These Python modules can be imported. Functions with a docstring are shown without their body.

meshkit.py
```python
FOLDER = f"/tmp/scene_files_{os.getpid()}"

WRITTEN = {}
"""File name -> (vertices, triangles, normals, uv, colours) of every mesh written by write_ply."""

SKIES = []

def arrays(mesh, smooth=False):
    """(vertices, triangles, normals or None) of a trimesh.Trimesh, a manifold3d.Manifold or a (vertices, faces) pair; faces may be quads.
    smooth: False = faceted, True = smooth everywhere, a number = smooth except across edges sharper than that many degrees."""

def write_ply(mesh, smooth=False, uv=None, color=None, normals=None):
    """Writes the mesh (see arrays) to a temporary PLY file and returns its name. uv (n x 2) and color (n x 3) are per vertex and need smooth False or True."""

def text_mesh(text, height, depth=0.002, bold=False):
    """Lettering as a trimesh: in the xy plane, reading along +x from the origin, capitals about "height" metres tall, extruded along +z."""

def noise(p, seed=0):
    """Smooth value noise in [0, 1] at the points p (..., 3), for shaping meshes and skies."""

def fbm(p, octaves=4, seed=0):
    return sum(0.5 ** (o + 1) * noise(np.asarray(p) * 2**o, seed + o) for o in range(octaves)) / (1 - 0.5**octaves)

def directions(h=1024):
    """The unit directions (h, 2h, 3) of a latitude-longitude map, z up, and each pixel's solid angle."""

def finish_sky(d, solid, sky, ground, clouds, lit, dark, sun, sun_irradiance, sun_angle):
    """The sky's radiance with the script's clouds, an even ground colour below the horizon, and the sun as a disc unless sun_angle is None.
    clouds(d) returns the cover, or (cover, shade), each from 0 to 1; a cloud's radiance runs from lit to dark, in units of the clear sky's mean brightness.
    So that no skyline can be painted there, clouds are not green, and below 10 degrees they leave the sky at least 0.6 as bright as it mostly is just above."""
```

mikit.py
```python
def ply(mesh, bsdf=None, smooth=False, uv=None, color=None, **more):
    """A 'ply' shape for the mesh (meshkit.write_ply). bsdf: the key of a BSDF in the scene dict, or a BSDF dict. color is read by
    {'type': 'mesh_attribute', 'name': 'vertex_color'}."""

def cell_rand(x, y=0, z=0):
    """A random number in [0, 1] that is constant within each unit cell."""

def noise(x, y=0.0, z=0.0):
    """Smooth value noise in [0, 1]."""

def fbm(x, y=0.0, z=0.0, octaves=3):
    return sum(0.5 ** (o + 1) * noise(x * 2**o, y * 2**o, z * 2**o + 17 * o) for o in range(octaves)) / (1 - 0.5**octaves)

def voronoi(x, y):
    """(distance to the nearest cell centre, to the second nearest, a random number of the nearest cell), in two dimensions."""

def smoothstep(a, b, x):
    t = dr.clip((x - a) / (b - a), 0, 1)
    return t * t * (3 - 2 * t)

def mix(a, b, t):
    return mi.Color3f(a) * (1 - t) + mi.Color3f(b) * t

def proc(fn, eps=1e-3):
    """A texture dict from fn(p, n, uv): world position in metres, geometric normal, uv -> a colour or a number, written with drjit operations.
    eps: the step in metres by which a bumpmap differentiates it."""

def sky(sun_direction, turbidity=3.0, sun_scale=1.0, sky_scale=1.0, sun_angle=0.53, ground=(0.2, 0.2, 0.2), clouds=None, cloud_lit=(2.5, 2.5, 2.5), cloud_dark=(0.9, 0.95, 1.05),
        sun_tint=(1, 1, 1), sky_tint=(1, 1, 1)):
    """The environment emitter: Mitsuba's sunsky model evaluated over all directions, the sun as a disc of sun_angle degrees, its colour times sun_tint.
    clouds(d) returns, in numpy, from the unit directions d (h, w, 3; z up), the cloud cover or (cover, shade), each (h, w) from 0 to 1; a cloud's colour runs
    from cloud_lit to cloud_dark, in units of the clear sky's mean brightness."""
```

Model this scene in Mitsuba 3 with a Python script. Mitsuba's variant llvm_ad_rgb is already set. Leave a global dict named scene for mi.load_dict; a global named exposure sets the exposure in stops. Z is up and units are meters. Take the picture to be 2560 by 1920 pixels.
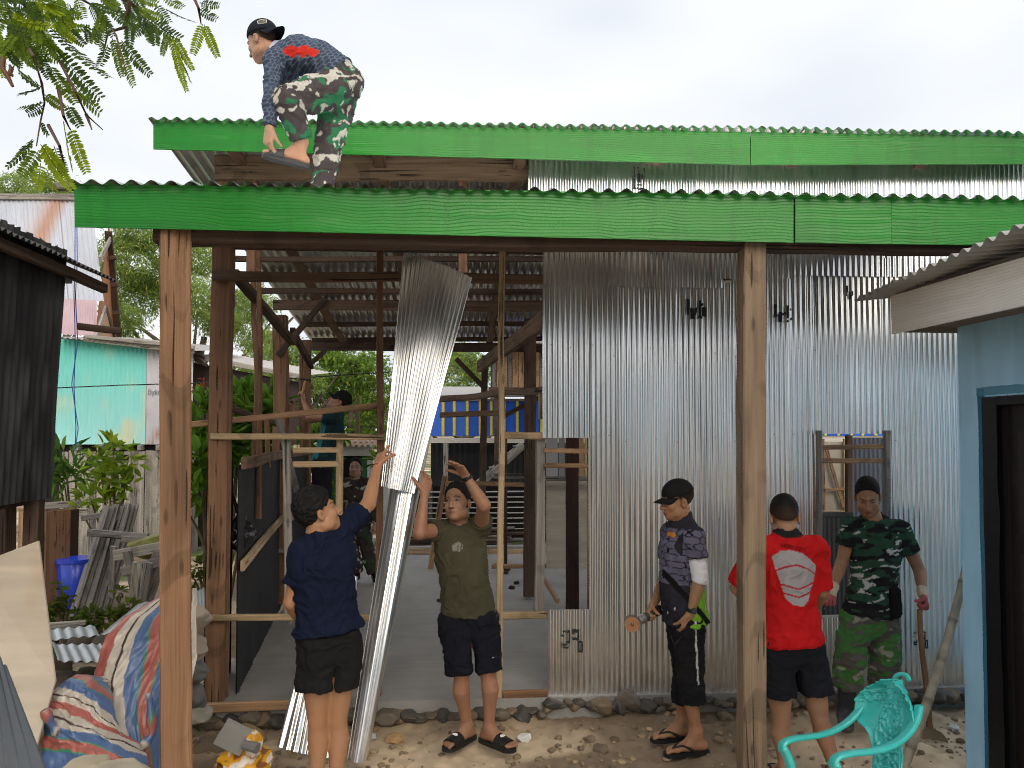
import math, random
import numpy as np, trimesh, mitsuba as mi, drjit as dr
import mikit, meshkit
from mikit import proc, noise, fbm, voronoi, smoothstep, mix, cell_rand
T = mi.ScalarTransform4f
random.seed(7)
R = np.random.default_rng(11)
A = lambda *v: np.array(v, float)

# ------------------------------------------------------------------ camera, sky, exposure
FPX, YAW, PITCH, SHIFT, CAMZ = 1933.0, math.radians(4.1), math.radians(2.0), 60.0, 2.0   # focal length and shift in pixels of a 2560 x 1920 frame
FWD0 = A(math.sin(YAW), math.cos(YAW), 0)
RIGHT = A(math.cos(YAW), -math.sin(YAW), 0)
FWD = FWD0 * math.cos(PITCH) + A(0, 0, math.sin(PITCH))
UPV = np.cross(RIGHT, FWD)
CAM = A(0, 0, CAMZ)
scene, labels = {}, {}
scene['camera'] = {'type': 'perspective', 'fov': math.degrees(2 * math.atan(1280 / FPX)), 'fov_axis': 'x', 'near_clip': 0.05, 'far_clip': 2000.0,
                   'principal_point_offset_y': -SHIFT / 1920.0,
                   'to_world': T().look_at(origin=CAM.tolist(), target=(CAM + FWD).tolist(), up=[0, 0, 1])}


def cloud_cover(d):
    n = meshkit.fbm(d * A(2.2, 2.2, 5.0) + 3.1, 4, 5)
    return np.ones(d.shape[:2]), np.clip((n - 0.40) * 3.0, 0, 1)


scene['sky'] = mikit.sky((0.25, -0.90, 0.56), turbidity=4, sun_scale=0.42, sun_angle=46, clouds=cloud_cover, cloud_lit=(2.85, 2.9, 2.95), cloud_dark=(2.2, 2.36, 2.6), ground=(0.20, 0.165, 0.13), sun_tint=(.90, .98, 1.12))
exposure = 2.0

# ------------------------------------------------------------------ helpers


def ray(px, py):
    return FWD + (px - 1280) / FPX * RIGHT + (960 + SHIFT - py) / FPX * UPV


def U(px, py, Y):
    d = ray(px, py); return CAM + d * (Y / d[1])


def UX(px, py, X):
    d = ray(px, py); return CAM + d * (X / d[0])


def G(px, py, z=0.0):
    d = ray(px, py); return CAM + d * ((z - CAMZ) / d[2])


S = 2560 / 2212.0
def UD(x, y, Y): return U(x * S, y * S, Y)
def GD(x, y, z=0.0): return G(x * S, y * S, z)
def UXD(x, y, X): return UX(x * S, y * S, X)
def unit(v): v = np.asarray(v, float); return v / np.linalg.norm(v)


def key_of(name, parent=None):
    k = name if parent is None else parent + '__' + name
    if not (k in scene or k in labels): return k
    i = 1
    while f'{k}_{i:03d}' in scene or f'{k}_{i:03d}' in labels: i += 1
    return f'{k}_{i:03d}'


def tag(k, label=None, cat=None, group=None, kind=None):
    e = labels.setdefault(k, {})
    for a, b in (('label', label), ('category', cat), ('group', group), ('kind', kind)):
        if b: e[a] = b
    return k


def thing(name, label, cat, group=None):
    return tag(key_of(name), label, cat, group)


def add(name, mesh, bsdf, parent=None, smooth=False, color=None, uv=None, label=None, cat=None, group=None, kind=None):
    k = key_of(name, parent)
    if color is not None:
        n = len(mesh[0]) if isinstance(mesh, (tuple, list)) else len(mesh.vertices)
        color = np.broadcast_to(np.asarray(color, float), (n, 3)).copy()
    scene[k] = mikit.ply(mesh, bsdf, smooth=smooth, uv=uv, color=color)
    if label or cat or group or kind: tag(k, label, cat, group, kind)
    return k


def cat_mesh(ms):
    vs, fs, n = [], [], 0
    for v, f in ms:
        f = np.asarray(f)
        if f.shape[1] == 4: f = np.vstack([f[:, [0, 1, 2]], f[:, [0, 2, 3]]])
        vs.append(np.asarray(v, float)); fs.append(f + n); n += len(v)
    return np.vstack(vs), np.vstack(fs)


def box(lo, hi):
    lo, hi = np.minimum(lo, hi), np.maximum(lo, hi)
    b = trimesh.creation.box(hi - lo); b.apply_translation((lo + hi) / 2)
    return np.array(b.vertices), np.array(b.faces)


def obox(c, ax, ay, az):
    """box from centre and three half-axis vectors"""
    b = trimesh.creation.box((2, 2, 2)); v = np.array(b.vertices)
    return np.asarray(c) + v[:, :1] * ax + v[:, 1:2] * ay + v[:, 2:] * az, np.array(b.faces)


def tube(pts, radii, sides=8, cap=True):
    p = np.asarray(pts, float); r = np.broadcast_to(np.asarray(radii, float), (len(p),))
    t = np.gradient(p, axis=0); t /= np.linalg.norm(t, axis=1, keepdims=True) + 1e-12
    a = np.cross(t[0], [0, 0, 1.0] if abs(t[0][2]) < 0.9 else [1.0, 0, 0]); a /= np.linalg.norm(a)
    rows = []
    for i in range(len(p)):
        a = a - t[i] * (a @ t[i]); a /= np.linalg.norm(a); b = np.cross(t[i], a)
        th = np.arange(sides) * 2 * np.pi / sides
        rows.append(p[i] + r[i] * (np.cos(th)[:, None] * a + np.sin(th)[:, None] * b))
    v = np.vstack(rows)
    i, j = np.meshgrid(np.arange(len(p) - 1), np.arange(sides), indexing='ij')
    q = np.stack([i * sides + j, i * sides + (j + 1) % sides, (i + 1) * sides + (j + 1) % sides, (i + 1) * sides + j], -1).reshape(-1, 4)
    f = np.vstack([q[:, [0, 1, 2]], q[:, [0, 2, 3]]])
    if cap:
        n = len(v); v = np.vstack([v, p[:1], p[-1:]]); k = np.arange(sides); e = (len(p) - 1) * sides
        f = np.vstack([f, np.stack([k * 0 + n, (k + 1) % sides, k], 1), np.stack([k * 0 + n + 1, e + k, e + (k + 1) % sides], 1)])
    return v, f


def timber_mesh(p0, p1, w, d, side=None, tint=0, crook=0.004, c=0.006):
    p0, p1 = np.asarray(p0, float), np.asarray(p1, float)
    L = np.linalg.norm(p1 - p0); t = (p1 - p0) / L
    if side is None: side = A(1, 0, 0) if abs(t[2]) > 0.7 else A(0, 0, 1)
    a = unit(np.asarray(side) - t * (np.asarray(side) @ t)); b = np.cross(t, a)
    c = min(c, w * .2, d * .2); hw, hd = w / 2, d / 2
    ring = np.array([(-hw + c, -hd), (hw - c, -hd), (hw, -hd + c), (hw, hd - c), (hw - c, hd), (-hw + c, hd), (-hw, hd - c), (-hw, -hd + c), (-hw + c, -hd)])
    per = np.r_[0, np.cumsum(np.linalg.norm(np.diff(ring, axis=0), axis=1))]
    n = max(2, int(L / .22) + 1); s = np.linspace(0, 1, n)
    so = random.random() * 100; uo = random.random() * 6
    wob = lambda q: (meshkit.noise(np.stack([s * L * 1.3 + so, s * 0 + q, s * 0], -1), 3) - .5) * 2 * crook * min(1.5, L)
    wa, wb = wob(1.5), wob(7.5)
    V, UV = [], []
    for i in range(n):
        jit = (meshkit.noise(np.c_[ring[:8] * 60, np.full(8, s[i] * L * 4 + so)], 5) - .5) * .10 * min(w, d)
        jit = np.r_[jit, jit[:1]]
        rr = ring + jit[:, None] * ring / np.linalg.norm(ring, axis=1, keepdims=True)
        V.append(p0 + t * (s[i] * L) + (rr[:, :1] + wa[i]) * a + (rr[:, 1:] + wb[i]) * b)
        UV.append(np.c_[per + uo + 10 * tint, np.full(9, s[i] * L + so)])
    V, UV = np.vstack(V), np.vstack(UV)
    F = []
    for i in range(n - 1):
        for j in range(8):
            q = (i * 9 + j, i * 9 + j + 1, (i + 1) * 9 + j + 1, (i + 1) * 9 + j)
            F += [(q[0], q[1], q[2]), (q[0], q[2], q[3])]
    for e, fl in ((0, True), (n - 1, False)):
        k = len(V); V = np.vstack([V, V[e * 9:e * 9 + 8]]); UV = np.vstack([UV, np.c_[uo + 10 * tint + ring[:8, 0] * .3 + .2, so + ring[:8, 1] * .3]])
        for j in range(1, 7): F.append((k, k + j + 1, k + j) if fl else (k, k + j, k + j + 1))
    return (V, np.array(F)), UV


def timber(name, parent, p0, p1, w, d, tint=0, side=None, crook=0.004, **kw):
    m, uv = timber_mesh(p0, p1, w, d, side, tint, crook)
    return add(name, m, 'wood', parent, uv=uv, **kw)


def corr_mesh(o, ux, vy, w, l, pitch=.076, amp=.009, nv=10, per=8, dent=.004, seed=0, nrm=None, bend=0.0, edge=0.0, off=0.0):
    """one corrugated sheet: waves across w (along ux), straight along l (along vy)"""
    ux, vy = unit(ux), unit(vy); nrm = unit(np.cross(ux, vy)) if nrm is None else unit(nrm)
    nu = max(6, int(round(w / pitch * per))); u = np.linspace(0, w, nu + 1); v = np.linspace(0, l, nv + 1)
    uu, vv = np.meshgrid(u, v, indexing='ij')
    q = np.stack([uu * 2.2 + seed * 3.7, vv * 1.3, uu * 0 + seed], -1)
    h = amp * np.sin(uu / pitch * 2 * np.pi + seed) * (1 + .25 * (meshkit.noise(q * 2, 8) - .5)) + dent * (meshkit.fbm(q, 3, 9) - .5) * 2
    h = h + bend * (4 * (uu / w - .5) ** 2) + off
    vj = vv + edge * (meshkit.noise(np.stack([uu * 30, uu * 0 + seed, uu * 0], -1), 2) - .5) * (vv / l)
    P = np.asarray(o) + uu[..., None] * ux + vj[..., None] * vy + h[..., None] * nrm
    i, j = np.meshgrid(np.arange(nu), np.arange(nv), indexing='ij'); k = lambda a, b: a * (nv + 1) + b
    q = np.stack([k(i, j), k(i + 1, j), k(i + 1, j + 1), k(i, j + 1)], -1).reshape(-1, 4)
    return P.reshape(-1, 3), np.vstack([q[:, [0, 1, 2]], q[:, [0, 2, 3]]])


def corr_solid(*a, thick=.0012, **k):
    """sheet metal with its real thickness: front and back skins"""
    v, f = corr_mesh(*a, **k)
    return v, f


def lum(c, s=1.0): return np.asarray(c, float) * s


# ------------------------------------------------------------------ materials
VC = {'type': 'mesh_attribute', 'name': 'vertex_color'}


def two(b): return {'type': 'twosided', 'bsdf': b}


def prin(col, rough=.7, spec=.4, **k):
    return two({'type': 'principled', 'base_color': col, 'roughness': rough, 'specular': spec, **k})


def rgb(*c): return {'type': 'rgb', 'value': list(c)}


def sel(idx, items):
    r = mi.Color3f(*items[0])
    for i, c in enumerate(items[1:], 1): r = dr.select(idx > i - .5, mi.Color3f(*c), r)
    return r


WOODS = [(.225, .123, .068), (.195, .138, .092), (.42, .31, .19), (.085, .055, .04), (.21, .195, .185), (.20, .11, .065), (.040, .018, .015), (.15, .098, .068), (.36, .22, .13), (.30, .28, .25)]


def wood_fn(p, n, uv):
    idx = dr.floor(uv.x / 10); u = uv.x - idx * 10; v = uv.y
    warp = noise(u * 9, v * 1.7) * .035
    g = fbm((u + warp) * 55, v * 1.3, 0, 3)
    fine = fbm((u + warp) * 240, v * 5, 3, 2)
    col = sel(idx, WOODS)
    col = col * (.40 + .85 * g + .42 * fine)
    crack = smoothstep(.80, .86, noise((u + warp * .6) * 85 + 3, v * 3.1)) * smoothstep(.42, .62, noise(u * 7 + 11, v * 1.7))
    d1, d2, kr = voronoi(u * 8 + 5, v * 2.2)
    knot = smoothstep(.12, .04, d1) * dr.select(kr > .72, 1.0, 0.0)
    stain = smoothstep(.5, .85, fbm(u * 5 + 20, v * 1.1, 2, 3))
    saw = smoothstep(.72, .8, noise(v * 7 + 4 * noise(u * 8, v * .8), u * 3, 5)) * .25
    col = col * (1 - .78 * crack) * (1 - .5 * knot) * (1 - .48 * stain) * (1 - saw)
    return col


def wood_bump(p, n, uv):
    idx = dr.floor(uv.x / 10); u = uv.x - idx * 10; v = uv.y
    warp = noise(u * 9, v * 1.7) * .035
    crack = smoothstep(.80, .86, noise((u + warp * .6) * 85 + 3, v * 3.1)) * smoothstep(.42, .62, noise(u * 7 + 11, v * 1.7))
    return fbm((u + warp) * 90, v * 2.2, 0, 2) * .003 - crack * .004


scene['wood'] = two({'type': 'bumpmap', 'arbitrary': proc(wood_bump, 2e-3), 'scale': 1.0, 'bsdf': {'type': 'principled', 'base_color': proc(wood_fn), 'roughness': .72, 'specular': .3}})


def zinc_fn(p, n, uv):
    g = fbm(p.x * 3, p.y * 3, p.z * .8, 3)
    spang = noise(p.x * 60, p.y * 60, p.z * 60)
    grime = smoothstep(.45, .9, fbm(p.x * 9 + 4, p.y * 9, p.z * 1.1, 3))
    c = mi.Color3f(.86, .87, .88) * (.84 + .12 * g + .08 * spang)
    mud = smoothstep(.75, .0, p.z + .35 * (noise(p.x * 5, p.y * 5, p.z * 3) - .5)) * smoothstep(.35, .7, fbm(p.x * 16, p.y * 16, p.z * 9, 3)) * smoothstep(2.2, 1.2, p.z)
    return mix(c * (1 - .28 * grime), (.42, .37, .31), mud * .35)


def zinc_rough(p, n, uv):
    return .13 + .12 * fbm(p.x * 7, p.y * 7, p.z * 1.5, 2)


scene['zinc'] = two({'type': 'principled', 'base_color': proc(zinc_fn), 'metallic': .90, 'roughness': proc(zinc_rough), 'specular': .5})
scene['zinc_dull'] = two({'type': 'principled', 'base_color': VC, 'metallic': .75, 'roughness': .38, 'specular': .5})
scene['old_sheet'] = prin(VC, .55, .35)
scene['matte'] = prin(VC, .88, .12)
scene['satin'] = prin(VC, .45, .28)
scene['gloss'] = prin(VC, .22, .5, clearcoat=.6, clearcoat_gloss=.9)
scene['tarp'] = prin(VC, .36, .5)
scene['skin'] = prin(VC, .50, .30)
scene['hair'] = prin(VC, .7, .12)
scene['leaf'] = {'type': 'principledthin', 'base_color': VC, 'roughness': .45, 'diff_trans': 1.15, 'spec_trans': 0.0, 'eta': 1.35}


def cloth_bump(p, n, uv):
    return fbm(p.x * 26, p.y * 26, p.z * 15, 4) * .013


scene['cloth'] = two({'type': 'bumpmap', 'arbitrary': proc(cloth_bump, 3e-3), 'scale': .8, 'bsdf': {'type': 'principled', 'base_color': VC, 'roughness': .9, 'specular': .12, 'sheen': .08}})


def grainline(u, v):
    """embossed timber grain of a fibre-cement board: u along the board, v across it"""
    w = v + .05 * noise(u * 1.1, v * 3) + .022 * noise(u * 3.3 + 9, v * 6) + .012 * noise(u * 9, v * 11)
    arch = .10 * dr.exp(-dr.square((u - dr.floor(u / 1.7) * 1.7 - .8) * 2.4)) * (v - .1)
    ph = (w + arch) * 62 + 2.2 * noise(u * .8, v * 2.5)
    s = dr.abs(dr.sin(ph * 3.1416))
    return smoothstep(.0, .34, s) * (.6 + .4 * noise(u * 2.2, v * 40))


def green_fn(p, n, uv):
    g = grainline(uv.x, uv.y)
    c = mi.Color3f(.004, .215, .012) * (.58 + .42 * g)
    drip = smoothstep(.58, .78, fbm(uv.x * 14, uv.y * 1.5, 8, 3)); scuff = smoothstep(.70, .80, fbm(uv.x * 3.5, uv.y * 30, 2, 3))
    return mix(c * (.78 + .44 * fbm(uv.x * 1.3, uv.y * 5, 4, 3)) * (1 - .10 * drip), (.10, .30, .10), scuff * .18)


scene['green_paint'] = two({'type': 'bumpmap', 'arbitrary': proc(lambda p, n, uv: grainline(uv.x, uv.y) * .0030, 2e-3), 'scale': 1.0,
                            'bsdf': {'type': 'principled', 'base_color': proc(green_fn), 'roughness': .30, 'specular': .32, 'clearcoat': .42, 'clearcoat_gloss': .86}})
scene['white_board'] = two({'type': 'bumpmap', 'arbitrary': proc(lambda p, n, uv: grainline(uv.x, uv.y) * .0016 - 0, 2e-3), 'scale': 1.0,
                            'bsdf': {'type': 'principled', 'base_color': proc(lambda p, n, uv: mi.Color3f(.90, .875, .83) * (.68 + .32 * grainline(uv.x, uv.y)) * (.85 + .25 * fbm(uv.x * 2, uv.y * 6, 1, 3))), 'roughness': .6, 'specular': .3}})


def concrete_fn(p, n, uv):
    a = fbm(p.x * .9, p.y * .9, p.z * 2, 4); b = fbm(p.x * 7, p.y * 3, p.z * 7, 3)
    tro = noise(p.x * 4 + 3 * a, p.y * 26)
    return mi.Color3f(.275, .27, .262) * (.55 + .5 * a + .25 * b + .12 * tro)


scene['concrete'] = two({'type': 'bumpmap', 'arbitrary': proc(lambda p, n, uv: fbm(p.x * 9, p.y * 22, p.z * 9, 3) * .006, 4e-3), 'scale': 1.0,
                         'bsdf': {'type': 'principled', 'base_color': proc(concrete_fn), 'roughness': .62, 'specular': .35}})


def soil_fn(p, n, uv):
    a = fbm(p.x * 1.1, p.y * 1.1, 3, 4); b = fbm(p.x * 13, p.y * 13, 5, 3); wet = smoothstep(.38, .56, fbm(p.x * .8 + 7, p.y * 1.3, 0, 3))
    c = mix((.50, .40, .285), (.21, .157, .108), dr.minimum(wet + .6 * smoothstep(4.9, 5.5, p.y) * smoothstep(6.5, 5.6, p.y), 1.0)) * (.55 + .5 * a + .45 * b)
    far = smoothstep(7.5, 12, p.y)
    grass = smoothstep(.45, .6, fbm(p.x * .7, p.y * .7, 9, 3)) * far
    return mix(c, mi.Color3f(.10, .12, .045) * (.6 + .8 * b), grass)


scene['soil'] = two({'type': 'bumpmap', 'arbitrary': proc(lambda p, n, uv: fbm(p.x * 15, p.y * 15, p.z * 15, 4) * .03, 5e-3), 'scale': 1.0,
                     'bsdf': {'type': 'principled', 'base_color': proc(soil_fn), 'roughness': .8, 'specular': .25}})


def blue_fn(p, n, uv):
    a = fbm(p.x * 1.2, p.y * 1.2, p.z * .8, 4); b = fbm(p.x * 14, p.y * 14, p.z * 3, 3)
    c = mix((.36, .68, .95), (.44, .74, .96), a) * (.86 + .22 * b)
    stain = smoothstep(.62, .8, fbm(p.x * 3, p.y * 6, p.z * 1.4 + 5, 3))
    streak = smoothstep(.55, .8, fbm(p.x * 9, p.y * 9, p.z * .7, 3))
    return c * (1 - .25 * stain) * (1 - .18 * streak)


scene['blue_wall'] = two({'type': 'bumpmap', 'arbitrary': proc(lambda p, n, uv: fbm(p.x * 25, p.y * 25, p.z * 12, 3) * .003, 3e-3), 'scale': 1.0,
                          'bsdf': {'type': 'principled', 'base_color': proc(blue_fn), 'roughness': .5, 'specular': .35}})


def ply_fn(p, n, uv):
    g = fbm(uv.x * 2.5, uv.y * 26, 0, 3); b = smoothstep(.56, .7, fbm(uv.x * 2.6 + 3, uv.y * 1.6, 7, 3))
    return mix((.52, .46, .38), (.44, .33, .22), b * .7) * (.82 + .3 * g)


scene['plywood'] = prin(proc(ply_fn), .65, .3)
# ------------------------------------------------------------------ ground


def gz(x, y):
    x, y = np.asarray(x, float), np.asarray(y, float)
    p = np.stack([x, y, x * 0], -1)
    near = np.exp(-np.maximum(np.abs(y - 4.5) - 4, 0) ** 2 / 3)
    h = (meshkit.fbm(p * 1.4, 3, 1) - .5) * .10 + (meshkit.fbm(p * 7, 3, 4) - .5) * .060 * near + (np.abs(meshkit.fbm(p * 15 + 3, 2, 9) - .5) - .12) * .05 * near
    return h - .02


def build_ground():
    def axis(a, b, step, far):
        m = np.arange(a, b + 1e-6, step); k = 1.35 ** np.arange(1, 24) * step
        out = np.cumsum(k); out = out[out < far]
        return np.r_[a - out[::-1], m, b + out, b + far, a - far] if False else np.unique(np.r_[a - far, a - out, m, b + out, b + far])
    xs, ys = axis(-6.5, 6.5, .032, 900), axis(2.2, 8.2, .032, 900)
    X, Y = np.meshgrid(xs, ys, indexing='ij'); Z = gz(X, Y)
    far = np.hypot(X, Y) > 60; Z = np.where(far, -.02, Z)
    n, m = X.shape; i, j = np.meshgrid(np.arange(n - 1), np.arange(m - 1), indexing='ij'); k = lambda a, b: a * m + b
    q = np.stack([k(i, j), k(i + 1, j), k(i + 1, j + 1), k(i, j + 1)], -1).reshape(-1, 4)
    add('ground', (np.stack([X, Y, Z], -1).reshape(-1, 3), q), 'soil', smooth=True, kind='structure', label='muddy tan soil of the building site')


build_ground()

# ------------------------------------------------------------------ the house under construction
SLAB = .12
YW = 5.62          # face of the zinc front wall
H = thing('unfinished_house', 'unfinished zinc and timber house with green fascia boards and open frame', 'house')
ground_z = lambda p: float(gz(p[0], p[1]))


def slab():
    x0, x1, y0, y1 = UD(447, 1500, 5.6)[0] - .12, 5.2, 5.58, 12.35
    n = 60
    f = box(A(x0, y0, -.25), A(x1, y1, SLAB))
    add('concrete_floor', f, 'concrete', H, label='grey concrete floor slab')
    m = cat_mesh([box(A(x0 - .05, y1 - .02, -.2), A(x1, y1 + .16, SLAB + .11))])
    add('floor_edge_kerb', m, 'concrete', H)


slab()


def post_px(name, x0, y0, w0, x1, y1, w1, Y, tint, d=None, ground=False, **kw):
    """post from its centre line in photo pixels: top (x0,y0) and bottom (x1,y1), standing at depth Y"""
    a, b = UD(x0, y0, Y), UD(x1, y1, Y)
    if ground: b = A(b[0], Y, ground if ground is not True else ground_z(b) - .1)
    w = (w0 + w1) / 2 / 1670 * (a @ FWD0)
    v = unit(A(-(a[1] + b[1]) / 2, (a[0] + b[0]) / 2, 0)) if kw.pop('face', False) else A(1, 0, 0)
    v = v if v[0] > 0 else -v
    return timber(name, H, b, a, w, d or w, tint, side=v, **kw)


# porch
post_px('porch_post', 379, 500, 61, 381, 1800, 63, 4.03, 0, face=True, ground=True, crook=.003, label='reddish brown square porch post at the left')
post_px('porch_post', 1622, 520, 50, 1624, 1800, 50, 4.03, 1, d=.11, ground=True, crook=.004, label='weathered greyish porch post in front of the zinc wall')
bl, br = UD(340, 505, 4.05), UD(2290, 532, 4.05)
timber('porch_beam', H, bl, br, .11, .12, 3)
EO = 3.90
el, er = UD(160, 399, EO), UD(2330, 437, EO)       # eave line of the porch roof
roofZ = lambda x, y: el[2] + (er[2] - el[2]) * (x - el[0]) / (er[0] - el[0]) + (y - EO) * .17
n_sheets = 9
xs = np.linspace(el[0] - .02, er[0], n_sheets + 1)
PR = tag(key_of('porch_roof', H))
for i in range(n_sheets):
    a, b = xs[i], xs[i + 1]
    o = A(a, EO - .03, roofZ(a, EO - .03) + .012 + .002 * (i % 2)); ux = A(b - a, 0, roofZ(b, EO) - roofZ(a, EO)); vy = A(0, 1, .17)
    add('sheet', corr_mesh(o, ux, vy, np.linalg.norm(ux) + .05, 1.93 * 1.015, pitch=.094, amp=.0125, nv=8, per=10, dent=.006, seed=i, nrm=np.cross(ux, vy)), 'zinc', H + '__porch_roof', smooth=True)
for t in (.25, .95, 1.6):
    timber('purlin', H + '__porch_roof', A(el[0] + .05, EO + t, roofZ(el[0], EO + t) - .035), A(er[0], EO + t, roofZ(er[0], EO + t) - .035), .05, .06, 3)
for x in np.linspace(el[0] + .5, er[0] - .2, 6):
    timber('rafter', H + '__porch_roof', A(x, EO + .03, roofZ(x, EO + .03) - .10), A(x, EO + 1.85, roofZ(x, EO + 1.85) - .10), .055, .09, 3)
timber('purlin_end', H + '__porch_roof', UD(118, 404, EO + .25), UD(175, 402, EO + .25), .035, .05, 4, label='grey purlin end poking past the roof edge')


def fascia(pxs, depth, name='fascia_board', parent=H, bsdf='green_paint', th=.012, label=None):
    """a board from its four photo corners (top left, top right, bottom right, bottom left) at a depth"""
    tl, tr, br, bl_ = [UD(x, y, d) for (x, y), d in zip(pxs, depth)]
    n = 14; s = np.linspace(0, 1, n + 1)[:, None]
    top, bot = tl + (tr - tl) * s, bl_ + (br - bl_) * s
    back = unit(np.cross(A(0, 0, 1), tr - tl)) * th
    if back[1] < 0: back = -back
    L = np.linalg.norm(tr - tl); u0 = random.random() * 20
    V, UV, F = [], [], []

    def strip(a, b, va, vb, flip=False):
        k = sum(len(x) for x in V)
        V.append(np.vstack([a, b])); UV.append(np.vstack([np.c_[u0 + s[:, 0] * L, np.full(n + 1, va)], np.c_[u0 + s[:, 0] * L, np.full(n + 1, vb)]]))
        for i in range(n):
            q = [k + i, k + i + 1, k + n + 2 + i, k + n + 1 + i]
            if flip: q = q[::-1]
            F.extend([(q[0], q[1], q[2]), (q[0], q[2], q[3])])
    h = np.linalg.norm(tl - bl_)
    strip(bot, top, 0, h); strip(top, top + back, h, h + th); strip(top + back, bot + back, h, 0); strip(bot + back, bot, 0, th)
    for e in (0, n):
        k = sum(len(x) for x in V)
        V.append(np.vstack([bot[e], top[e], top[e] + back, bot[e] + back])); UV.append(np.tile([u0, .1], (4, 1)))
        F.extend([(k, k + 1, k + 2), (k, k + 2, k + 3)] if e == 0 else [(k, k + 2, k + 1), (k, k + 3, k + 2)])
    return add(name, (np.vstack(V), np.array(F)), bsdf, parent, uv=np.vstack(UV), label=label)


fd = 3.915
fascia([(160, 397), (1714, 421), (1714, 524), (161, 490)], [fd] * 4, label='long lower green fascia board at the left')
fascia([(1718, 421), (1926, 425), (1926, 527), (1718, 524)], [fd + .002] * 4, label='short lower green fascia board in the middle')
fascia([(1926.6, 425), (2330, 433), (2330, 531), (1926.6, 527)], [fd] * 4, label='lower green fascia board at the right end')
FU = 5.98
fascia([(331, 262), (1620, 285), (1620, 356), (331, 322)], [FU] * 4, label='long upper green fascia board')
fascia([(1622, 285), (2330, 296), (2330, 354), (1622, 356)], [FU + .002] * 4, label='right upper green fascia board')

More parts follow.
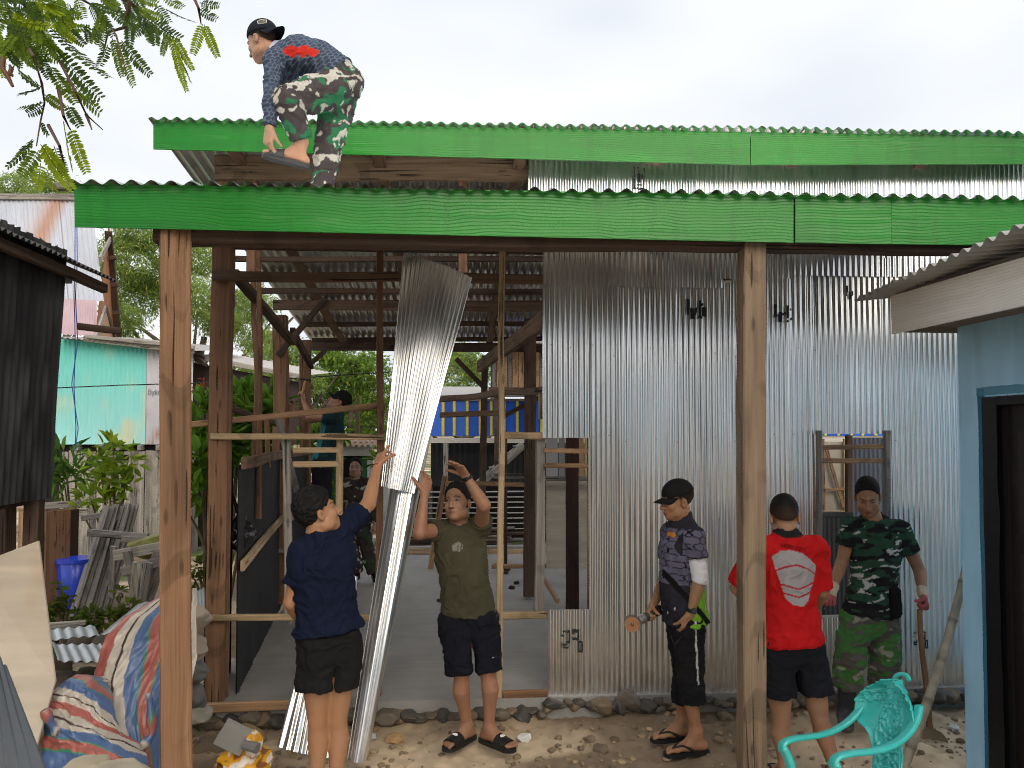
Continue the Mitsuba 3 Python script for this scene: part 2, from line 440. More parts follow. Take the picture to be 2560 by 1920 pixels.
# upper roof: high at the front, falling to the back
ul, ur = UD(322, 262, 5.95), UD(2330, 293, 5.95)
SL = -.135
ur2 = lambda x, y: ul[2] + (ur[2] - ul[2]) * (x - ul[0]) / (ur[0] - ul[0]) + (y - 5.95) * SL
n_sheets = 11
xs = np.linspace(ul[0], ur[0], n_sheets + 1)
for i in range(n_sheets):
    a, b = xs[i], xs[i + 1]
    for r, (y0, y1) in enumerate(((5.93, 8.1), (7.95, 10.2), (10.05, 12.5))):
        o = A(a, y0, ur2(a, y0) + .012 - .006 * r + .002 * (i % 2)); ux = A(b - a, 0, ur2(b, y0) - ur2(a, y0)); vy = A(0, 1, SL)
        add('sheet', corr_mesh(o, ux, vy, np.linalg.norm(ux) + .05, (y1 - y0) * 1.01, pitch=.094, amp=.013, nv=5, per=8, dent=.009, seed=i * 3 + r, nrm=np.cross(ux, vy)), 'zinc', H + '__upper_roof', smooth=True)
for Y in (6.2, 7.25, 8.3, 9.3, 10.3, 11.3, 12.2):
    timber('purlin', H + '__upper_roof', A(ul[0] + .08, Y, ur2(ul[0], Y) - .05), A(ur[0], Y, ur2(ur[0], Y) - .05), .07, .05, 3 if Y > 7 else 7, crook=.01)
for x in np.r_[np.linspace(-1.75, 3.9, 6)]:
    timber('rafter', H + '__upper_roof', A(x, 6.12, ur2(x, 6.12) - .13), A(x, 12.3, ur2(x, 12.3) - .13), .05, .10, 7, crook=.008)
# header beam seen in the gap between the two roofs
timber('header_beam', H, UD(466, 362, 6.35), UD(1142, 366, 6.35), .20, .06, 1, crook=.004, label='rough grey brown header beam under the upper roof')
for x in (482, 545, 1000):
    a = UD(x, 384, 6.4); timber('roof_stud', H, a, A(a[0], 6.4, 3.3), .07, .06, 5)

# front wall frame
post_px('wall_post', 483, 512, 36, 466, 1560, 44, 5.72, 5, d=.13, crook=.006, label='brown corner post of the front wall')
post_px('wall_stud', 823, 530, 15, 816, 1548, 13, 5.70, 5, d=.05, crook=.012)
post_px('wall_stud', 1084, 530, 13, 1079, 1550, 13, 5.62, 2, d=.045, crook=.008)
post_px('wall_stud', 1166, 945, 20, 1164, 1335, 20, 5.72, 4, d=.06, crook=.01)
post_px('wall_stud', 620, 940, 16, 624, 1350, 15, 5.72, 9, d=.045, crook=.012)
post_px('wall_stud', 735, 940, 14, 733, 1135, 14, 5.72, 2, d=.045, crook=.006)
post_px('wall_post', 1592, 530, 15, 1592, 1560, 15, 5.72, 3, d=.10)
for x in (1276, 1440): post_px('wall_stud', x, 535, 14, x, 1500, 14, 5.74, 5, d=.05)
post_px('wall_stud', 1768, 930, 11, 1768, 1340, 11, 5.60, 4, d=.05, label='weathered left jamb of the window opening')
post_px('wall_stud', 1914, 930, 12, 1916, 1500, 12, 5.60, 4, d=.05, label='weathered right jamb of the window opening')


def rail(name, x0, y0, x1, y1, h, Y, tint, Y2=None, d=.04, crook=.006, **kw):
    a, b = UD(x0, y0, Y), UD(x1, y1, Y2 or Y)
    return timber(name, H, a, b, h / 1670 * (a @ FWD0), d, tint, crook=crook, **kw)


rail('girt', 460, 596, 1174, 600, 22, 5.63, 7, crook=.01)
rail('girt', 456, 941, 830, 945, 13, 5.635, 2)
rail('girt', 1078, 940, 1180, 942, 15, 5.66, 2)
rail('girt', 448, 1334, 812, 1333, 13, 5.62, 2, label='pale lath nailed across the left bay at knee height')
rail('girt', 1084, 1330, 1182, 1328, 15, 5.66, 2)
rail('bottom_plate', 432, 1530, 720, 1519, 20, 5.56, 8, crook=.004, label='pale bottom plate at the left')
rail('bottom_plate', 1086, 1502, 1182, 1498, 18, 5.60, 0, label='reddish bottom plate beside the zinc wall')
rail('window_slat', 634, 973, 732, 972, 12, 5.715, 2)
rail('window_slat', 634, 1003, 732, 1002, 13, 5.715, 2)
rail('window_slat', 1176, 973, 1272, 975, 10, 5.66, 8)
rail('window_slat', 1176, 1006, 1272, 1006, 10, 5.66, 8)
rail('window_slat', 1772, 967, 1912, 965, 10, 5.615, 8)
rail('window_slat', 1772, 996, 1912, 995, 10, 5.615, 8)
rail('window_sill', 1762, 1112, 1840, 1112, 13, 5.60, 4)
rail('wall_plate', 470, 528, 2250, 560, 16, 5.74, 3, d=.10)
# frame further in
post_px('inner_post', 607, 682, 27, 605, 1302, 30, 8.6, 5, d=.14, label='brown post in the middle of the left side wall')
post_px('inner_post', 663, 735, 17, 661, 1262, 17, 10.0, 5, d=.10)
post_px('inner_post', 650, 735, 7, 650, 1262, 7, 9.8, 0, d=.04)
post_px('inner_post', 1146, 690, 24, 1143, 1288, 23, 8.9, 3, d=.13, label='dark brown inner post beside the opening')
post_px('inner_post', 1236, 900, 25, 1236, 1316, 25, 8.1, 6, d=.13, label='dark reddish black column behind the open bay')
post_px('inner_post', 1048, 768, 14, 1040, 1196, 14, 12.2, 3, d=.10)
post_px('inner_post', 1092, 930, 6, 1092, 1236, 7, 10.6, 3, d=.05)
post_px('inner_post', 562, 525, 9, 558, 1120, 9, 6.6, 5, d=.05, crook=.02)
post_px('inner_post', 553, 525, 10, 545, 1335, 10, 6.9, 5, d=.05, crook=.03)
post_px('inner_post', 576, 900, 8, 580, 1010, 8, 7.4, 5, d=.05)
rail('tie_beam', 590, 659, 1172, 662, 22, 8.55, 7)
rail('tie_beam', 652, 747, 1180, 752, 20, 12.0, 3)
rail('tie_beam', 500, 560, 1172, 560, 12, 6.9, 3)
rail('tie_beam', 560, 628, 1172, 630, 12, 7.8, 3)
rail('brace', 505, 590, 632, 740, 18, 6.2, 3, Y2=8.5, d=.08)
rail('brace', 600, 768, 704, 645, 12, 8.5, 3, d=.05)
rail('brace', 650, 806, 704, 756, 9, 10, 3, d=.05)
rail('brace', 632, 715, 672, 790, 16, 8.7, 3, Y2=10, d=.06)
rail('brace', 1036, 792, 1178, 690, 24, 10.5, 7, Y2=6.2, d=.06, label='broad brown brace rising to the right')
rail('brace', 985, 775, 1050, 842, 10, 12, 3, d=.05)
rail('brace', 597, 900, 652, 1100, 13, 6.6, 4, Y2=6.3, d=.03)
rail('long_lath', 410, 917, 832, 874, 13, 6.05, 8, Y2=6.0, d=.03, crook=.004, label='long pinkish lath slanting across the left bay')
rail('brace', 492, 880, 600, 918, 12, 6.4, 3, Y2=8.4, d=.05)
rail('rail', 955, 864, 1180, 840, 12, 9, 7, Y2=6.4, d=.05, crook=.015)
rail('rail', 950, 896, 1092, 892, 12, 8.2, 7, d=.05)
rail('rail', 1078, 905, 1165, 858, 10, 9.0, 3, Y2=9, d=.05)
rail('rail', 962, 1044, 1176, 1048, 10, 9.3, 8, d=.03)
rail('rail', 1066, 1028, 1176, 1030, 11, 9.0, 4, d=.04)
rail('rail', 1176, 1034, 1290, 1034, 10, 9.0, 4, d=.04)
rail('rail', 1062, 1224, 1290, 1222, 9, 9.2, 8, d=.05)
rail('rail', 1168, 850, 1168, 905, 9, 6.2, 2, d=.04)

# low dark side wall on the left
P0, P1, P2 = GD(497, 1524, SLAB), GD(607, 1304, SLAB), GD(664, 1258, SLAB)
P0 = A(P0[0] - .02, 5.80, SLAB)
scene['dark_zinc'] = prin(VC, .5, .35)
dark = (.020, .020, .022)


def vcn(m, c, amp=.35, f=3.0, seed=0):
    v = m[0] if isinstance(m, (tuple, list)) else np.asarray(m.vertices)
    n = meshkit.fbm(np.asarray(v) * f, 3, seed)[:, None]
    return np.asarray(c, float) * (1 + amp * 2 * (n - .5))


for a, b in ((P0, P1), (P1 + A(.02, .05, 0), P2)):
    L = np.linalg.norm((b - a)[:2]); k = max(1, int(round(L / .8)))
    for i in range(k):
        p = a + (b - a) * i / k; q = a + (b - a) * (i + 1) / k
        m = corr_mesh(A(p[0], p[1], SLAB - .02), A(q[0] - p[0], q[1] - p[1], 0), A(0, 0, 1), L / k + .03, 1.68 + .03 * random.random(), pitch=.076, amp=.010, nv=5, per=8, dent=.008, seed=i + 3)
        add('sheet', m, 'dark_zinc', H + '__side_wall', smooth=True, color=vcn(m, dark, .6))
    timber('top_rail', H + '__side_wall', A(a[0] + .03, a[1], 1.79), A(b[0] + .03, b[1], 1.79), .09, .04, 7)
    timber('mid_rail', H + '__side_wall', A(a[0] + .03, a[1], 1.05), A(b[0] + .03, b[1], 1.10), .08, .03, 2)
m = corr_mesh(UD(441, 1590, 5.85), A(.03, .4, 0), A(0, 0, 1), .5, 2.0, pitch=.076, amp=.010, nv=4, seed=5)
add('sheet', m, 'dark_zinc', H + '__side_wall', smooth=True, color=vcn(m, dark, .6))

# zinc front wall
PITCHW, AMPW = .040, .0050


def zsheet(x0, x1, y0, y1, off=0.0, seed=0, pitch=PITCHW, dent=.006, Y=YW, amp=AMPW, edge=0.0, label=None):
    """sheet from photo pixels: x0..x1, top y0, bottom y1"""
    xm = (x0 + x1) / 2; pitch = pitch * (.90 + .20 * ((seed * 37) % 11) / 10); amp = amp * (.85 + .35 * ((seed * 53) % 7) / 6)
    a, b, t = UD(x0, y1, Y), UD(x1, y1, Y), UD(xm, y0, Y)
    zb = UD(xm, y1, Y)[2]
    o = A(a[0], Y - off, zb)
    m = corr_mesh(o, A(1, 0, 0), A(0, 0, 1), b[0] - a[0], t[2] - zb, pitch=pitch, amp=amp, nv=max(4, int((t[2] - zb) / .16)), per=9, dent=dent, seed=seed, nrm=A(0, -1, 0), edge=edge)
    return add('sheet', m, 'zinc', H + '__zinc_wall', smooth=True, label=label)


zsheet(1172, 1276, 610, 946, .006, 1); zsheet(1184, 1280, 1316, 1506, .004, 2); zsheet(1273, 1345, 610, 1506, .002, 3)
zsheet(1340, 1470, 610, 1505, .007, 4); zsheet(1466, 1592, 610, 1503, .003, 5); zsheet(1588, 1716, 596, 1499, .002, 6)
zsheet(1712, 1770, 590, 1490, .010, 7); zsheet(1746, 1922, 580, 937, .004, 8); zsheet(1772, 1920, 1332, 1490, .004, 9)
zsheet(1917, 2092, 560, 1482, .011, 10); zsheet(2088, 2290, 560, 1480, .005, 11)
zsheet(1172, 1350, 530, 618, .019, 12, edge=.01); zsheet(1346, 1560, 532, 622, .024, 13, edge=.015); zsheet(1540, 1592, 534, 604, .03, 14, dent=.008)
zsheet(1588, 1708, 536, 602, .019, 15); zsheet(1704, 2290, 538, 600, .020, 16)
# clerestory above the porch roof
for i, (a, b) in enumerate(((1142, 1320), (1316, 1500), (1496, 1700), (1696, 1900), (1896, 2100), (2096, 2300))):
    zsheet(a, b, 346, 470, .003 * (i % 3), 20 + i, pitch=.045, Y=6.22, dent=.005)
k = zsheet(1590, 1712, 412, 426, .02, 31, Y=6.1, dent=.004)

# nail heads along the hidden rails: too small to pick apart
def nails(parent, pts, r, col, nrm=A(0, -1, 0), name='nail_heads'):
    s = trimesh.creation.icosphere(subdivisions=1); sv, sf = np.array(s.vertices), np.array(s.faces)
    m = cat_mesh([(sv * A(r, r * .6, r) + p, sf) for p in pts])
    return add(name, m, 'zinc_dull', parent, color=col, kind='stuff')


nn_ = np.random.default_rng(4); pts = []
for zz in (.22, .75, 1.35, 1.98, 2.62, 3.12):
    for x in np.arange(UD(1185, 900, YW)[0], 4.2, .155):
        z_ = zz + .03 * nn_.normal(); px_ = (x / YW - math.tan(YAW)) * 1670 + 1106
        if 1.05 < z_ < 1.98 and 1755 < px_ < 1925 or .55 < z_ < 1.98 and px_ < 1280: continue
        pts.append(A(x + .02 * nn_.normal(), YW - .013, z_))
nails(H + '__zinc_wall', pts, .0045, (.34, .32, .30))
# ink stamps printed on the zinc sheets
def stamp(cx, cy, blots, Y, size, pitch=PITCHW, off=.013):
    """dark printed marks: blots are (u0,v0,u1,v1) in a box of the given width in metres"""
    c = UD(cx, cy, Y); ms = []
    for u0, v0, u1, v1 in blots:
        n = max(3, int((u1 - u0) * size / .004)); u = np.linspace(u0, u1, n)
        x = c[0] + (u - .5) * size
        jig = (meshkit.noise(np.c_[u * 37 + cx, u * 0 + v0 * 9, u * 0], 3) - .5) * .07
        top = np.c_[x, np.full(n, Y - off), c[2] + (.5 - v0 + jig) * size]; bot = np.c_[x, np.full(n, Y - off), c[2] + (.5 - v1 + jig) * size]
        v = np.vstack([top, bot, top + A(0, .002, 0), bot + A(0, .002, 0)]); i = np.arange(n - 1)
        f = np.vstack([np.c_[i, i + 1, n + i + 1, n + i][:, ::-1], np.c_[2 * n + i, 2 * n + i + 1, 3 * n + i + 1, 3 * n + i]]); ms.append((v, f))
    m = cat_mesh(ms)
    add('stamp', m, 'matte', H + '__zinc_wall', color=(.035, .037, .040), label='smudged black ink stamp')


B1 = [(0, 0, .15, .55), (.02, .55, .12, .8), (.2, .45, .34, .72), (.22, .72, .4, 1.0), (.42, .42, .55, .7), (.4, .7, .5, .8), (.64, .05, .74, .9), (.74, .2, .86, .34), (.8, .4, .98, .85), (.6, .85, .8, .97)]
B2 = [(0, .05, .16, .3), (.03, .3, .15, .75), (.15, .6, .5, .66), (.25, .66, .45, 1.0), (.3, .45, .45, .6), (.5, .48, .66, .6), (.72, .1, .86, .8), (.84, .25, .95, .35), (.8, .78, 1.0, .9), (.7, .88, .85, 1.0)]
B3 = [(.1, .05, .25, .12), (.02, .25, .16, .31), (.3, .05, .42, .16), (.35, .16, .43, .55), (.25, .5, .42, .6), (.08, .6, .3, .68), (.1, .72, .34, .8), (.52, .0, .82, .13), (.52, .13, .6, .2), (.74, .13, .82, .38), (.52, .36, .82, .46), (.76, .5, .96, .58), (.76, .58, .83, .95), (.9, .58, .97, .95), (.76, .9, .96, .98)]
stamp(1503, 668, B1, YW, .15); stamp(1690, 676, B2, YW, .14); stamp(1840, 632, B1[:6], YW, .10); stamp(1235, 1384, B3, YW, .17); stamp(1986, 1382, B3, YW, .13)
stamp(1380, 384, [(0, -.5, .08, 1.5), (.3, -.4, .5, -.3), (.35, -.1, .55, 0), (.35, .1, .6, .9), (.1, .3, .2, .36), (.7, .2, .85, .6), (.92, -.4, 1, 1.55), (0, 1.45, .45, 1.55), (.5, 1.45, 1, 1.58), (.3, 1.15, .8, 1.22)], 6.22, .09)

# stone footing under the zinc wall
ft = key_of('footing', H)
def rock_mesh(c, r, seed, sub=2, flat=.7):
    m = trimesh.creation.icosphere(subdivisions=sub); v = np.array(m.vertices)
    g = np.random.default_rng(seed); sc = np.array([1, .8 + .4 * g.random(), flat * (.7 + .5 * g.random())])
    d = meshkit.noise(v * 1.7 + seed * 3.1, 2)[:, None]; d2 = meshkit.fbm(v * 4 + seed, 2, 6)[:, None]
    v = v * (.65 + .6 * d + .18 * d2)
    for _ in range(4):                                  # knock flat faces on it
        nn = unit(g.normal(size=3)); h = v @ nn; v = v - np.maximum(h - .72, 0)[:, None] * nn * .85
    a = g.random() * 6.28; M = np.array([[math.cos(a), -math.sin(a), 0], [math.sin(a), math.cos(a), 0], [0, 0, 1]])
    return (v * sc * r) @ M.T + np.asarray(c), np.array(m.faces)


FOOT = [(.085, .074, .062), (.12, .10, .078), (.17, .125, .082), (.065, .060, .055)]
x = UD(432, 1500, 5.55)[0]; i = 0
while x < 4.2:
    r = .035 + .055 * random.random() ** 1.5
    m = rock_mesh(A(x, 5.53 + .04 * random.random(), (.0 if x < UD(1180, 1500, 5.5)[0] else .045) + .04 * random.random()), r, 500 + i, 2)
    add('stone', m, 'satin', ft, smooth=50 if False else True, color=vcn(m, FOOT[i % 4], .4, 20))
    x += r * 1.1; i += 1
# ------------------------------------------------------------------ people: fields, skinned into one continuous surface


class Loft:
    """a limb or trunk: round or elliptical sections along a polyline"""
    def __init__(s, pts, w, d=None, side=None, cut0=None, cut1=None):
        s.p = np.asarray(pts, float); s.w = np.broadcast_to(np.asarray(w, float), (len(s.p),)); s.d = s.w if d is None else np.broadcast_to(np.asarray(d, float), (len(s.p),))
        s.round = d is None; s.side = None if side is None else (np.asarray(side, float) if np.ndim(side) == 2 else np.tile(side, (len(s.p), 1)).astype(float))
        s.cuts = [c for c in (cut0, cut1) if c is not None]
        m = np.maximum(s.w, s.d).max(); s.lo, s.hi = s.p.min(0) - m, s.p.max(0) + m

    def __call__(s, P):
        best = None
        for i in range(len(s.p) - 1):
            a, b = s.p[i], s.p[i + 1]; ab = b - a; L2 = ab @ ab + 1e-12
            r = P - a; t = np.clip(r @ ab / L2, 0, 1)
            r = r - t[:, None] * ab
            w = s.w[i] + (s.w[i + 1] - s.w[i]) * t
            if s.round: dist = np.sqrt((r * r).sum(1)) - w
            else:
                d = s.d[i] + (s.d[i + 1] - s.d[i]) * t; u = ab / math.sqrt(L2)
                sv = s.side[i] + (s.side[i + 1] - s.side[i]) * t[:, None]
                sv = sv - (sv @ u)[:, None] * u; sv /= np.linalg.norm(sv, axis=1, keepdims=True) + 1e-9
                fv = np.cross(u, sv)
                rs, rf, ra = (r * sv).sum(1), (r * fv).sum(1), r @ u
                mn = np.minimum(w, d)
                q0 = np.sqrt((rs / w) ** 2 + (rf / d) ** 2 + (ra / mn) ** 2); q1 = np.sqrt((rs / w ** 2) ** 2 + (rf / d ** 2) ** 2 + (ra / mn ** 2) ** 2)
                dist = np.where(q1 > 1e-6, q0 * (q0 - 1) / np.maximum(q1, 1e-6), -mn)
            best = dist if best is None else np.minimum(best, dist)
        for o, n in s.cuts: best = np.maximum(best, (P - o) @ n)
        return best


class Ell:
    def __init__(s, c, r, F):
        s.c, s.r, s.F = np.asarray(c, float), np.asarray(r, float), F; m = s.r.max(); s.lo, s.hi = s.c - m, s.c + m

    def __call__(s, P):
        q = (P - s.c) @ s.F.T
        k0 = np.sqrt(((q / s.r) ** 2).sum(1)); k1 = np.sqrt(((q / s.r ** 2) ** 2).sum(1))
        return np.where(k1 > 1e-6, k0 * (k0 - 1) / np.maximum(k1, 1e-6), -s.r.min())


class Field:
    def __init__(s, prims, h):
        s.h = h; lo = np.min([p.lo for p, k, m in prims if m == '+'], 0) - .05; hi = np.max([p.hi for p, k, m in prims if m == '+'], 0) + .05
        s.lo = lo; s.n = np.ceil((hi - lo) / h).astype(int) + 1; s.D = np.full(s.n, .06, np.float32)
        for p, k, m in prims: s.apply(p, k, m)

    def apply(s, p, k, m):
        a = np.clip(np.floor((p.lo - .045 - k - s.lo) / s.h).astype(int), 0, s.n); b = np.clip(np.ceil((p.hi + .045 + k - s.lo) / s.h).astype(int) + 1, 0, s.n)
        if np.any(b <= a): return
        ax = [s.lo[i] + np.arange(a[i], b[i]) * s.h for i in range(3)]
        P = np.stack(np.meshgrid(*ax, indexing='ij'), -1).reshape(-1, 3)
        blk = s.D[a[0]:b[0], a[1]:b[1], a[2]:b[2]]; d = p(P).reshape(blk.shape); o = blk.astype(float)
        if m == '+':
            hh = np.maximum(k - np.abs(o - d), 0) / max(k, 1e-6); blk[...] = np.minimum(o, d) - hh * hh * k / 4
        else:
            d = -d; hh = np.maximum(k - np.abs(o - d), 0) / max(k, 1e-6); blk[...] = np.maximum(o, d) + hh * hh * k / 4

    def clip(s, fn):
        """cut by a signed function evaluated everywhere"""
        ax = [s.lo[i] + np.arange(s.n[i]) * s.h for i in range(3)]
        P = np.stack(np.meshgrid(*ax, indexing='ij'), -1).reshape(-1, 3)
        s.D = np.maximum(s.D, fn(P).reshape(s.D.shape)).astype(np.float32)

    def at(s, P):
        q = (P - s.lo) / s.h; i = np.floor(q).astype(int); out = (i < 0).any(1) | (i >= s.n - 1).any(1); i = np.clip(i, 0, s.n - 2); t = q - i; r = 0
        for a in (0, 1):
            for b in (0, 1):
                for c in (0, 1):
                    w = (t[:, 0] if a else 1 - t[:, 0]) * (t[:, 1] if b else 1 - t[:, 1]) * (t[:, 2] if c else 1 - t[:, 2])
                    r = r + w * s.D[i[:, 0] + a, i[:, 1] + b, i[:, 2] + c]
        return np.where(out, .06, r)

    def mesh(s, smooth=2):
        D = s.D; I = D < 0
        cnt = np.zeros(np.array(D.shape) - 1, np.int8)
        sl = lambda a, n: slice(a, n - 1 + a)
        for a in (0, 1):
            for b in (0, 1):
                for c in (0, 1): cnt += I[sl(a, D.shape[0]), sl(b, D.shape[1]), sl(c, D.shape[2])]
        act = np.argwhere((cnt > 0) & (cnt < 8))
        idx = np.full(cnt.shape, -1, np.int32); idx[tuple(act.T)] = np.arange(len(act))
        acc, num = np.zeros((len(act), 3)), np.zeros(len(act))
        corner = {(a, b, c): D[act[:, 0] + a, act[:, 1] + b, act[:, 2] + c].astype(float) for a in (0, 1) for b in (0, 1) for c in (0, 1)}
        for ax in range(3):
            o = [x for x in range(3) if x != ax]
            for p in (0, 1):
                for q in (0, 1):
                    c0 = [0, 0, 0]; c0[o[0]], c0[o[1]] = p, q; c1 = list(c0); c1[ax] = 1
                    d0, d1 = corner[tuple(c0)], corner[tuple(c1)]; x = (d0 < 0) != (d1 < 0)
                    t = np.where(x, d0 / np.where(x, d0 - d1, 1), 0)
                    pos = np.tile(np.array(c0, float), (len(act), 1)); pos[:, ax] += t
                    acc += pos * x[:, None]; num += x
        V = s.lo + (act + acc / num[:, None]) * s.h
        F = []
        for ax in range(3):
            o = [x for x in range(3) if x != ax]
            A0 = np.moveaxis(I, ax, 0); ch = A0[1:] != A0[:-1]
            e = np.argwhere(ch)                                   # (ax index, o0, o1) in moved order
            e = e[(e[:, 1] > 0) & (e[:, 2] > 0) & (e[:, 1] < D.shape[o[0]] - 1) & (e[:, 2] < D.shape[o[1]] - 1)]
            full = np.zeros((len(e), 3), int); full[:, ax], full[:, o[0]], full[:, o[1]] = e[:, 0], e[:, 1], e[:, 2]
            q = []
            for da, db in ((-1, -1), (0, -1), (0, 0), (-1, 0)):
                g = full.copy(); g[:, o[0]] += da; g[:, o[1]] += db; q.append(idx[tuple(g.T)])
            q = np.stack(q, 1); inside0 = I[tuple(full.T)]
            flip = inside0 if ax != 1 else ~inside0
            q[~flip] = q[~flip][:, ::-1]; F.append(q)
        F = np.vstack(F); F = F[(F >= 0).all(1)]
        import scipy.sparse as sp
        e = np.vstack([F[:, [0, 1]], F[:, [1, 2]], F[:, [2, 3]], F[:, [3, 0]]]); e = np.vstack([e, e[:, ::-1]])
        M = sp.csr_matrix((np.ones(len(e)), (e[:, 0], e[:, 1])), (len(V), len(V))); M.data[:] = 1; dg = np.asarray(M.sum(1)).ravel()
        for _ in range(smooth):
            for lam in (.5, -.52): V = V + lam * ((M @ V) / np.maximum(dg, 1)[:, None] - V)
        return V, np.vstack([F[:, [0, 1, 2]], F[:, [0, 2, 3]]])


def vnormals(V, F):
    n = np.zeros_like(V); c = np.cross(V[F[:, 1]] - V[F[:, 0]], V[F[:, 2]] - V[F[:, 0]])
    for k in range(3): np.add.at(n, F[:, k], c)
    return n / (np.linalg.norm(n, axis=1, keepdims=True) + 1e-12)


def prune(V, F, keep_v):
    F = F[keep_v[F].any(1)]; u, inv = np.unique(F, return_inverse=True)
    return V[u], inv.reshape(-1, 3), u


def frame(f, u):
    f = unit(f); r = unit(np.cross(f, u)); u = np.cross(r, f)
    return np.array([r, f, u])          # rows: right, forward, up


def rot(v, axis, ang):
    axis = unit(axis); return v * math.cos(ang) + np.cross(axis, v) * math.sin(ang) + axis * (axis @ v) * (1 - math.cos(ang))


def head_prims(C, F, s=1.0, jaw=1.0):
    L = lambda x, y, z: C + s * (x * F[0] + y * F[1] + z * F[2])
    E = lambda c, r: Ell(L(*c), np.array(r) * s, F)
    lo = lambda pts, w: Loft([L(*p) for p in pts], np.array(w) * s)
    P = [(E((0, -.012, .042), (.074, .094, .086)), 0, '+'), (E((0, .030, -.03), (.062, .066, .082)), .03, '+'), (E((0, .048, -.084), (.040 * jaw, .038, .028)), .03, '+'),
         (lo([(-.03, .084, .026), (0, .090, .028), (.03, .084, .026)], [.010, .010, .010]), .014, '+')]
    for x in (-1, 1):
        P += [(E((.042 * x, .062, -.03), (.020, .022, .022)), .02, '+'), (E((.055 * x, .015, -.075), (.014, .03, .022)), .03, '+'),
              (E((.031 * x, .101, .004), (.015, .014, .010)), .012, '-')]
        ef = np.array([F[0], F[1] * .94 - F[2] * .34 * 0 + F[0] * .34 * -x * 0, F[2]])
        P += [(Ell(L(.078 * x, -.012, -.012), np.array((.011, .019, .031)) * s, ef), .008, '+'), (Ell(L(.088 * x, -.006, -.010), np.array((.008, .010, .018)) * s, ef), .005, '-')]
    P += [(lo([(0, .091, .012), (0, .106, -.022), (0, .114, -.036)], [.008, .010, .0125]), .010, '+'), (lo([(-.014, .100, -.040), (.014, .100, -.040)], [.0085, .0085]), .008, '+'),
          (lo([(-.021, .086, -.066), (0, .096, -.0625), (.021, .086, -.066)], [.005, .0075, .005]), .006, '+'), (lo([(-.018, .086, -.075), (0, .0945, -.077), (.018, .086, -.075)], [.005, .0085, .005]), .006, '+'),
          (E((0, .064, -.100), (.022, .024, .016)), .02, '+')]
    return P


def hand_prims(w, d, n, thumb, curl=(.5, .5, .5, .5), spread=.12, tcurl=.4, s=1.0, tout=.8):
    """wrist w, direction d towards the knuckles, n the palm side, thumb the side the thumb leaves from (all vectors)"""
    d = unit(d); n = unit(n - d * (n @ d)); t = unit(np.cross(d, n)); t = t if t @ thumb > 0 else -t
    P = [(Loft([w, w + d * .045 * s, w + d * .088 * s], np.array([.027, .040, .041]) * s, np.array([.021, .017, .014]) * s, t), .02, '+')]
    for i, (o, L, r) in enumerate(((.030, .074, .0092), (.0105, .082, .0095), (-.0095, .076, .0090), (-.028, .060, .0080))):
        b = w + d * (.090 - abs(i - 1.2) * .004) * s + t * o * s; a = rot(d, n, 0)
        a = unit(d + t * spread * (1.3 - i) * .9); pts, ws = [b - d * .02 * s, b], [r, r]; c = curl[i]
        ax = np.cross(a, n)
        for j, f in enumerate((.44, .32, .24)):
            a = rot(a, ax, c * (1.0, 1.15, .8)[j]); pts.append(pts[-1] + a * L * f * s); ws.append(r * (1, .93, .80)[j])
        P.append((Loft(pts, np.array(ws) * s), .005, '+'))
    b = w + d * .022 * s + t * .026 * s; a = unit(d * .62 + t * tout + n * .25)
    p1 = b + a * .042 * s; a2 = unit(rot(a, np.cross(a, n), tcurl) + d * .35); p2 = p1 + a2 * .033 * s; a3 = rot(a2, np.cross(a2, n), tcurl * .7); p3 = p2 + a3 * .026 * s
    P.append((Loft([b, p1, p2, p3], np.array([.017, .0125, .0105, .0088]) * s), .010, '+'))
    return P


def foot_prims(an, toe, up=A(0, 0, 1), s=1.0, toes=True):
    """ankle joint, point under the big toe tip"""
    f = unit((toe - an) - up * ((toe - an) @ up)); side = np.cross(f, up); floor = toe
    base = an - up * ((an - floor) @ up)                    # below the ankle at sole height
    heel = base - f * .045 * s + up * .028 * s; mid = base + f * .06 * s + up * .035 * s; ball = base + f * .145 * s + up * .020 * s
    P = [(Loft([an, base - f * .012 * s + up * .05 * s], np.array([.036, .034]) * s), .02, '+'),
         (Loft([heel, mid, ball], np.array([.030, .036, .043]) * s, np.array([.030, .030, .018]) * s, side), .025, '+'),
         (Loft([an, mid], np.array([.034, .030]) * s), .03, '+')]
    for i, (o, L, r) in enumerate(((-.030, .058, .0125), (-.010, .054, .010), (.006, .050, .0095), (.020, .044, .009), (.033, .036, .0085))):
        b = ball + side * o * s
        P.append((Loft([b - f * .01 * s, b + f * L * .55 * s + up * .002, b + f * L * s - up * .006], np.array([r * 1.05, r, r * .92]) * s), .006, '+'))
    return P


def toned(V, base, seed=0, amp=.10):
    n = meshkit.fbm(V * 9, 3, seed)[:, None]; r = meshkit.fbm(V * 4 + 7, 2, seed + 3)[:, None]
    return np.asarray(base) * (1 + amp * 2 * (n - .5)) * (1 + np.array([.10, -.06, -.10]) * (r - .5) * 2)


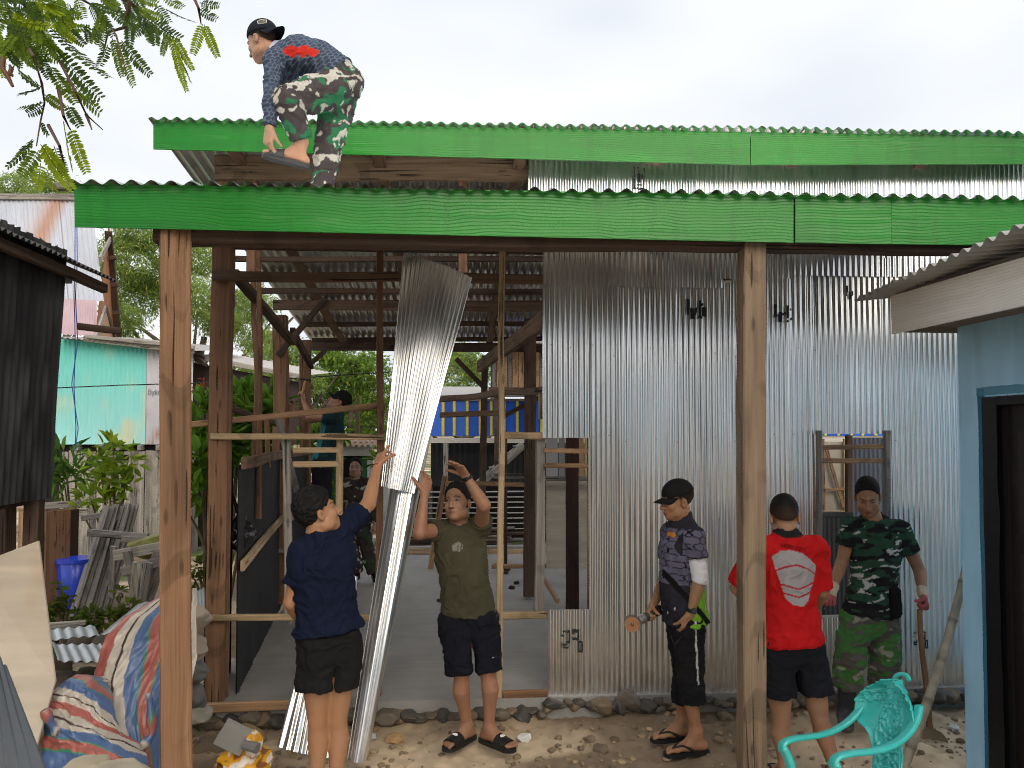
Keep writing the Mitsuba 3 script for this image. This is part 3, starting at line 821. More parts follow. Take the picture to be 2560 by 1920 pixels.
def skin_color(V, C, F, base, s=1.0, seed=0, brow=True, stubble=.8):
    c = toned(V, base, seed)
    q = (V - C) @ F.T / s
    line = -.058 + .92 * (q[:, 1] + .088) - np.clip(np.abs(q[:, 0]) - .028, 0, 1) * .5 * (q[:, 1] > .03); line = np.where((np.abs(q[:, 0]) > .05) & (q[:, 1] > -.005), np.minimum(line, -.01 + q[:, 1] * 1.2), line)
    hk = np.clip((q[:, 2] - line + .012) / .028, 0, 1) * (np.linalg.norm(q, axis=1) < .2) * (np.abs(q[:, 0]) < .079); c = c * (1 - stubble * hk[:, None])
    near = (np.abs(q[:, 0]) < .06) & (q[:, 1] > .06) & (np.abs(q[:, 2]) < .12)
    lip = np.exp(-((q[:, 0] / .020) ** 4 + ((q[:, 2] + .0705) / .0105) ** 4)) * (q[:, 1] > .078)
    c = c * (1 - lip[:, None] * np.array([.20, .42, .42]))
    gap = np.exp(-((q[:, 0] / .019) ** 4 + ((q[:, 2] + .0705) / .0025) ** 2)) * (q[:, 1] > .076); c = c * (1 - .7 * gap[:, None])
    if brow:
        for x in (-1, 1):
            xx = (q[:, 0] * x - .031) / .019; b = np.exp(-(xx ** 4 + ((q[:, 2] - .0275 + .003 * xx * xx) / .0052) ** 2)) * (q[:, 1] > .06)
            c = c * (1 - .88 * b[:, None])
            e = np.exp(-(((q[:, 0] * x - .031) / .017) ** 4 + ((q[:, 2] - .004) / .0065) ** 2)) * (q[:, 1] > .07); c = c * (1 - .35 * e[:, None])
    nos = np.exp(-(((np.abs(q[:, 0]) - .008) / .005) ** 2 + ((q[:, 2] + .047) / .004) ** 2)) * (q[:, 1] > .09); c = c * (1 - .75 * nos[:, None])
    ear = np.exp(-((q[:, 1] + .006) / .012) ** 2 - ((q[:, 2] + .010) / .018) ** 2) * (np.abs(q[:, 0]) > .076); c = c * (1 - .35 * ear[:, None])
    return c


def hair_mesh(C, F, s, h, top=.016, sides=.006, hl=(.080, .100), nape=(-.088, -.052), fade=0.0, messy=.006, seed=0):
    """hair cap; hl and nape: (forward, up) of hairline in front and at the back of the neck"""
    fz = (hl[1] - nape[1]) / (hl[0] - nape[0])
    pr = [(Ell(C + s * (-.012 * F[1] + .044 * F[2]), np.array([.074 + sides, .094 + (top + sides) / 2, .086 + top]) * s, F), 0, '+')]
    f = Field(pr, h)

    def cut(P):
        q = (P - C) @ F.T / s
        line = nape[1] + fz * (q[:, 1] - nape[0]) - np.clip(np.abs(q[:, 0]) - .028, 0, 1) * .5 * (q[:, 1] > .03) + .004 * (meshkit.noise(q * 120, 4) - .5)
        side = np.where((q[:, 1] > .0) & (q[:, 1] < .05), -.012 + (q[:, 1]) * 1.1, line)      # sideburns come lower
        line = np.where(np.abs(q[:, 0]) > .05, np.minimum(line, side + .02), line)
        ear = .028 - np.sqrt(((q[:, 1] + .012) / 1.0) ** 2 + ((q[:, 2] + .012) / 1.25) ** 2)
        return np.maximum((line - q[:, 2]) * .8, np.where(np.abs(q[:, 0]) > .06, ear, -1)) * s
    f.clip(cut)
    V, Fa = f.mesh(1); n = vnormals(V, Fa)
    st = np.stack([(V @ F[0]) * 150, (V @ F[1]) * 45, (V @ F[2]) * 70], -1)
    V = V + n * ((meshkit.fbm(st, 2, seed) - .35) * messy * 2.0)[:, None] * s
    q = (V - C) @ F.T / s
    tone = .005 + .010 * meshkit.noise(np.stack([q[:, 0] * 400, q[:, 1] * 60, q[:, 2] * 60], -1), 3)
    c = tone[:, None] * np.array([1.0, .95, .95])
    if fade > 0:
        k = np.clip((.055 - q[:, 2]) / .07, 0, 1)[:, None] * fade; c = c * (1 - k) + np.array([.07, .042, .032]) * k
    return (V, Fa), c


CAMO_A = [(.030, .027, .026), (.035, .105, .060), (.43, .42, .37), (.075, .062, .055)]


def camo(V, pal=CAMO_A, f=1.0, seed=0, stretch=(1, 1, 2.1), light=.64, green=.52):
    f = f * .82; p = np.stack([V[:, 0] * stretch[0] + V[:, 2] * .45, V[:, 1] * stretch[1] + V[:, 2] * .2, V[:, 2] * stretch[2] - V[:, 0] * .35], -1) * f; w = np.stack([meshkit.fbm(p * 7 + 3, 3, seed), meshkit.fbm(p * 7 + 9, 3, seed + 1), meshkit.fbm(p * 7 + 17, 3, seed + 2)], -1) - .5
    p = p + w * .34
    a, b, l = meshkit.noise(p * 11, seed + 4), meshkit.noise(p * 10 + 5, seed + 5), meshkit.noise(p * np.array([13, 13, 17]) + 9, seed + 6)
    c = np.tile(pal[0], (len(V), 1)); c[b > .5] = pal[3]; c[a > green] = pal[1]; c[(l > light) & (np.abs(a - green) > .03)] = pal[2]
    return c


class Person:
    def __init__(s, name, label, J, face, up, skin=(.30, .165, .10), size=1.0, h=.006, group=None, seed=0):
        s.k = thing('person', label, 'person', group); s.J = {a: np.asarray(b, float) for a, b in J.items()}; s.F = frame(face, up); s.s = size; s.h = h; s.skin = skin; s.seed = seed; s.cloths = []; s.extra = []

    def limb_prims(s, t):
        """arm and leg of side t ('a' or 'b')"""
        J, z = s.J, s.s; P = []
        sh, el, wr = J['sh' + t], J['el' + t], J['wr' + t]; hp, kn, an = J['hp' + t], J['kn' + t], J['an' + t]
        m = lambda a, b, x: a + (b - a) * x
        P.append((Loft([sh, m(sh, el, .35), el], np.array([.052, .047, .038]) * z), .03, '+'))
        P.append((Loft([el, m(el, wr, .25), m(el, wr, .7), wr], np.array([.038, .041, .030, .024]) * z), .02, '+'))
        P.append((Loft([hp, m(hp, kn, .3), m(hp, kn, .8), kn], np.array([.086, .083, .060, .048]) * z), .03, '+'))
        bk = unit(np.cross(np.cross(an - kn, J.get('toe' + t, an + s.F[1]) - an), an - kn)) * .019
        P.append((Loft([kn, m(kn, an, .28) + bk, m(kn, an, .62) + bk * .4, an], np.array([.045, .056, .041, .033]) * z), .016, '+'))
        return P

    def trunk(s, grow=0.0, w=1.0, d=1.0, to_hip=True, belly=0.0):
        hump = getattr(s, 'hump', 0.0)
        J, z = s.J, s.s
        pel, ch, nk = J['pel'], J['ch'], J['nk']; sd = unit(J['shb'] - J['sha']); hs = unit(J['hpb'] - J['hpa']); fr = np.cross(nk - pel, sd); fr = unit(fr)
        if fr @ s.J.get('front', s.F[1]) < 0: fr = -fr
        s.front, s.sidev = fr, sd
        wa = pel * .5 + ch * .5; shl = ch * .35 + (J['sha'] + J['shb']) / 2 * .65
        pts = [pel - unit(ch - pel) * .07 * z, pel, wa + fr * (belly - hump), ch, shl, nk]
        return Loft(pts, (np.array([.135, .160, .140, .155, .150, .058]) * w) * z + grow, (np.array([.100, .115, .100 + belly, .112, .088, .056]) * d) * z + grow, np.array([hs, hs, (hs + sd) / 2, sd, sd, sd]))

    def body(s, hands, feet=('bare', 'bare'), hide=.014, head=True, jaw=1.0, neckr=.054):
        J, z = s.J, s.s; P = [(s.trunk(-.006), 0, '+')]
        for t in 'ab':
            P.append((Loft([J['nk'] * .6 + J['ch'] * .4, J['sh' + t]], np.array([.06, .052]) * z), .04, '+')); P += s.limb_prims(t)
        C, F = J['head'], s.F
        P.append((Loft([J['nk'] - unit(C - J['nk']) * .02, C - F[2] * .06 * z - F[1] * .022 * z], np.array([neckr + .006, neckr]) * z), .03, '+'))
        P += head_prims(C, F, z, jaw)
        for t in 'ab': P += hands[t] if t in hands else []
        for t in 'ab':
            if 'toe' + t in J: P += foot_prims(J['an' + t], J['toe' + t], J.get('upf' + t, A(0, 0, 1)), z)
        f = Field(P, s.h); V, Fa = f.mesh(2)
        n = vnormals(V, Fa); push = np.zeros(len(V))
        for c in s.cloths:
            d = c.at(V); push = np.maximum(push, np.clip(-d / .006, 0, 1) * np.clip(.030 + d, 0, .03))
        V = V - n * push[:, None]
        add('body', (V, Fa), 'skin', s.k, smooth=True, color=skin_color(V, C, F, s.skin, z, s.seed))
        s.V = V

    def eyes(s, look=None):
        C, F, z = s.J['head'], s.F, s.s
        for x in (-1, 1):
            m = trimesh.creation.icosphere(subdivisions=2); v = np.array(m.vertices); c = C + z * (.031 * x * F[0] + .082 * F[1] + .0045 * F[2])
            lk = F[1] if look is None else unit(look); d = v @ lk
            col = np.where((d > .70)[:, None], (.010, .007, .006), (.17, .15, .14))
            q = v @ F.T; v = (q * np.array([.0125, .0105, .0062])) @ F
            add('eye', (c + v * z, np.array(m.faces)), 'satin', s.k, smooth=True, color=col)

    def cloth(s, name, prims, color, h=None, fold=.010, ff=(9, 9, 6), bsdf='cloth', clip=None, label=None, hem=None, seed=0, cover=True, smooth=2):
        f = Field(prims, h or s.h * 1.15)
        if clip is not None: f.clip(clip)
        V, Fa = f.mesh(smooth); n = vnormals(V, Fa)
        w = meshkit.fbm(V * np.array(ff) + (meshkit.noise(V * 5 + seed, 2)[:, None] - .5) * 2, 3, seed + s.seed) - .5
        w2 = np.abs(meshkit.noise(V * np.array(ff) * 2.1 + 5, seed + 8) - .5) - .25
        wp = V * np.array([15, 15, 6.5]) + (meshkit.fbm(V * 6 + seed, 2, seed)[:, None] - .5) * 5; w3 = (1 - np.abs(2 * meshkit.noise(wp, seed + 5) - 1)) ** 3 - .25
        V2 = V + n * (w * fold * 2 + w2 * fold * .9 + w3 * fold * .75)[:, None]
        if cover: s.cloths.append(f)
        col = color(V2) if callable(color) else np.tile(np.asarray(color, float), (len(V2), 1)) * (.85 + .3 * meshkit.fbm(V2 * 6, 3, 2)[:, None])
        return add(name, (V2, Fa), bsdf, s.k, smooth=True, color=col, label=label)

    def shirt(s, color, sleeve=.95, grow=.014, hemlen=.10, neck=.06, belly=0.0, long=False, **kw):
        J, z = s.J, s.s; t0 = s.trunk(grow, belly=belly)
        pel, ch = J['pel'], J['ch']; ax = unit(pel - ch)
        hem = pel + ax * hemlen; L = [t0.p[1] + ax * (hemlen + .03)]
        t0 = Loft(np.vstack([L, t0.p[1:]]), np.r_[t0.w[1] + .022, t0.w[1] + .010, t0.w[2:]], np.r_[t0.d[1] + .022, t0.d[1] + .010, t0.d[2:]], np.vstack([t0.side[:1], t0.side[1:]]), cut0=(hem, kw.pop('hemdir', ax)))
        P = [(t0, 0, '+')]
        for t in 'ab':
            sh, el, wr = J['sh' + t], J['el' + t], J['wr' + t]
            P.append((Loft([J['nk'] * .72 + J['ch'] * .28, sh], np.array([.062, .050]) * z + grow * .5), .04, '+'))
            if long: pts = [sh, el, el + (wr - el) * .93]; ws = np.array([.060, .050, .034]) * z + grow * .5
            else: pts = [sh, sh + (el - sh) * sleeve]; ws = np.array([.052, .058 if sleeve > .4 else .056]) * z + grow * .7
            e = pts[-1]; P.append((Loft(pts + [e + unit(e - pts[-2]) * .05], np.r_[ws, ws[-1]], cut1=(e, unit(e - pts[-2]))), .035, '+'))
        C = J['head']; nk = J['nk']; up = unit(C - nk)
        P.append((Loft([nk - up * .012 + s.front * .016, nk + up * .05 + s.front * .01, C], np.array([neck + .003, neck + .012, .10]) * z), .006, '-'))
        return s.cloth('shirt', P, color, **kw)

    def trousers(s, name, color, upto=1.0, r=(.105, .085, .075), grow=.012, waist=.10, slot=.016, **kw):
        """shorts or trousers; upto: fraction of hip..knee (<=1) or 1 + fraction of knee..ankle"""
        J, z = s.J, s.s; pel, ch = J['pel'], J['ch']; up = unit(ch - pel); tr = s.trunk(grow); uptos = upto; upto = upto[0] if isinstance(upto, tuple) else upto
        P = [(Loft([tr.p[0], tr.p[1], tr.p[1] + up * (waist + .03)], np.r_[tr.w[0], tr.w[1] - .004, tr.w[2] - .012], np.r_[tr.d[0], tr.d[1] - .004, tr.d[2] - .012], tr.side[:3], cut1=(pel + up * waist, up)), 0, '+')]
        for t in 'ab':
            hp, kn, an = J['hp' + t], J['kn' + t], J['an' + t]
            if isinstance(uptos, tuple): upto = uptos['ab'.index(t)]
            if upto <= 1: e = hp + (kn - hp) * upto; pts = [hp, hp + (kn - hp) * upto * .5, e]; ws = [r[0], (r[0] + r[1]) / 2, r[1]]
            else: e = kn + (an - kn) * (upto - 1); pts = [hp, hp + (kn - hp) * .5, kn, (kn + e) / 2, e]; ws = [r[0], (r[0] + r[1]) / 2, r[1], (r[1] + r[2]) / 2, r[2]]
            dr_ = unit(e - pts[-2]); P.append((Loft(pts + [e + dr_ * .04], np.r_[ws, ws[-1]] * z, cut1=(e, dr_)), .02, '+'))
        c0 = (J['hpa'] + J['hpb']) / 2 - up * .115 * z; c1 = (J['kna'] + J['knb']) / 2 * min(upto, 1) + c0 * (1 - min(upto, 1)); hs = unit(J['hpb'] - J['hpa']); c1 = c1 + unit(c1 - c0) * .06
        if slot: P.append((Loft([c0, c1], [.008, slot], [.16, .30], hs), .022, '-'))
        return s.cloth(name, P, color, **kw)

    def hair(s, **kw):
        m, c = hair_mesh(s.J['head'], s.F, s.s, min(s.h, .005), seed=s.seed, **kw); add('hair', m, 'hair', s.k, smooth=True, color=c)

    def cap(s, color=(.012, .012, .013), tilt=0.0, brimdir=1, brim=.085, label=None):
        C, F, z = s.J['head'], s.F.copy(), s.s
        if tilt: F = np.array([F[0], rot(F[1], F[0], tilt), rot(F[2], F[0], tilt)])
        f = Field([(Ell(C + z * (-.012 * F[1] + .045 * F[2]), np.array([.086, .107, .096]) * z, F), 0, '+')], .0045)
        f.clip(lambda P: (.038 - ((P - C) @ F[2]) / z - .10 * (((P - C) @ F[1]) / z) * brimdir) * z)
        V, Fa = f.mesh(1); kc = add('cap', (V, Fa), 'cloth', s.k, smooth=True, color=np.asarray(color) * (.8 + .4 * meshkit.fbm(V * 20, 2, 1)[:, None]), label=label)
        th = np.linspace(-1, 1, 17); rr = np.linspace(0, 1, 8); T_, R_ = np.meshgrid(th, rr, indexing='ij')
        x = T_ * .074 * (1 - .22 * R_ ** 2); y = (.078 * np.sqrt(np.maximum(1 - T_ ** 2 * .92, 0)) + .012) + R_ * brim * (1 - .45 * T_ ** 2); zz = .048 - .10 * .08 - R_ * .018 - .028 * T_ ** 2 * (.5 + .5 * R_)
        top = C + z * (x[..., None] * F[0] + (y * brimdir - .012)[..., None] * F[1] + zz[..., None] * F[2]); bot = top - F[2] * .004
        n, m = T_.shape; i, j = np.meshgrid(np.arange(n - 1), np.arange(m - 1), indexing='ij'); kk = lambda a, b: a * m + b
        q = np.stack([kk(i, j), kk(i + 1, j), kk(i + 1, j + 1), kk(i, j + 1)], -1).reshape(-1, 4); N = n * m
        ed = [(kk(a, m - 1), kk(a + 1, m - 1), N + kk(a + 1, m - 1), N + kk(a, m - 1)) for a in range(n - 1)] + [(kk(0, b), kk(0, b + 1), N + kk(0, b + 1), N + kk(0, b)) for b in range(m - 1)] + [(kk(n - 1, b), kk(n - 1, b + 1), N + kk(n - 1, b + 1), N + kk(n - 1, b)) for b in range(m - 1)]
        q = np.vstack([q, q[:, ::-1] + N, np.array(ed)])
        add('brim', (np.vstack([top.reshape(-1, 3), bot.reshape(-1, 3)]), q), 'cloth', kc, smooth=40 if False else True, color=color)
        return kc, F


def sandal(p, t, an, toe, kind, col=(.014, .014, .015), up=A(0, 0, 1)):
    f = unit((toe - an) - up * ((toe - an) @ up)); sd = np.cross(f, up); base = an - up * ((an - toe) @ up)
    y = np.linspace(-.085, .215, 26); w = .036 + .012 * np.clip((y + .02) / .16, 0, 1); w = w * np.sqrt(np.clip(1 - ((y - .065) / .152) ** 6, 0.0, 1)) + .001
    pts = np.r_[np.c_[w, y], np.c_[-w[::-1], y[::-1]]]; n = len(pts)
    lo = base + pts[:, :1] * sd + pts[:, 1:] * f - up * .020; hi = lo + up * .026
    i = np.arange(n); sidef = np.c_[i, (i + 1) % n, n + (i + 1) % n, n + i]
    V = np.vstack([lo, hi, lo.mean(0)[None], hi.mean(0)[None]]); F_ = np.vstack([sidef[:, [0, 1, 2]], sidef[:, [0, 2, 3]], np.c_[i * 0 + 2 * n, (i + 1) % n, i], np.c_[i * 0 + 2 * n + 1, n + i, n + (i + 1) % n]])
    k = add('sandal', (V, F_), 'satin', p.k, color=col)
    P3 = lambda a, b, c: base + sd * a + f * b + up * c
    if kind == 'flip':
        for x in (-1, 1):
            s_ = np.linspace(0, 1, 9)[:, None]; a, b, c = P3(-.012, .165, .028), P3(.03 * x, .10, .068), P3(.047 * x, .035, .012)
            pp = a * (1 - s_) ** 2 + 2 * b * s_ * (1 - s_) + c * s_ ** 2; add('strap', tube(pp, np.linspace(.006, .010, 9), 6), 'satin', k, smooth=True, color=col)
    else:
        th = np.linspace(0, math.pi, 13); rows = []
        for yy in np.linspace(.075, .165, 5): rows.append(np.array([P3(.053 * math.cos(a), yy + .01 * math.sin(a), .006 + (.062 - (yy - .075) * .25) * math.sin(a) ** .8) for a in th]))
        Vv = np.vstack(rows); m = 13; i, j = np.meshgrid(np.arange(4), np.arange(12), indexing='ij'); q = np.stack([i * m + j, i * m + j + 1, (i + 1) * m + j + 1, (i + 1) * m + j], -1).reshape(-1, 4)
        inn = Vv - up * .006; q2 = np.vstack([q, q[:, ::-1] + len(Vv)])
        ks = add('strap', (np.vstack([Vv, inn]), q2), 'satin', k, smooth=True, color=col)
        th = np.linspace(0, 6.283, 15)[:-1]; c = P3(0, .115, .064); ring = np.array([c + sd * .020 * math.cos(a) + f * .014 * math.sin(a) + up * (-.0035 * math.cos(a) ** 2) for a in th])
        add('badge', (np.vstack([ring, ring - up * .004, c[None]]), np.vstack([[(14 * 2, a, (a + 1) % 14) for a in range(14)], [(a, 14 + a, 14 + (a + 1) % 14) for a in range(14)], [(a, 14 + (a + 1) % 14, (a + 1) % 14) for a in range(14)]])), 'matte', ks, color=(.75, .75, .75))
    return k


def band(p, name, a, r, d, w=.016, col=(.02, .02, .022), bsdf='satin', parent=None, n=18, label=None):
    """a closed band round a limb: centre a, radius r, limb direction d"""
    d = unit(d); x = unit(np.cross(d, A(.3, .2, .9))); y = np.cross(d, x); th = np.linspace(0, 2 * math.pi, n + 1)[:-1]; rows = []
    for o, rr in ((-w / 2, r), (-w / 2 + .002, r + .003), (w / 2 - .002, r + .003), (w / 2, r)): rows.append(a + d * o + rr * (np.cos(th)[:, None] * x + np.sin(th)[:, None] * y))
    V = np.vstack(rows); i, j = np.meshgrid(np.arange(3), np.arange(n), indexing='ij'); q = np.stack([i * n + j, i * n + (j + 1) % n, (i + 1) * n + (j + 1) % n, (i + 1) * n + j], -1).reshape(-1, 4)
    return add(name, (V, q), bsdf, p.k, smooth=True, color=col, label=label)
def Z(ox, oy, s):
    return lambda x, y, Y: U(ox + x / s, oy + y / s, Y)


# ---- man in the black cap with the angle grinder
z = Z(1560, 1160, 2.243); Y0 = 4.88
gA = A(0, 0, 1)
SK = (.31, .165, .095)
J = dict(head=z(300, 205, Y0), nk=z(325, 300, Y0), sha=z(395, 405, Y0 - .16), shb=z(262, 385, Y0 + .17), ela=z(425, 645, Y0 - .19), wra=z(372, 840, Y0 - .17), elb=z(225, 660, Y0 + .26), wrb=z(160, 800, Y0 + .12),
         ch=z(325, 480, Y0), pel=z(343, 850, Y0), hpa=z(360, 890, Y0 - .085), hpb=z(325, 890, Y0 + .085), kna=z(370, 1190, Y0 - .085), knb=z(350, 1170, Y0 + .09), ana=z(405, 1500, Y0 - .07), anb=z(325, 1435, Y0 + .12))
J['toea'] = z(225, 1580, Y0 - .10); J['toeb'] = z(205, 1500, Y0 + .10)
J['toea'][2] = .03; J['toeb'][2] = .045
p = Person('cap', 'man in black cap and dark patterned jersey holding an angle grinder', J, A(-1, -.12, -.10), A(-.08, 0, 1), SK, 1.0, .0055, seed=1)


def hexcell(a, b, s):
    a, b = a / s, b / (s * .866); r = np.floor(b); best = np.full(len(a), 9.0); sec = best.copy()
    for dy in (-1, 0, 1, 2):
        for dx in (-1, 0, 1, 2):
            cy = r + dy; cx = np.floor(a) + dx + .5 * (np.mod(cy, 2)); d = np.hypot(a - cx, (b - cy) * .866)
            sec = np.where(d < best, best, np.minimum(sec, d)); best = np.minimum(best, d)
    return sec - best


def jersey(V):
    q = V - J['pel']; zt = q[:, 2]; f = -q[:, 0]
    n = meshkit.fbm(V * 8, 3, 5); c = np.tile((.022, .022, .03), (len(V), 1)) * (.6 + .9 * n[:, None])
    hx = hexcell(V[:, 1] * .7 + V[:, 0] * .7 + 3, V[:, 2], .046); hexm = ((zt > .22) | ((zt > .15) & (V[:, 1] < J['sha'][1] + .03) & (q[:, 0] > -.01))) & ((meshkit.noise(V * 6 + 3, 2) > .28) | ((V[:, 1] < J['sha'][1] + .03) & (q[:, 0] > -.06)))
    hexm &= (V - J['nk'])[:, 2] < -.06 + .05 * (n - .5)
    c[hexm] = np.array((.12, .115, .175)) * (.6 + .8 * n[hexm, None]); c[hexm & (hx < .10)] = (.012, .012, .016)
    g = (zt < .02 + .10 * (q[:, 0] + .05) / .1 + .12 * (n - .5)) & (q[:, 0] > -.04) | (zt < -.055) & (q[:, 0] > -.05); c[g] = np.array((.16, .36, .03)) * (.5 + n[g, None])
    w = (meshkit.noise(V * np.array([45, 45, 26]), 4) > .80) & (np.abs(zt - .12) < .10) & (meshkit.noise(V * 7, 9) > .45); c[w] = (.42, .42, .45)
    strap = np.abs((q[:, 0] + .10) * .75 + (zt - .22) * .66) < .018; c[strap & (q[:, 1] < -.02)] = (.008, .008, .009)
    em = np.hypot((V - z(283, 402, Y0 - .12))[:, 0], (V - z(283, 402, Y0 - .12))[:, 2]) < .016; c[em & (V[:, 1] < Y0)] = (.55, .20, .04)
    return c


p.trunk(); p.shirt(jersey, sleeve=.52, hemlen=.035, fold=.011, belly=.02, seed=1)


def pants(V):
    c = np.tile((.012, .012, .014), (len(V), 1)) * (.7 + .6 * meshkit.fbm(V * 8, 3, 3)[:, None]); l = (J['hpa'] + J['kna']) / 2
    pip = np.abs(V[:, 0] - np.interp(V[:, 2], [J['kna'][2] - .12, J['kna'][2], J['hpa'][2]], [J['kna'][0] + .045, J['kna'][0] + .025, J['hpa'][0] + .015])) < .0055
    c[pip & (V[:, 1] < J['kna'][1] - .03) & (V[:, 2] > J['kna'][2] - .03)] = (.5, .5, .5); return c


p.trousers('trousers', pants, upto=(1.46, 1.62), r=(.106, .086, .082), waist=.02, slot=0, fold=.010, ff=(10, 10, 14), seed=2)
sl = J['sha'] + (J['ela'] - J['sha']) * np.array([.56, .8, 1.02])[:, None]
p.cloth('arm_sleeve', [(Loft([sl[0], sl[1], sl[2], sl[2] + (J['wra'] - J['ela']) * .10], [.052, .050, .049, .046], cut1=(sl[2] + (J['wra'] - J['ela']) * .08, unit(J['wra'] - J['ela']))), 0, '+')], (.62, .64, .68), fold=.005, ff=(20, 20, 40), label='white elastic sleeve round the elbow')
da = unit(z(345, 935, Y0 - .16) - J['wra']); gd = unit(z(20, 905, Y0 - .02) - z(205, 815, Y0 + .10)); db = unit(z(125, 850, Y0 + .06) - J['wrb'])
hands = {'a': hand_prims(J['wra'], da, A(-.35, .9, 0), A(-1, .1, 0), (.55, .65, .75, .8), .02, .5, tout=.25), 'b': hand_prims(J['wrb'], db, A(.2, -.7, -.7), A(-.4, -.8, .4), (1.1, 1.15, 1.2, 1.2), .02, .8, tout=.5)}
p.body(hands); p.eyes(); p.hair(top=.004, sides=.003, fade=.7, messy=.002); p.cap(tilt=-.08, label='black baseball cap')
w_ = J['wra'] - (J['wra'] - J['ela']) * .10; kw_ = band(p, 'wristwatch', w_, .029, J['wra'] - J['ela'], .024, (.012, .012, .013))
fc = w_ + unit(A(.25, -1, .1)) * .033; add('dial', tube([fc - unit(A(.25, -1, .1)) * .004, fc + unit(A(.25, -1, .1)) * .006], [.019, .018], 14), 'satin', kw_, color=(.05, .05, .055))
for t in 'ab': sandal(p, t, J['an' + t], J['toe' + t], 'flip')

gr = thing('angle_grinder', 'grey angle grinder with an orange cutting disc in the capped man\'s hand', 'angle grinder')
g0, g1 = z(212, 812, Y0 + .10), z(60, 890, Y0 + .0); ax = unit(g1 - g0); Lg = np.linalg.norm(g1 - g0)
add('motor_body', tube([g0, g0 + ax * .004, g0 + ax * .06, g0 + ax * .07, g0 + ax * Lg * .62], [.020, .030, .031, .026, .027], 16), 'satin', gr, smooth=40, color=None) if False else add('motor_body', tube([g0 + ax * .062, g0 + ax * .075, g0 + ax * Lg * .6, g0 + ax * Lg * .64], [.025, .028, .027, .024], 16), 'satin', gr, smooth=True, color=(.040, .046, .040))
add('end_cap', tube([g0, g0 + ax * .008, g0 + ax * .055, g0 + ax * .064], [.020, .031, .032, .024], 16), 'satin', gr, smooth=True, color=(.010, .010, .011))
add('gear_head', tube([g0 + ax * Lg * .62, g0 + ax * Lg * .70, g0 + ax * Lg * .98, g0 + ax * Lg * 1.04], [.022, .031, .030, .020], 14), 'zinc_dull', gr, smooth=True, color=(.42, .42, .43))
hd = g0 + ax * Lg * .96; dn = unit(A(-.25, -.95, .15)); hub = hd + dn * .03
add('disc', tube([hub + ax * .03 + dn * 0, hub + ax * .03 + dn * .004], [.047, .047], 32), "satin", gr, color=(.26, .125, .055), label='orange brown cutting disc')
add('spindle', tube([hd, hub + ax * .03 + dn * .012], [.016, .010], 12), 'zinc_dull', gr, smooth=True, color=(.3, .3, .3))
th = np.linspace(-2.2, 1.2, 18); gx = unit(ax - dn * (ax @ dn)); gy = np.cross(dn, gx); cc = hub + ax * .03
rows = [np.array([cc + (gx * -math.cos(a) + gy * math.sin(a)) * r + dn * o for a in th]) for r, o in ((.030, -.008), (.059, -.008), (.060, .010))]
Vg = np.vstack(rows); i, j = np.meshgrid(np.arange(2), np.arange(17), indexing='ij'); q = np.stack([i * 18 + j, i * 18 + j + 1, (i + 1) * 18 + j + 1, (i + 1) * 18 + j], -1).reshape(-1, 4)
add('guard', (Vg, q), 'zinc_dull', gr, smooth=True, color=(.45, .45, .45))
cpts = [g0 + A(0, 0, .0), g0 + A(.03, -.05, -.02), z(260, 960, Y0 - .12), z(300, 1060, Y0 - .16), z(285, 1010, Y0 - .18), z(330, 960, Y0 - .16)]
ss = np.linspace(0, len(cpts) - 1, 40); cp = np.stack([np.interp(ss, range(len(cpts)), [c[i] for c in cpts]) for i in range(3)], -1)
for _ in range(6): cp[1:-1] = (cp[:-2] + 2 * cp[1:-1] + cp[2:]) / 4
add('cable', tube(cp, .004, 6), 'satin', gr, smooth=True, color=(.010, .010, .011))
# ---- man in the red jersey, seen from behind
z = Z(1860, 1160, 2.241); Y0 = 4.36
J = dict(head=z(226, 300, Y0 + .03), nk=z(238, 392, Y0), sha=z(72, 462, Y0), shb=z(405, 472, Y0), ela=z(-38, 695, Y0 + .06), wra=z(60, 800, Y0 + .28), elb=z(437, 712, Y0 + .03), wrb=z(388, 830, Y0 + .25),
         ch=z(245, 590, Y0), pel=z(266, 990, Y0), hpa=z(185, 1030, Y0), hpb=z(350, 1030, Y0), kna=z(208, 1440, Y0 + .03), knb=z(425, 1430, Y0 - .02), ana=z(235, 1870, Y0 - .01), anb=z(515, 1850, Y0 - .06), front=A(0, 1, 0))
for t, dx in (('a', -.04), ('b', .05)): J['an' + t][2] = .11; J['toe' + t] = J['an' + t] + A(dx, .19, -.08)
p = Person('red', 'man in red jersey with grey back panel, seen from behind', J, A(.20, .92, -.30), A(.05, .3, 1), (.33, .175, .105), 1.0, .0055, seed=11)
p.trunk()


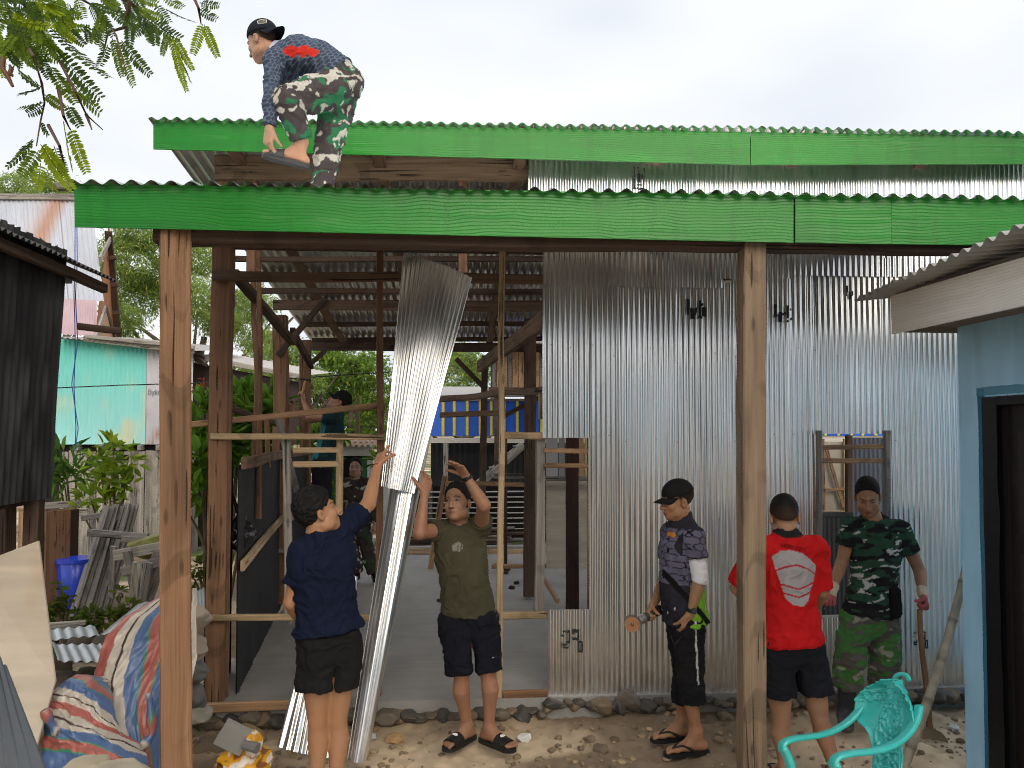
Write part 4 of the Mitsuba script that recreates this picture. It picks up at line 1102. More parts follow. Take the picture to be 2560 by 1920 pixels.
def red(V):
    sd, up = p.sidev, unit(J['ch'] - J['pel']); c0 = z(290, 625, Y0 - .1); q = V - c0; u = q @ unit(sd - up * (sd @ up)); v = q @ up
    c = np.tile((.44, .010, .012), (len(V), 1)) * (.85 + .3 * meshkit.fbm(V * 6, 3, 4)[:, None]); back = V[:, 1] < Y0 - .015
    poly = np.array([(-.125, .112), (-.077, .140), (-.02, .142), (.045, .124), (.095, .085), (.126, .050), (.115, .005), (.085, -.075), (.062, -.140), (.030, -.172), (-.030, -.160), (-.070, -.120), (-.090, -.05), (-.112, .05)])
    from shapely import contains_xy, Polygon
    m = contains_xy(Polygon(poly), u, v) & back; line = np.zeros(len(V), bool)
    for a, b, k in ((.058, -.055, -1), (-.072, .06, 1), (-.118, .07, 1)):
        if k < 0: f = .062 - 2.6 * (u - .0) ** 2 - .25 * np.maximum(u, 0)
        else: f = a + np.abs(u - .005) * .33 - .002
        line |= np.abs(v - f) < .0050
    c[m] = (.30, .28, .295); c[m & line] = (.33, .02, .025)
    hem = np.abs((V - J['pel']) @ up + .005) < .003; c[hem] *= .6
    col = ((V - J['nk']) @ up > -.012) & (np.linalg.norm(V - J['nk'], axis=1) < .085); c[col] = (.015, .015, .018)
    return c


ks = p.shirt(red, sleeve=.93, hemlen=.015, fold=.012, ff=(8, 8, 5), h=.0055, seed=3)
tm = meshkit.text_mesh('GARDER 790/YTC', .020, .0015); v = np.array(tm.vertices); v[:, 0] -= v[:, 0].max() / 2
shf = p.cloths[-1]; rt = unit(p.sidev * A(1, .0, 1)); rt = unit(rt + A(0, 0, -.16)); upv = np.cross(A(0, -1, 0), rt) * -1; upv = upv if upv[2] > 0 else -upv
tc = z(292, 470, Y0 - .12); base = tc + v[:, :1] * .62 * rt + (v[:, 1:2] - .012) * upv
# lay the lettering on the cloth: march each point forward until it meets the shirt
yy = np.linspace(Y0 - .25, Y0 + .1, 90); hit = np.full(len(base), Y0)
for y in yy[::-1]:
    q = base.copy(); q[:, 1] = y; hit = np.where(shf.at(q) < .006, y, hit)
base[:, 1] = hit - v[:, 2] * 1.0
add('lettering', (base, np.array(tm.faces)), 'matte', ks, color=(.16, .012, .014))
p.trousers('shorts', lambda V: np.tile((.012, .013, .018), (len(V), 1)) * (.7 + .6 * meshkit.fbm(V * 7, 3, 6)[:, None]), upto=.62, r=(.100, .106, .1), waist=.04, fold=.010, seed=4)
hands = {'a': hand_prims(J['wra'], A(.3, .8, .1), A(0, 0, -1), A(1, 0, 0)), 'b': hand_prims(J['wrb'], A(-.3, .9, .1), A(0, 0, -1), A(-1, 0, 0), (.6, .7, .7, .8))}
p.body(hands); p.hair(top=.010, sides=.005, fade=.75, nape=(-.09, -.050), messy=.002)
for t in 'ab': sandal(p, t, J['an' + t], J['toe' + t], 'flip')

# ---- man in camouflage with the shovel
Y0 = 5.15
J = dict(head=z(692, 183, Y0 - .05), nk=z(718, 298, Y0), sha=z(600, 350, Y0), shb=z(875, 368, Y0 - .02), ela=z(546, 560, Y0 + .03), wra=z(492, 712, Y0 - .08), elb=z(985, 600, Y0 + .02), wrb=z(1002, 732, Y0 - .14),
         ch=z(742, 490, Y0), pel=z(700, 855, Y0), hpa=z(628, 890, Y0), hpb=z(772, 890, Y0), kna=z(588, 1110, Y0 - .05), knb=z(785, 1105, Y0 + .02), ana=z(568, 1435, Y0), anb=z(775, 1410, Y0 + .10), front=A(-.3, -1, 0))
for t, dx in (('a', -.08), ('b', .02)): J['an' + t][2] = .12; J['toe' + t] = J['an' + t] + A(dx, -.17, -.08)
p = Person('camo', 'man in green camouflage shirt and trousers with gloves leaning on a shovel', J, A(-.42, -.80, -.42), A(-.2, -.3, 1), (.30, .16, .095), 1.0, .0055, seed=21)
p.trunk()


def camo_shirt(V):
    c = camo(V, [(.016, .016, .018), (.024, .062, .040), (.42, .43, .42), (.012, .012, .014)], 1.0, 3, (1, 1, 2.4), .72, .50)
    e = ((V - J['nk']) @ A(0, 0, 1) > -.01) & (np.linalg.norm(V - J['nk'], axis=1) < .085); c[e] = (.012, .012, .014); return c


p.shirt(camo_shirt, sleeve=.50, hemlen=-.01, fold=.012, ff=(9, 9, 12), seed=5)
PT = [(.085, .080, .068), (.055, .150, .045), (.26, .25, .20), (.10, .095, .082)]
p.trousers('trousers', lambda V: camo(V, PT, .9, 8, (1, 1, 1.4), .74, .55), upto=1.50, r=(.110, .098, .092), waist=.03, slot=.006, fold=.018, ff=(9, 9, 14), seed=6)
pk = J['hpb'] * .45 + J['knb'] * .55
p.cloth('cargo_pocket', [(Loft([pk + A(.085, -.02, .07), pk + A(.085, -.02, -.10)], [.05, .05], [.022, .022], A(0, 1, 0)), 0, '+')], lambda V: camo(V, PT, .9, 8, (1, 1, 1.4), .74, .55), fold=.010, cover=False)
pk = J['hpa'] * .5 + J['kna'] * .5
p.cloth('cargo_pocket', [(Loft([pk + A(-.10, -.03, .07), pk + A(-.10, -.03, -.10)], [.05, .05], [.022, .022], A(0, 1, 0)), 0, '+')], lambda V: camo(V, PT, .9, 8, (1, 1, 1.4), .74, .55), fold=.010, cover=False)
for t in 'ab':
    kn, an, toe = J['kn' + t], J['an' + t], J['toe' + t]; tp = kn + (an - kn) * .40
    f = unit((toe - an) * A(1, 1, 0)); sole = A(0, 0, -1) * (an[2] - toe[2])
    p.cloth('rubber_boot', [(Loft([tp, an + A(0, 0, .05), an - A(0, 0, .01)], [.062, .054, .052], cut0=(tp, unit(tp - an))), 0, '+'),
                            (Loft([an + sole + f * -.05 + A(0, 0, .035), an + sole + f * .05 + A(0, 0, .042), an + sole + f * .16 + A(0, 0, .026)], [.045, .050, .045], [.036, .042, .03], np.cross(f, A(0, 0, 1))), .04, '+')],
            lambda V: np.array((.028, .034, .040)) * (.7 + .5 * meshkit.fbm(V * 12, 3, 4)[:, None]) + np.array((.16, .125, .08)) * (np.clip((.16 - V[:, 2]) / .16, 0, 1) * np.clip(meshkit.fbm(V * 16, 3, 2) * 1.6 - .5, 0, 1))[:, None], fold=.004, bsdf='satin', label='muddy black rubber boot')
da, db = unit(z(470, 790, Y0 - .12) - J['wra']), unit(z(992, 830, Y0 - .20) - J['wrb'])
hands = {'a': hand_prims(J['wra'], da, A(-.4, -.7, 0), A(-.6, -.6, 0), (.55, .7, .8, .9), .10, .4, tout=.5), 'b': hand_prims(J['wrb'], A(-.1, -.55, -.75), A(-.6, -.2, -.6), A(-.3, -.9, .3), (1.2, 1.25, 1.3, 1.3), .0, .9, tout=.6)}


def glove(t, red):
    def col(V):
        d = unit(J['wr' + t] - J['el' + t]); c = np.array((.50, .43, .33)) * (.75 + .4 * meshkit.fbm(V * 30, 2, 3)[:, None]); k = ((V - J['wr' + t]) @ d > .035) & red(V); c[k] = np.array((.36, .10, .11)) * (.7 + .5 * meshkit.fbm(V[k] * 25, 2, 5)[:, None]); return c
    return col


def fatten(P, g):
    for L, k, m in P: L.w = L.w + g; L.d = L.d + g; L.lo = L.lo - g; L.hi = L.hi + g
    return P


for t, rd in (('a', lambda V: V[:, 0] > -99), ('b', lambda V: V[:, 1] < J['wrb'][1] - .035)):
    import copy
    P = fatten(copy.deepcopy(hands[t]), .0025); w, e = J['wr' + t], J['el' + t]; u = unit(e - w)
    P.append((Loft([w, w + u * .04], [.033, .036]), .012, '+'))
    p.cloth('work_glove', P, glove(t, rd), h=.0045, fold=.002, label='cream work glove with red palm', smooth=1)
TO = {t: p.J.pop('toe' + t) for t in 'ab'}; p.body({}); p.eyes(look=A(-.4, -.7, -.6)); p.hair(top=.012, sides=.004, fade=.6, messy=.002)
pc = z(848, 775, Y0 - .12); m = rock_mesh(pc, .01, 1)
p.cloth('belt_pouch', [(Loft([pc + A(0, 0, .075), pc - A(0, 0, .075)], [.042, .045], [.030, .034], A(1, .2, 0)), 0, '+')], (.010, .010, .012), fold=.004, cover=False, h=.006, label='black pouch on the belt')

sv = thing('shovel', 'wooden handled shovel held upright by the man in camouflage', 'shovel')
h0, h1, h2 = z(985, 815, Y0 - .22), z(1012, 1190, Y0 - .22), z(1036, 1470, Y0 - .20)
add('handle', tube([h0, (h0 + h1) / 2 + A(-.006, 0, 0), h1, h2], [.017, .0165, .018, .019], 12), 'wood', sv, smooth=True, uv=None) if False else None
v, f = tube([h0 + (h2 - h0) * s_ + A(-.008 * math.sin(s_ * 6), 0, 0) for s_ in np.linspace(0, 1, 12)], np.linspace(.0165, .019, 12), 12)
add('handle', (v, f), 'satin', sv, smooth=True, color=np.array((.20, .115, .06)) * (.55 + .8 * meshkit.fbm(v * A(60, 60, 6), 3, 2)[:, None]))
bl0 = h2; dn = unit(h2 - h1); bw = unit(np.cross(dn, A(.3, 1, 0)))
rows = []
for s_, w in ((-.13, .018), (-.03, .022), (.0, .075), (.05, .105), (.14, .10), (.20, .07), (.235, .015)):
    rows.append([bl0 + dn * (s_ + .04) + bw * (w * x) + np.cross(bw, dn) * (.02 - .030 * x * x) * (1 if s_ >= 0 else .9) for x in np.linspace(-1, 1, 9)])
top = np.array(rows); n, m_ = top.shape[:2]; i, j = np.meshgrid(np.arange(n - 1), np.arange(m_ - 1), indexing='ij'); q = np.stack([i * m_ + j, i * m_ + j + 1, (i + 1) * m_ + j + 1, (i + 1) * m_ + j], -1).reshape(-1, 4)
Vb = top.reshape(-1, 3); off = np.cross(bw, dn) * .003
add('blade', (np.vstack([Vb, Vb - off]), np.vstack([q, q[:, ::-1] + len(Vb)])), 'matte', sv, smooth=True, color=(.27, .20, .135), label='mud covered shovel blade')

# ---- man in the olive shirt reaching up
z = Z(680, 1180, 2.305); Y0 = 5.03
J = dict(head=z(1068, 178, Y0 - .03), nk=z(1072, 290, Y0 + .02), sha=z(952, 335, Y0 - .02), shb=z(1200, 318, Y0 + .02), ela=z(850, 352, Y0 - .20), wra=z(880, 125, Y0 - .14), elb=z(1222, 192, Y0 - .24), wrb=z(1120, 28, Y0 - .24),
         ch=z(1088, 480, Y0), pel=z(1132, 825, Y0 + .02), hpa=z(1062, 870, Y0), hpb=z(1206, 862, Y0), kna=z(1092, 1165, Y0 - .04), knb=z(1243, 1160, Y0 - .04), ana=z(1122, 1470, Y0 + .05), anb=z(1252, 1490, Y0), front=A(0, -1, 0))
for t, dx, dy in (('a', -.13, -.15), ('b', .14, -.14)): J['an' + t][2] = .125; J['toe' + t] = J['an' + t] + A(dx, dy, -.085)
p = Person('olive', 'man in olive green shirt and dark shorts reaching up beside the zinc sheet', J, A(-.36, -.86, .20), A(-.05, .2, 1), (.26, .135, .085), 1.0, .0055, seed=31)
p.trunk()


def olive(V):
    c = np.array((.050, .048, .030)) * (.8 + .4 * meshkit.fbm(V * 5, 3, 4)[:, None]) * np.ones((len(V), 1)); q = V - z(1072, 432, Y0 - .12); u, v = q[:, 0], q[:, 2]; fr = V[:, 1] < Y0
    from shapely import contains_xy, Polygon
    m = np.zeros(len(V), bool); k = .0062
    for pg in ([(-6, 1.5), (-3.3, 3.2), (-1.2, 4.6), (-.6, 2.0), (-.3, -1.5), (-1, -3.8), (-5, -4.6), (-6.3, -1.5)], [(.3, 4.6), (3.4, 3.4), (2.6, -1), (1.9, -5), (.2, -5)], [(3.2, -2.4), (4.3, 2.1), (4.8, 2.1), (4.7, -2.4)], [(-.9, 8.6), (-.2, 8.2), (.3, 1.2), (-.5, 3)]):
        m |= contains_xy(Polygon(np.array(pg) * k), u, v)
    c[m & fr] = (.185, .185, .17); return c


p.shirt(olive, sleeve=.30, hemlen=-.005, hemdir=unit(A(-.12, 0, -1)), fold=.012, ff=(8, 8, 4), belly=.012, h=.0055, seed=7)
kk = p.trousers('shorts', (.0075, .0085, .014), upto=.96, r=(.112, .100, .1), waist=.03, fold=.016, ff=(7, 7, 4), seed=8)
sw = z(1284, 1046, Y0 - .05); sw[1] = J['knb'][1] - .02; pts = np.array([(-.9, -.2), (-.6, -.75), (0, -.7), (1.2, .2), (.1, -.3), (-.45, -.3), (-.75, .35)]) * .012
fsh = p.cloths[-1]; b3 = np.array([sw + A(-.02 + a, 0, b) for a, b in pts]); hit = np.full(len(b3), sw[1])
for y in np.linspace(Y0 - .3, Y0 + .1, 90)[::-1]:
    q_ = b3.copy(); q_[:, 1] = y; hit = np.where(fsh.at(q_) < .003, y, hit)
b3[:, 1] = hit.min() - .006
add('emblem', (np.vstack([b3, b3 + A(0, .004, 0)]), np.array([(0, 1, 5), (0, 5, 6), (1, 2, 4), (1, 4, 5), (2, 3, 4)])), 'matte', kk, color=(.7, .7, .7))
da, db = unit(z(893, 45, Y0 - .10) - J['wra']), unit(z(1065, -55, Y0 - .30) - J['wrb'])
hands = {'a': hand_prims(J['wra'], da, A(-.2, .6, .3), A(.3, -.9, .1), (.25, .3, .35, .4), .10, .3, tout=.6), 'b': hand_prims(J['wrb'], db, A(-.5, -.5, -.5), A(-.6, -.2, -.7), (.30, .22, .28, .35), .22, .25, tout=.7)}
p.body(hands); p.eyes(look=A(-.55, -.6, .55)); p.hair(top=.012, sides=.005, fade=.35, messy=.008)
band(p, 'wristband', J['wrb'] - unit(J['wrb'] - J['elb']) * .01, .030, J['wrb'] - J['elb'], .026, (.008, .008, .009))
for t in 'ab': sandal(p, t, J['an' + t], J['toe' + t], 'slide')

# ---- man in the navy shirt with his arm raised
Y0 = 4.25
J = dict(head=z(262, 236, Y0), nk=z(258, 372, Y0), sha=z(172, 478, Y0 - .02), shb=z(415, 322, Y0 + .10), ela=z(112, 752, Y0 - .03), wra=z(200, 905, Y0 + .14), elb=z(556, 185, Y0 + .30), wrb=z(606, -30, Y0 + .50),
         ch=z(292, 560, Y0), pel=z(328, 950, Y0), hpa=z(250, 985, Y0 - .02), hpb=z(408, 985, Y0 + .04), kna=z(262, 1430, Y0), knb=z(378, 1430, Y0 + .04), ana=z(255, 1880, Y0 - .02), anb=z(365, 1880, Y0), front=A(.3, .9, 0))
for t, dx in (('a', .03), ('b', .08)): J['an' + t][2] = .11; J['toe' + t] = J['an' + t] + A(dx, .18, -.08)
p = Person('navy', 'man in navy blue shirt and black shorts raising one arm to hold the zinc sheet', J, A(.80, .48, .30), A(-.28, 0, 1), (.33, .17, .095), 1.02, .0055, seed=41)
p.trunk()
p.shirt((.0065, .0095, .026), sleeve=.60, hemlen=-.035, fold=.016, ff=(8, 8, 8), h=.0055, seed=9)
p.trousers('shorts', (.012, .012, .013), upto=.56, r=(.100, .108, .1), waist=.03, slot=.007, fold=.014, ff=(8, 8, 5), seed=10)
tagp = z(322, 965, Y0 - .145)
db = unit(z(632, -120, Y0 + .56) - J['wrb'])
hands = {'a': hand_prims(J['wra'], A(.7, .6, -.2), A(0, 0, -1), A(.2, -.6, .7), (.5, .5, .5, .5)), 'b': hand_prims(J['wrb'], db, A(.5, .5, -.1), A(.8, -.5, 0), (.15, .55, .75, .8), .06, .4, tout=.6)}
p.body(hands); p.eyes(look=A(.8, .35, .5)); p.hair(top=.022, sides=.006, hl=(.085, .088), nape=(-.09, -.070), messy=.010)
band(p, 'bracelet', J['wrb'] - unit(J['wrb'] - J['elb']) * .002, .0285, J['wrb'] - J['elb'], .008, (.16, .012, .010), label='thin red bracelet')
for t in 'ab': sandal(p, t, J['an' + t], J['toe' + t], 'flip')

# ---- man crouching on the roof
z = Z(560, 0, 3.318); Y0 = 5.0
rz = roofZ(z(800, 1560, Y0 + .1)[0], Y0 + .1) + .012
J = dict(head=z(318, 348, Y0 + .02), nk=z(428, 436, Y0 + .03), sha=z(418, 500, Y0 - .12), shb=z(470, 470, Y0 + .20), ela=z(402, 790, Y0 - .17), wra=z(378, 1062, Y0 - .17), elb=z(560, 690, Y0 + .30), wrb=z(560, 860, Y0 + .24),
         ch=z(615, 462, Y0 + .02), pel=z(935, 640, Y0 + .02), hpa=z(885, 745, Y0 - .08), hpb=z(960, 760, Y0 + .11), kna=z(528, 830, Y0 - .20), knb=z(885, 1110, Y0 + .06), ana=z(645, 1175, Y0 - .10), anb=z(800, 1540, Y0 + .10), front=A(-.4, 0, -1))
J['anb'][2] = rz + .085; J['toeb'] = J['anb'] + A(-.18, .06, -.085)
upf = unit(A(.22, -.05, 1)); J['toea'] = z(395, 1300, Y0 - .10); J['upfa'] = upf
p = Person('roof', 'man crouching on the porch roof in a grey hexagon patterned jersey and camouflage trousers', J, A(-.80, .46, -.30), A(-.28, .1, 1), (.42, .25, .17), 1.0, .0055, seed=51)
p.hump = .045; p.trunk()


def hexshirt(V):
    ax = unit(J['pel'] - J['nk']); a = (V - J['nk']) @ ax; n = meshkit.fbm(V * 6, 3, 5)
    c = np.tile((.030, .040, .066), (len(V), 1)) * (.7 + .7 * n[:, None]); arm = (V[:, 0] < J['sha'][0] + .05) & (V[:, 2] < J['sha'][2] - .02)
    hx = np.where(arm, hexcell(V[:, 1] + V[:, 0], V[:, 2], .030), hexcell(a + V[:, 1] * .4, V[:, 2] - a * .35, .034))
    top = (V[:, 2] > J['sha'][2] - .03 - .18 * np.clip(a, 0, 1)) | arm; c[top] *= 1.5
    c[(hx < .16) & top] = (.13, .165, .22)
    qr = V - z(675, 512, Y0); rd = ((qr[:, 0] / .115) ** 2 + (qr[:, 2] / (.030 + .045 * (meshkit.noise(V * 34, 3) - .5))) ** 2 < 1) & (V[:, 1] < Y0); c[rd] = np.array((.55, .035, .025)) * (.7 + .6 * n[rd, None])
    col = (np.linalg.norm(V - J['nk'], axis=1) < .098) & (a < .012); c[col] = (.45, .48, .60); return c


p.shirt(hexshirt, long=True, hemlen=.02, fold=.013, h=.0055, grow=.011, seed=11)
PR_ = [(.060, .052, .055), (.035, .17, .085), (.50, .49, .44), (.075, .065, .066)]
p.trousers('trousers', lambda V: camo(V, PR_, 1.0, 12, (1.3, 1.3, 1.3), .62, .55), upto=1.93, r=(.124, .092, .066), waist=.04, slot=0, fold=.018, ff=(9, 9, 9), seed=12)
da = unit(z(362, 1200, Y0 - .16) - J['wra'])
hands = {'a': hand_prims(J['wra'], da, A(.5, .8, 0), A(.8, -.6, 0), (.35, .6, .8, .9), .05, .5, tout=.35), 'b': hand_prims(J['wrb'], A(.1, .1, -1), A(-.5, -.5, 0), A(-1, 0, 0))}
p.body(hands); p.hair(top=.006, sides=.004, fade=.5, messy=.002)
kc, Fc = p.cap((.016, .019, .028), brimdir=-1, tilt=.10, label='dark blue cap worn backwards')
C = J['head']; b = []
for i, (r_, col, o) in enumerate(((1.0, (.55, .55, .50), 0), (.84, (.14, .14, .13), .0015))):
    ang = unit(Fc[1] * -.62 + Fc[0] * -.62 * (1 if Fc[0] @ A(0, -1, 0) < 0 else -1) + Fc[2] * .34)
    cb = C + Fc[2] * .045 - .012 * Fc[1]; xx = unit(np.cross(ang, Fc[2])); yy = np.cross(xx, ang); pts = []
    for u, v in ((-.034, .010), (-.022, .020), (.0, .022), (.022, .020), (.034, .010), (.030, -.018), (0, -.022), (-.030, -.018)):
        q = ang * .10 + xx * u * r_ + yy * v * r_; q = unit(q @ Fc.T / A(.086, .107, .096)) * A(.0868, .1078, .0968); pts.append(cb + q @ Fc + ang * (o + .0016))
    pts = np.array(pts); b.append(pts); add('patch' if i == 0 else 'patch_field', (np.vstack([pts, pts.mean(0)[None] + ang * .001, pts - ang * .004]), np.vstack([[(8, a, (a + 1) % 8) for a in range(8)], [(a, 9 + a, 9 + (a + 1) % 8) for a in range(8)], [(a, 9 + (a + 1) % 8, (a + 1) % 8) for a in range(8)]])), 'matte', kc, color=col)
wing = b[1].mean(0); add('emblem', cat_mesh([tube([wing + ang * .003 - xx * .018 + yy * .0, wing + ang * .004 + yy * .007, wing + ang * .003 + xx * .018 + yy * .0], [.002, .004, .002], 6)]), 'matte', kc, color=(.55, .55, .48))
sandal(p, 'a', J['ana'], J['toea'], 'slide', (.040, .044, .046), upf); sandal(p, 'b', J['anb'], J['toeb'], 'slide', (.040, .044, .046))

# ---- man hammering inside the frame
z = Z(640, 900, 4.147); Y0 = 8.7
J = dict(head=z(868, 432, Y0), nk=z(846, 545, Y0), sha=z(792, 600, Y0 - .15), shb=z(800, 590, Y0 + .16), ela=z(560, 588, Y0 - .20), wra=z(492, 430, Y0 - .16), elb=z(560, 620, Y0 + .10), wrb=z(405, 520, Y0 + .06),
         ch=z(795, 700, Y0), pel=z(700, 1055, Y0), hpa=z(690, 1090, Y0 - .08), hpb=z(690, 1090, Y0 + .08), kna=z(672, 1470, Y0 - .08), knb=z(690, 1470, Y0 + .10), ana=z(690, 1850, Y0 - .08), anb=z(720, 1850, Y0 + .10), front=A(-1, 0, 0))
stand = J['ana'][2] - .10
for t in 'ab': J['an' + t][2] = stand + .11; J['toe' + t] = J['an' + t] + A(-.19, -.02, -.08)
p = Person('teal', 'man in dark teal shirt and black cap hammering inside the frame', J, A(-.80, -.08, .52), A(.5, 0, .8), (.34, .19, .13), 1.0, .008, seed=61)
p.trunk()
p.shirt(lambda V: np.where(((V[:, 0] < J['ch'][0] - .05 + (J['ch'][2] - V[:, 2]) * -.25) & (V[:, 2] < J['ch'][2] + .05))[:, None], (.030, .14, .155), (.013, .034, .040)) * (.7 + .6 * meshkit.fbm(V * 6, 3, 4)[:, None]), sleeve=.45, hemlen=.03, fold=.014, seed=13)
p.trousers('trousers', (.012, .011, .017), upto=1.9, r=(.115, .09, .075), waist=.04, fold=.012, seed=14)
hands = {'a': hand_prims(J['wra'], A(-.1, -.1, 1), A(-.9, .2, .1), A(0, 1, .2), (1.1, 1.1, 1.1, 1.1), 0, .8), 'b': hand_prims(J['wrb'], A(-.8, -.1, .6), A(0, .8, .3), A(0, 0, 1), (.4, .4, .4, .4), .1)}
p.body(hands); p.eyes(); p.hair(top=.004, sides=.004, fade=.3, messy=.002); p.cap((.012, .013, .014))
for t in 'ab': sandal(p, t, J['an' + t], J['toe' + t], 'slide')
hm = thing('hammer', 'hammer with a pale handle swung by the man in teal', 'hammer')
hc = J['wra'] + A(-.012, -.0, .085); ha = unit(A(.22, -.05, 1)); add('handle', tube([hc - ha * .06, hc + ha * .04, hc + ha * .15], [.012, .015, .012], 8), 'satin', hm, smooth=True, color=(.42, .24, .09))
hh = hc + ha * .155; hx = unit(A(1, .2, -.1)); add('head', tube([hh - hx * .07, hh - hx * .03, hh + hx * .02, hh + hx * .055], [.005, .012, .014, .016], 8), 'zinc_dull', hm, smooth=True, color=(.05, .05, .055))
bt = thing('work_bench', 'rough plank bench under the hammering man', 'bench'); bc = A((J['ana'] + J['anb'])[0] / 2, Y0, 0); zt = stand + .012
for i in range(3): timber('plank', bt, A(bc[0] - .9, Y0 - .17 + i * .17, zt - .022), A(bc[0] + .14, Y0 - .17 + i * .17, zt - .022), .04, .16, 4)
for x in (-.8, .06):
    for y in (-.2, .2): timber('leg', bt, A(bc[0] + x, Y0 + y, SLAB), A(bc[0] + x, Y0 + y, zt - .045), .06, .05, 5)

# ---- soldier standing at the back
Y0 = 10.0
J = dict(head=z(1032, 1122, Y0), nk=z(1032, 1226, Y0), sha=z(912, 1282, Y0), shb=z(1158, 1282, Y0), ela=z(885, 1480, Y0 + .02), wra=z(945, 1530, Y0 - .20), elb=z(1195, 1500, Y0 + .02), wrb=z(1238, 1695, Y0 - .04),
         ch=z(1034, 1390, Y0), pel=z(1034, 1690, Y0), hpa=z(975, 1720, Y0), hpb=z(1095, 1720, Y0), kna=z(1018, 2000, Y0 - .05), knb=z(1150, 1990, Y0), ana=z(1040, 2270, Y0), anb=z(1235, 2275, Y0), front=A(0, -1, 0))
for t, dx in (('a', -.02), ('b', .03)): J['an' + t][2] = SLAB + .11; J['toe' + t] = J['an' + t] + A(dx, -.17, -.08)
p = Person('soldier', 'soldier in dark camouflage fatigues standing at the back of the house', J, A(-.05, -.95, .12), A(0, 0, 1), (.33, .19, .14), 1.0, .0085, seed=71)
p.trunk(); DK = [(.030, .027, .027), (.034, .052, .036), (.32, .33, .30), (.048, .036, .034)]
p.shirt(lambda V: camo(V, DK, .9, 14, (1, 1, 1.2), .76, .6), long=True, hemlen=.02, fold=.016, grow=.018, seed=15)
p.trousers('trousers', lambda V: camo(V, DK, .9, 14, (1, 1, 1.2), .72, .6), upto=1.9, r=(.110, .095, .085), waist=.02, fold=.016, seed=16)
hands = {'a': hand_prims(J['wra'], A(.7, -.6, .1), A(.1, .3, 1), A(-.3, -.7, .6), (.5, .5, .5, .5)), 'b': hand_prims(J['wrb'], A(.05, -.2, -1), A(-.8, .3, 0), A(-.3, -.9, 0), (.4, .5, .5, .6), tout=.3)}
TO = {t: p.J.pop('toe' + t) for t in 'ab'}; p.body(hands); p.eyes(); p.hair(top=.010, sides=.005, fade=.4, messy=.002)
for t in 'ab':
    an, toe = J['an' + t], J['toe' + t]; f = unit((toe - an) * A(1, 1, 0)); sole = A(0, 0, -1) * (an[2] - toe[2])
    p.cloth('boot', [(Loft([an + A(0, 0, .16), an], [.052, .046]), 0, '+'), (Loft([an + sole + f * -.05 + A(0, 0, .032), an + sole + f * .05 + A(0, 0, .04), an + sole + f * .17 + A(0, 0, .026)], [.042, .046, .045], [.033, .04, .028], np.cross(f, A(0, 0, 1))), .04, '+')], (.010, .010, .010), fold=.003, bsdf='satin')
bk = thing('notebook', 'small white notebook in the soldier\'s hand', 'notebook'); c = J['wra'] + A(.09, -.08, .02)
add('pages', obox(c, A(.07, .01, 0), A(0, .05, .012), A(0, -.002, .008)), 'matte', bk, color=(.62, .60, .56)); add('cover', obox(c - A(0, 0, .011), A(.073, .01, 0), A(0, .052, .012), A(0, -.0005, .002)), 'matte', bk, color=(.30, .28, .26))
# ------------------------------------------------------------------ foliage


def leaf_cloud(centers, radii, n, size, col, asp=.45, droop=.3, seed=0, var=.45, shell=.5):
    """leaf-sized folded faces through the volume of several lobes"""
    g = np.random.default_rng(seed); w = np.asarray(radii)[:, 0] ** 2; k = g.choice(len(centers), n, p=w / w.sum())
    d = g.normal(size=(n, 3)); d /= np.linalg.norm(d, axis=1, keepdims=True); rr = (shell + (1 - shell) * g.random(n)) ** .6
    c = np.asarray(centers)[k] + d * np.asarray(radii)[k] * rr[:, None]
    c = c + g.normal(size=(n, 3)) * np.asarray(radii)[k] * .22
    keep = (meshkit.noise(c * 1.9 + seed, 4) > .26) & (meshkit.noise(c * 4.5 + seed, 6) > .24); c, d = c[keep], d[keep]; n = len(c)
    ax = d * .6 + g.normal(size=(n, 3)) * .6 + A(0, 0, -droop); ax /= np.linalg.norm(ax, axis=1, keepdims=True)
    up = g.normal(size=(n, 3)) * .5 + A(0, 0, 1); sd = np.cross(ax, up); sd /= np.linalg.norm(sd, axis=1, keepdims=True); nn = np.cross(sd, ax)
    s = size * (.6 + .8 * g.random(n))[:, None]
    P = [c - ax * s * .5, c - ax * s * .05 + sd * s * asp * .5 + nn * s * .08, c + ax * s * .5 - nn * s * .06, c - ax * s * .05 - sd * s * asp * .5 + nn * s * .08]
    V = np.stack(P, 1).reshape(-1, 3); i = np.arange(n)[:, None] * 4; F = np.vstack([i + [0, 1, 2], i + [0, 2, 3]])
    t = (1 - var / 2 + var * g.random(n))[:, None] * (.75 + .5 * meshkit.noise(c * 3, 2)[:, None]); C = np.asarray(col) * t; y = g.random(n) < .12; C[y] = C[y] * np.array([1.7, 1.35, .9])
    return (V, F), np.repeat(C, 4, 0)


def limbs(base, h, spread, n, r, seed):
    g = np.random.default_rng(seed); ms = [tube([base + A(0, 0, -.1), base + A(.1 * h * (g.random() - .5), 0, h * .35), base + A(.15 * h * (g.random() - .5), .1, h * .7)], [r, r * .75, r * .4], 9)]; tips = []
    for i in range(n):
        z0 = h * (.25 + .4 * g.random()); a = g.random() * 6.28; p0 = base + A(0, 0, z0); L = spread * (.6 + .5 * g.random())
        p1 = p0 + A(math.cos(a) * L * .5, math.sin(a) * L * .5, h * .12); p2 = p0 + A(math.cos(a) * L, math.sin(a) * L, h * (.22 + .2 * g.random()))
        ms.append(tube([p0, p1, p2], [r * .45, r * .3, r * .12], 6)); tips.append(p2)
    return cat_mesh(ms), tips


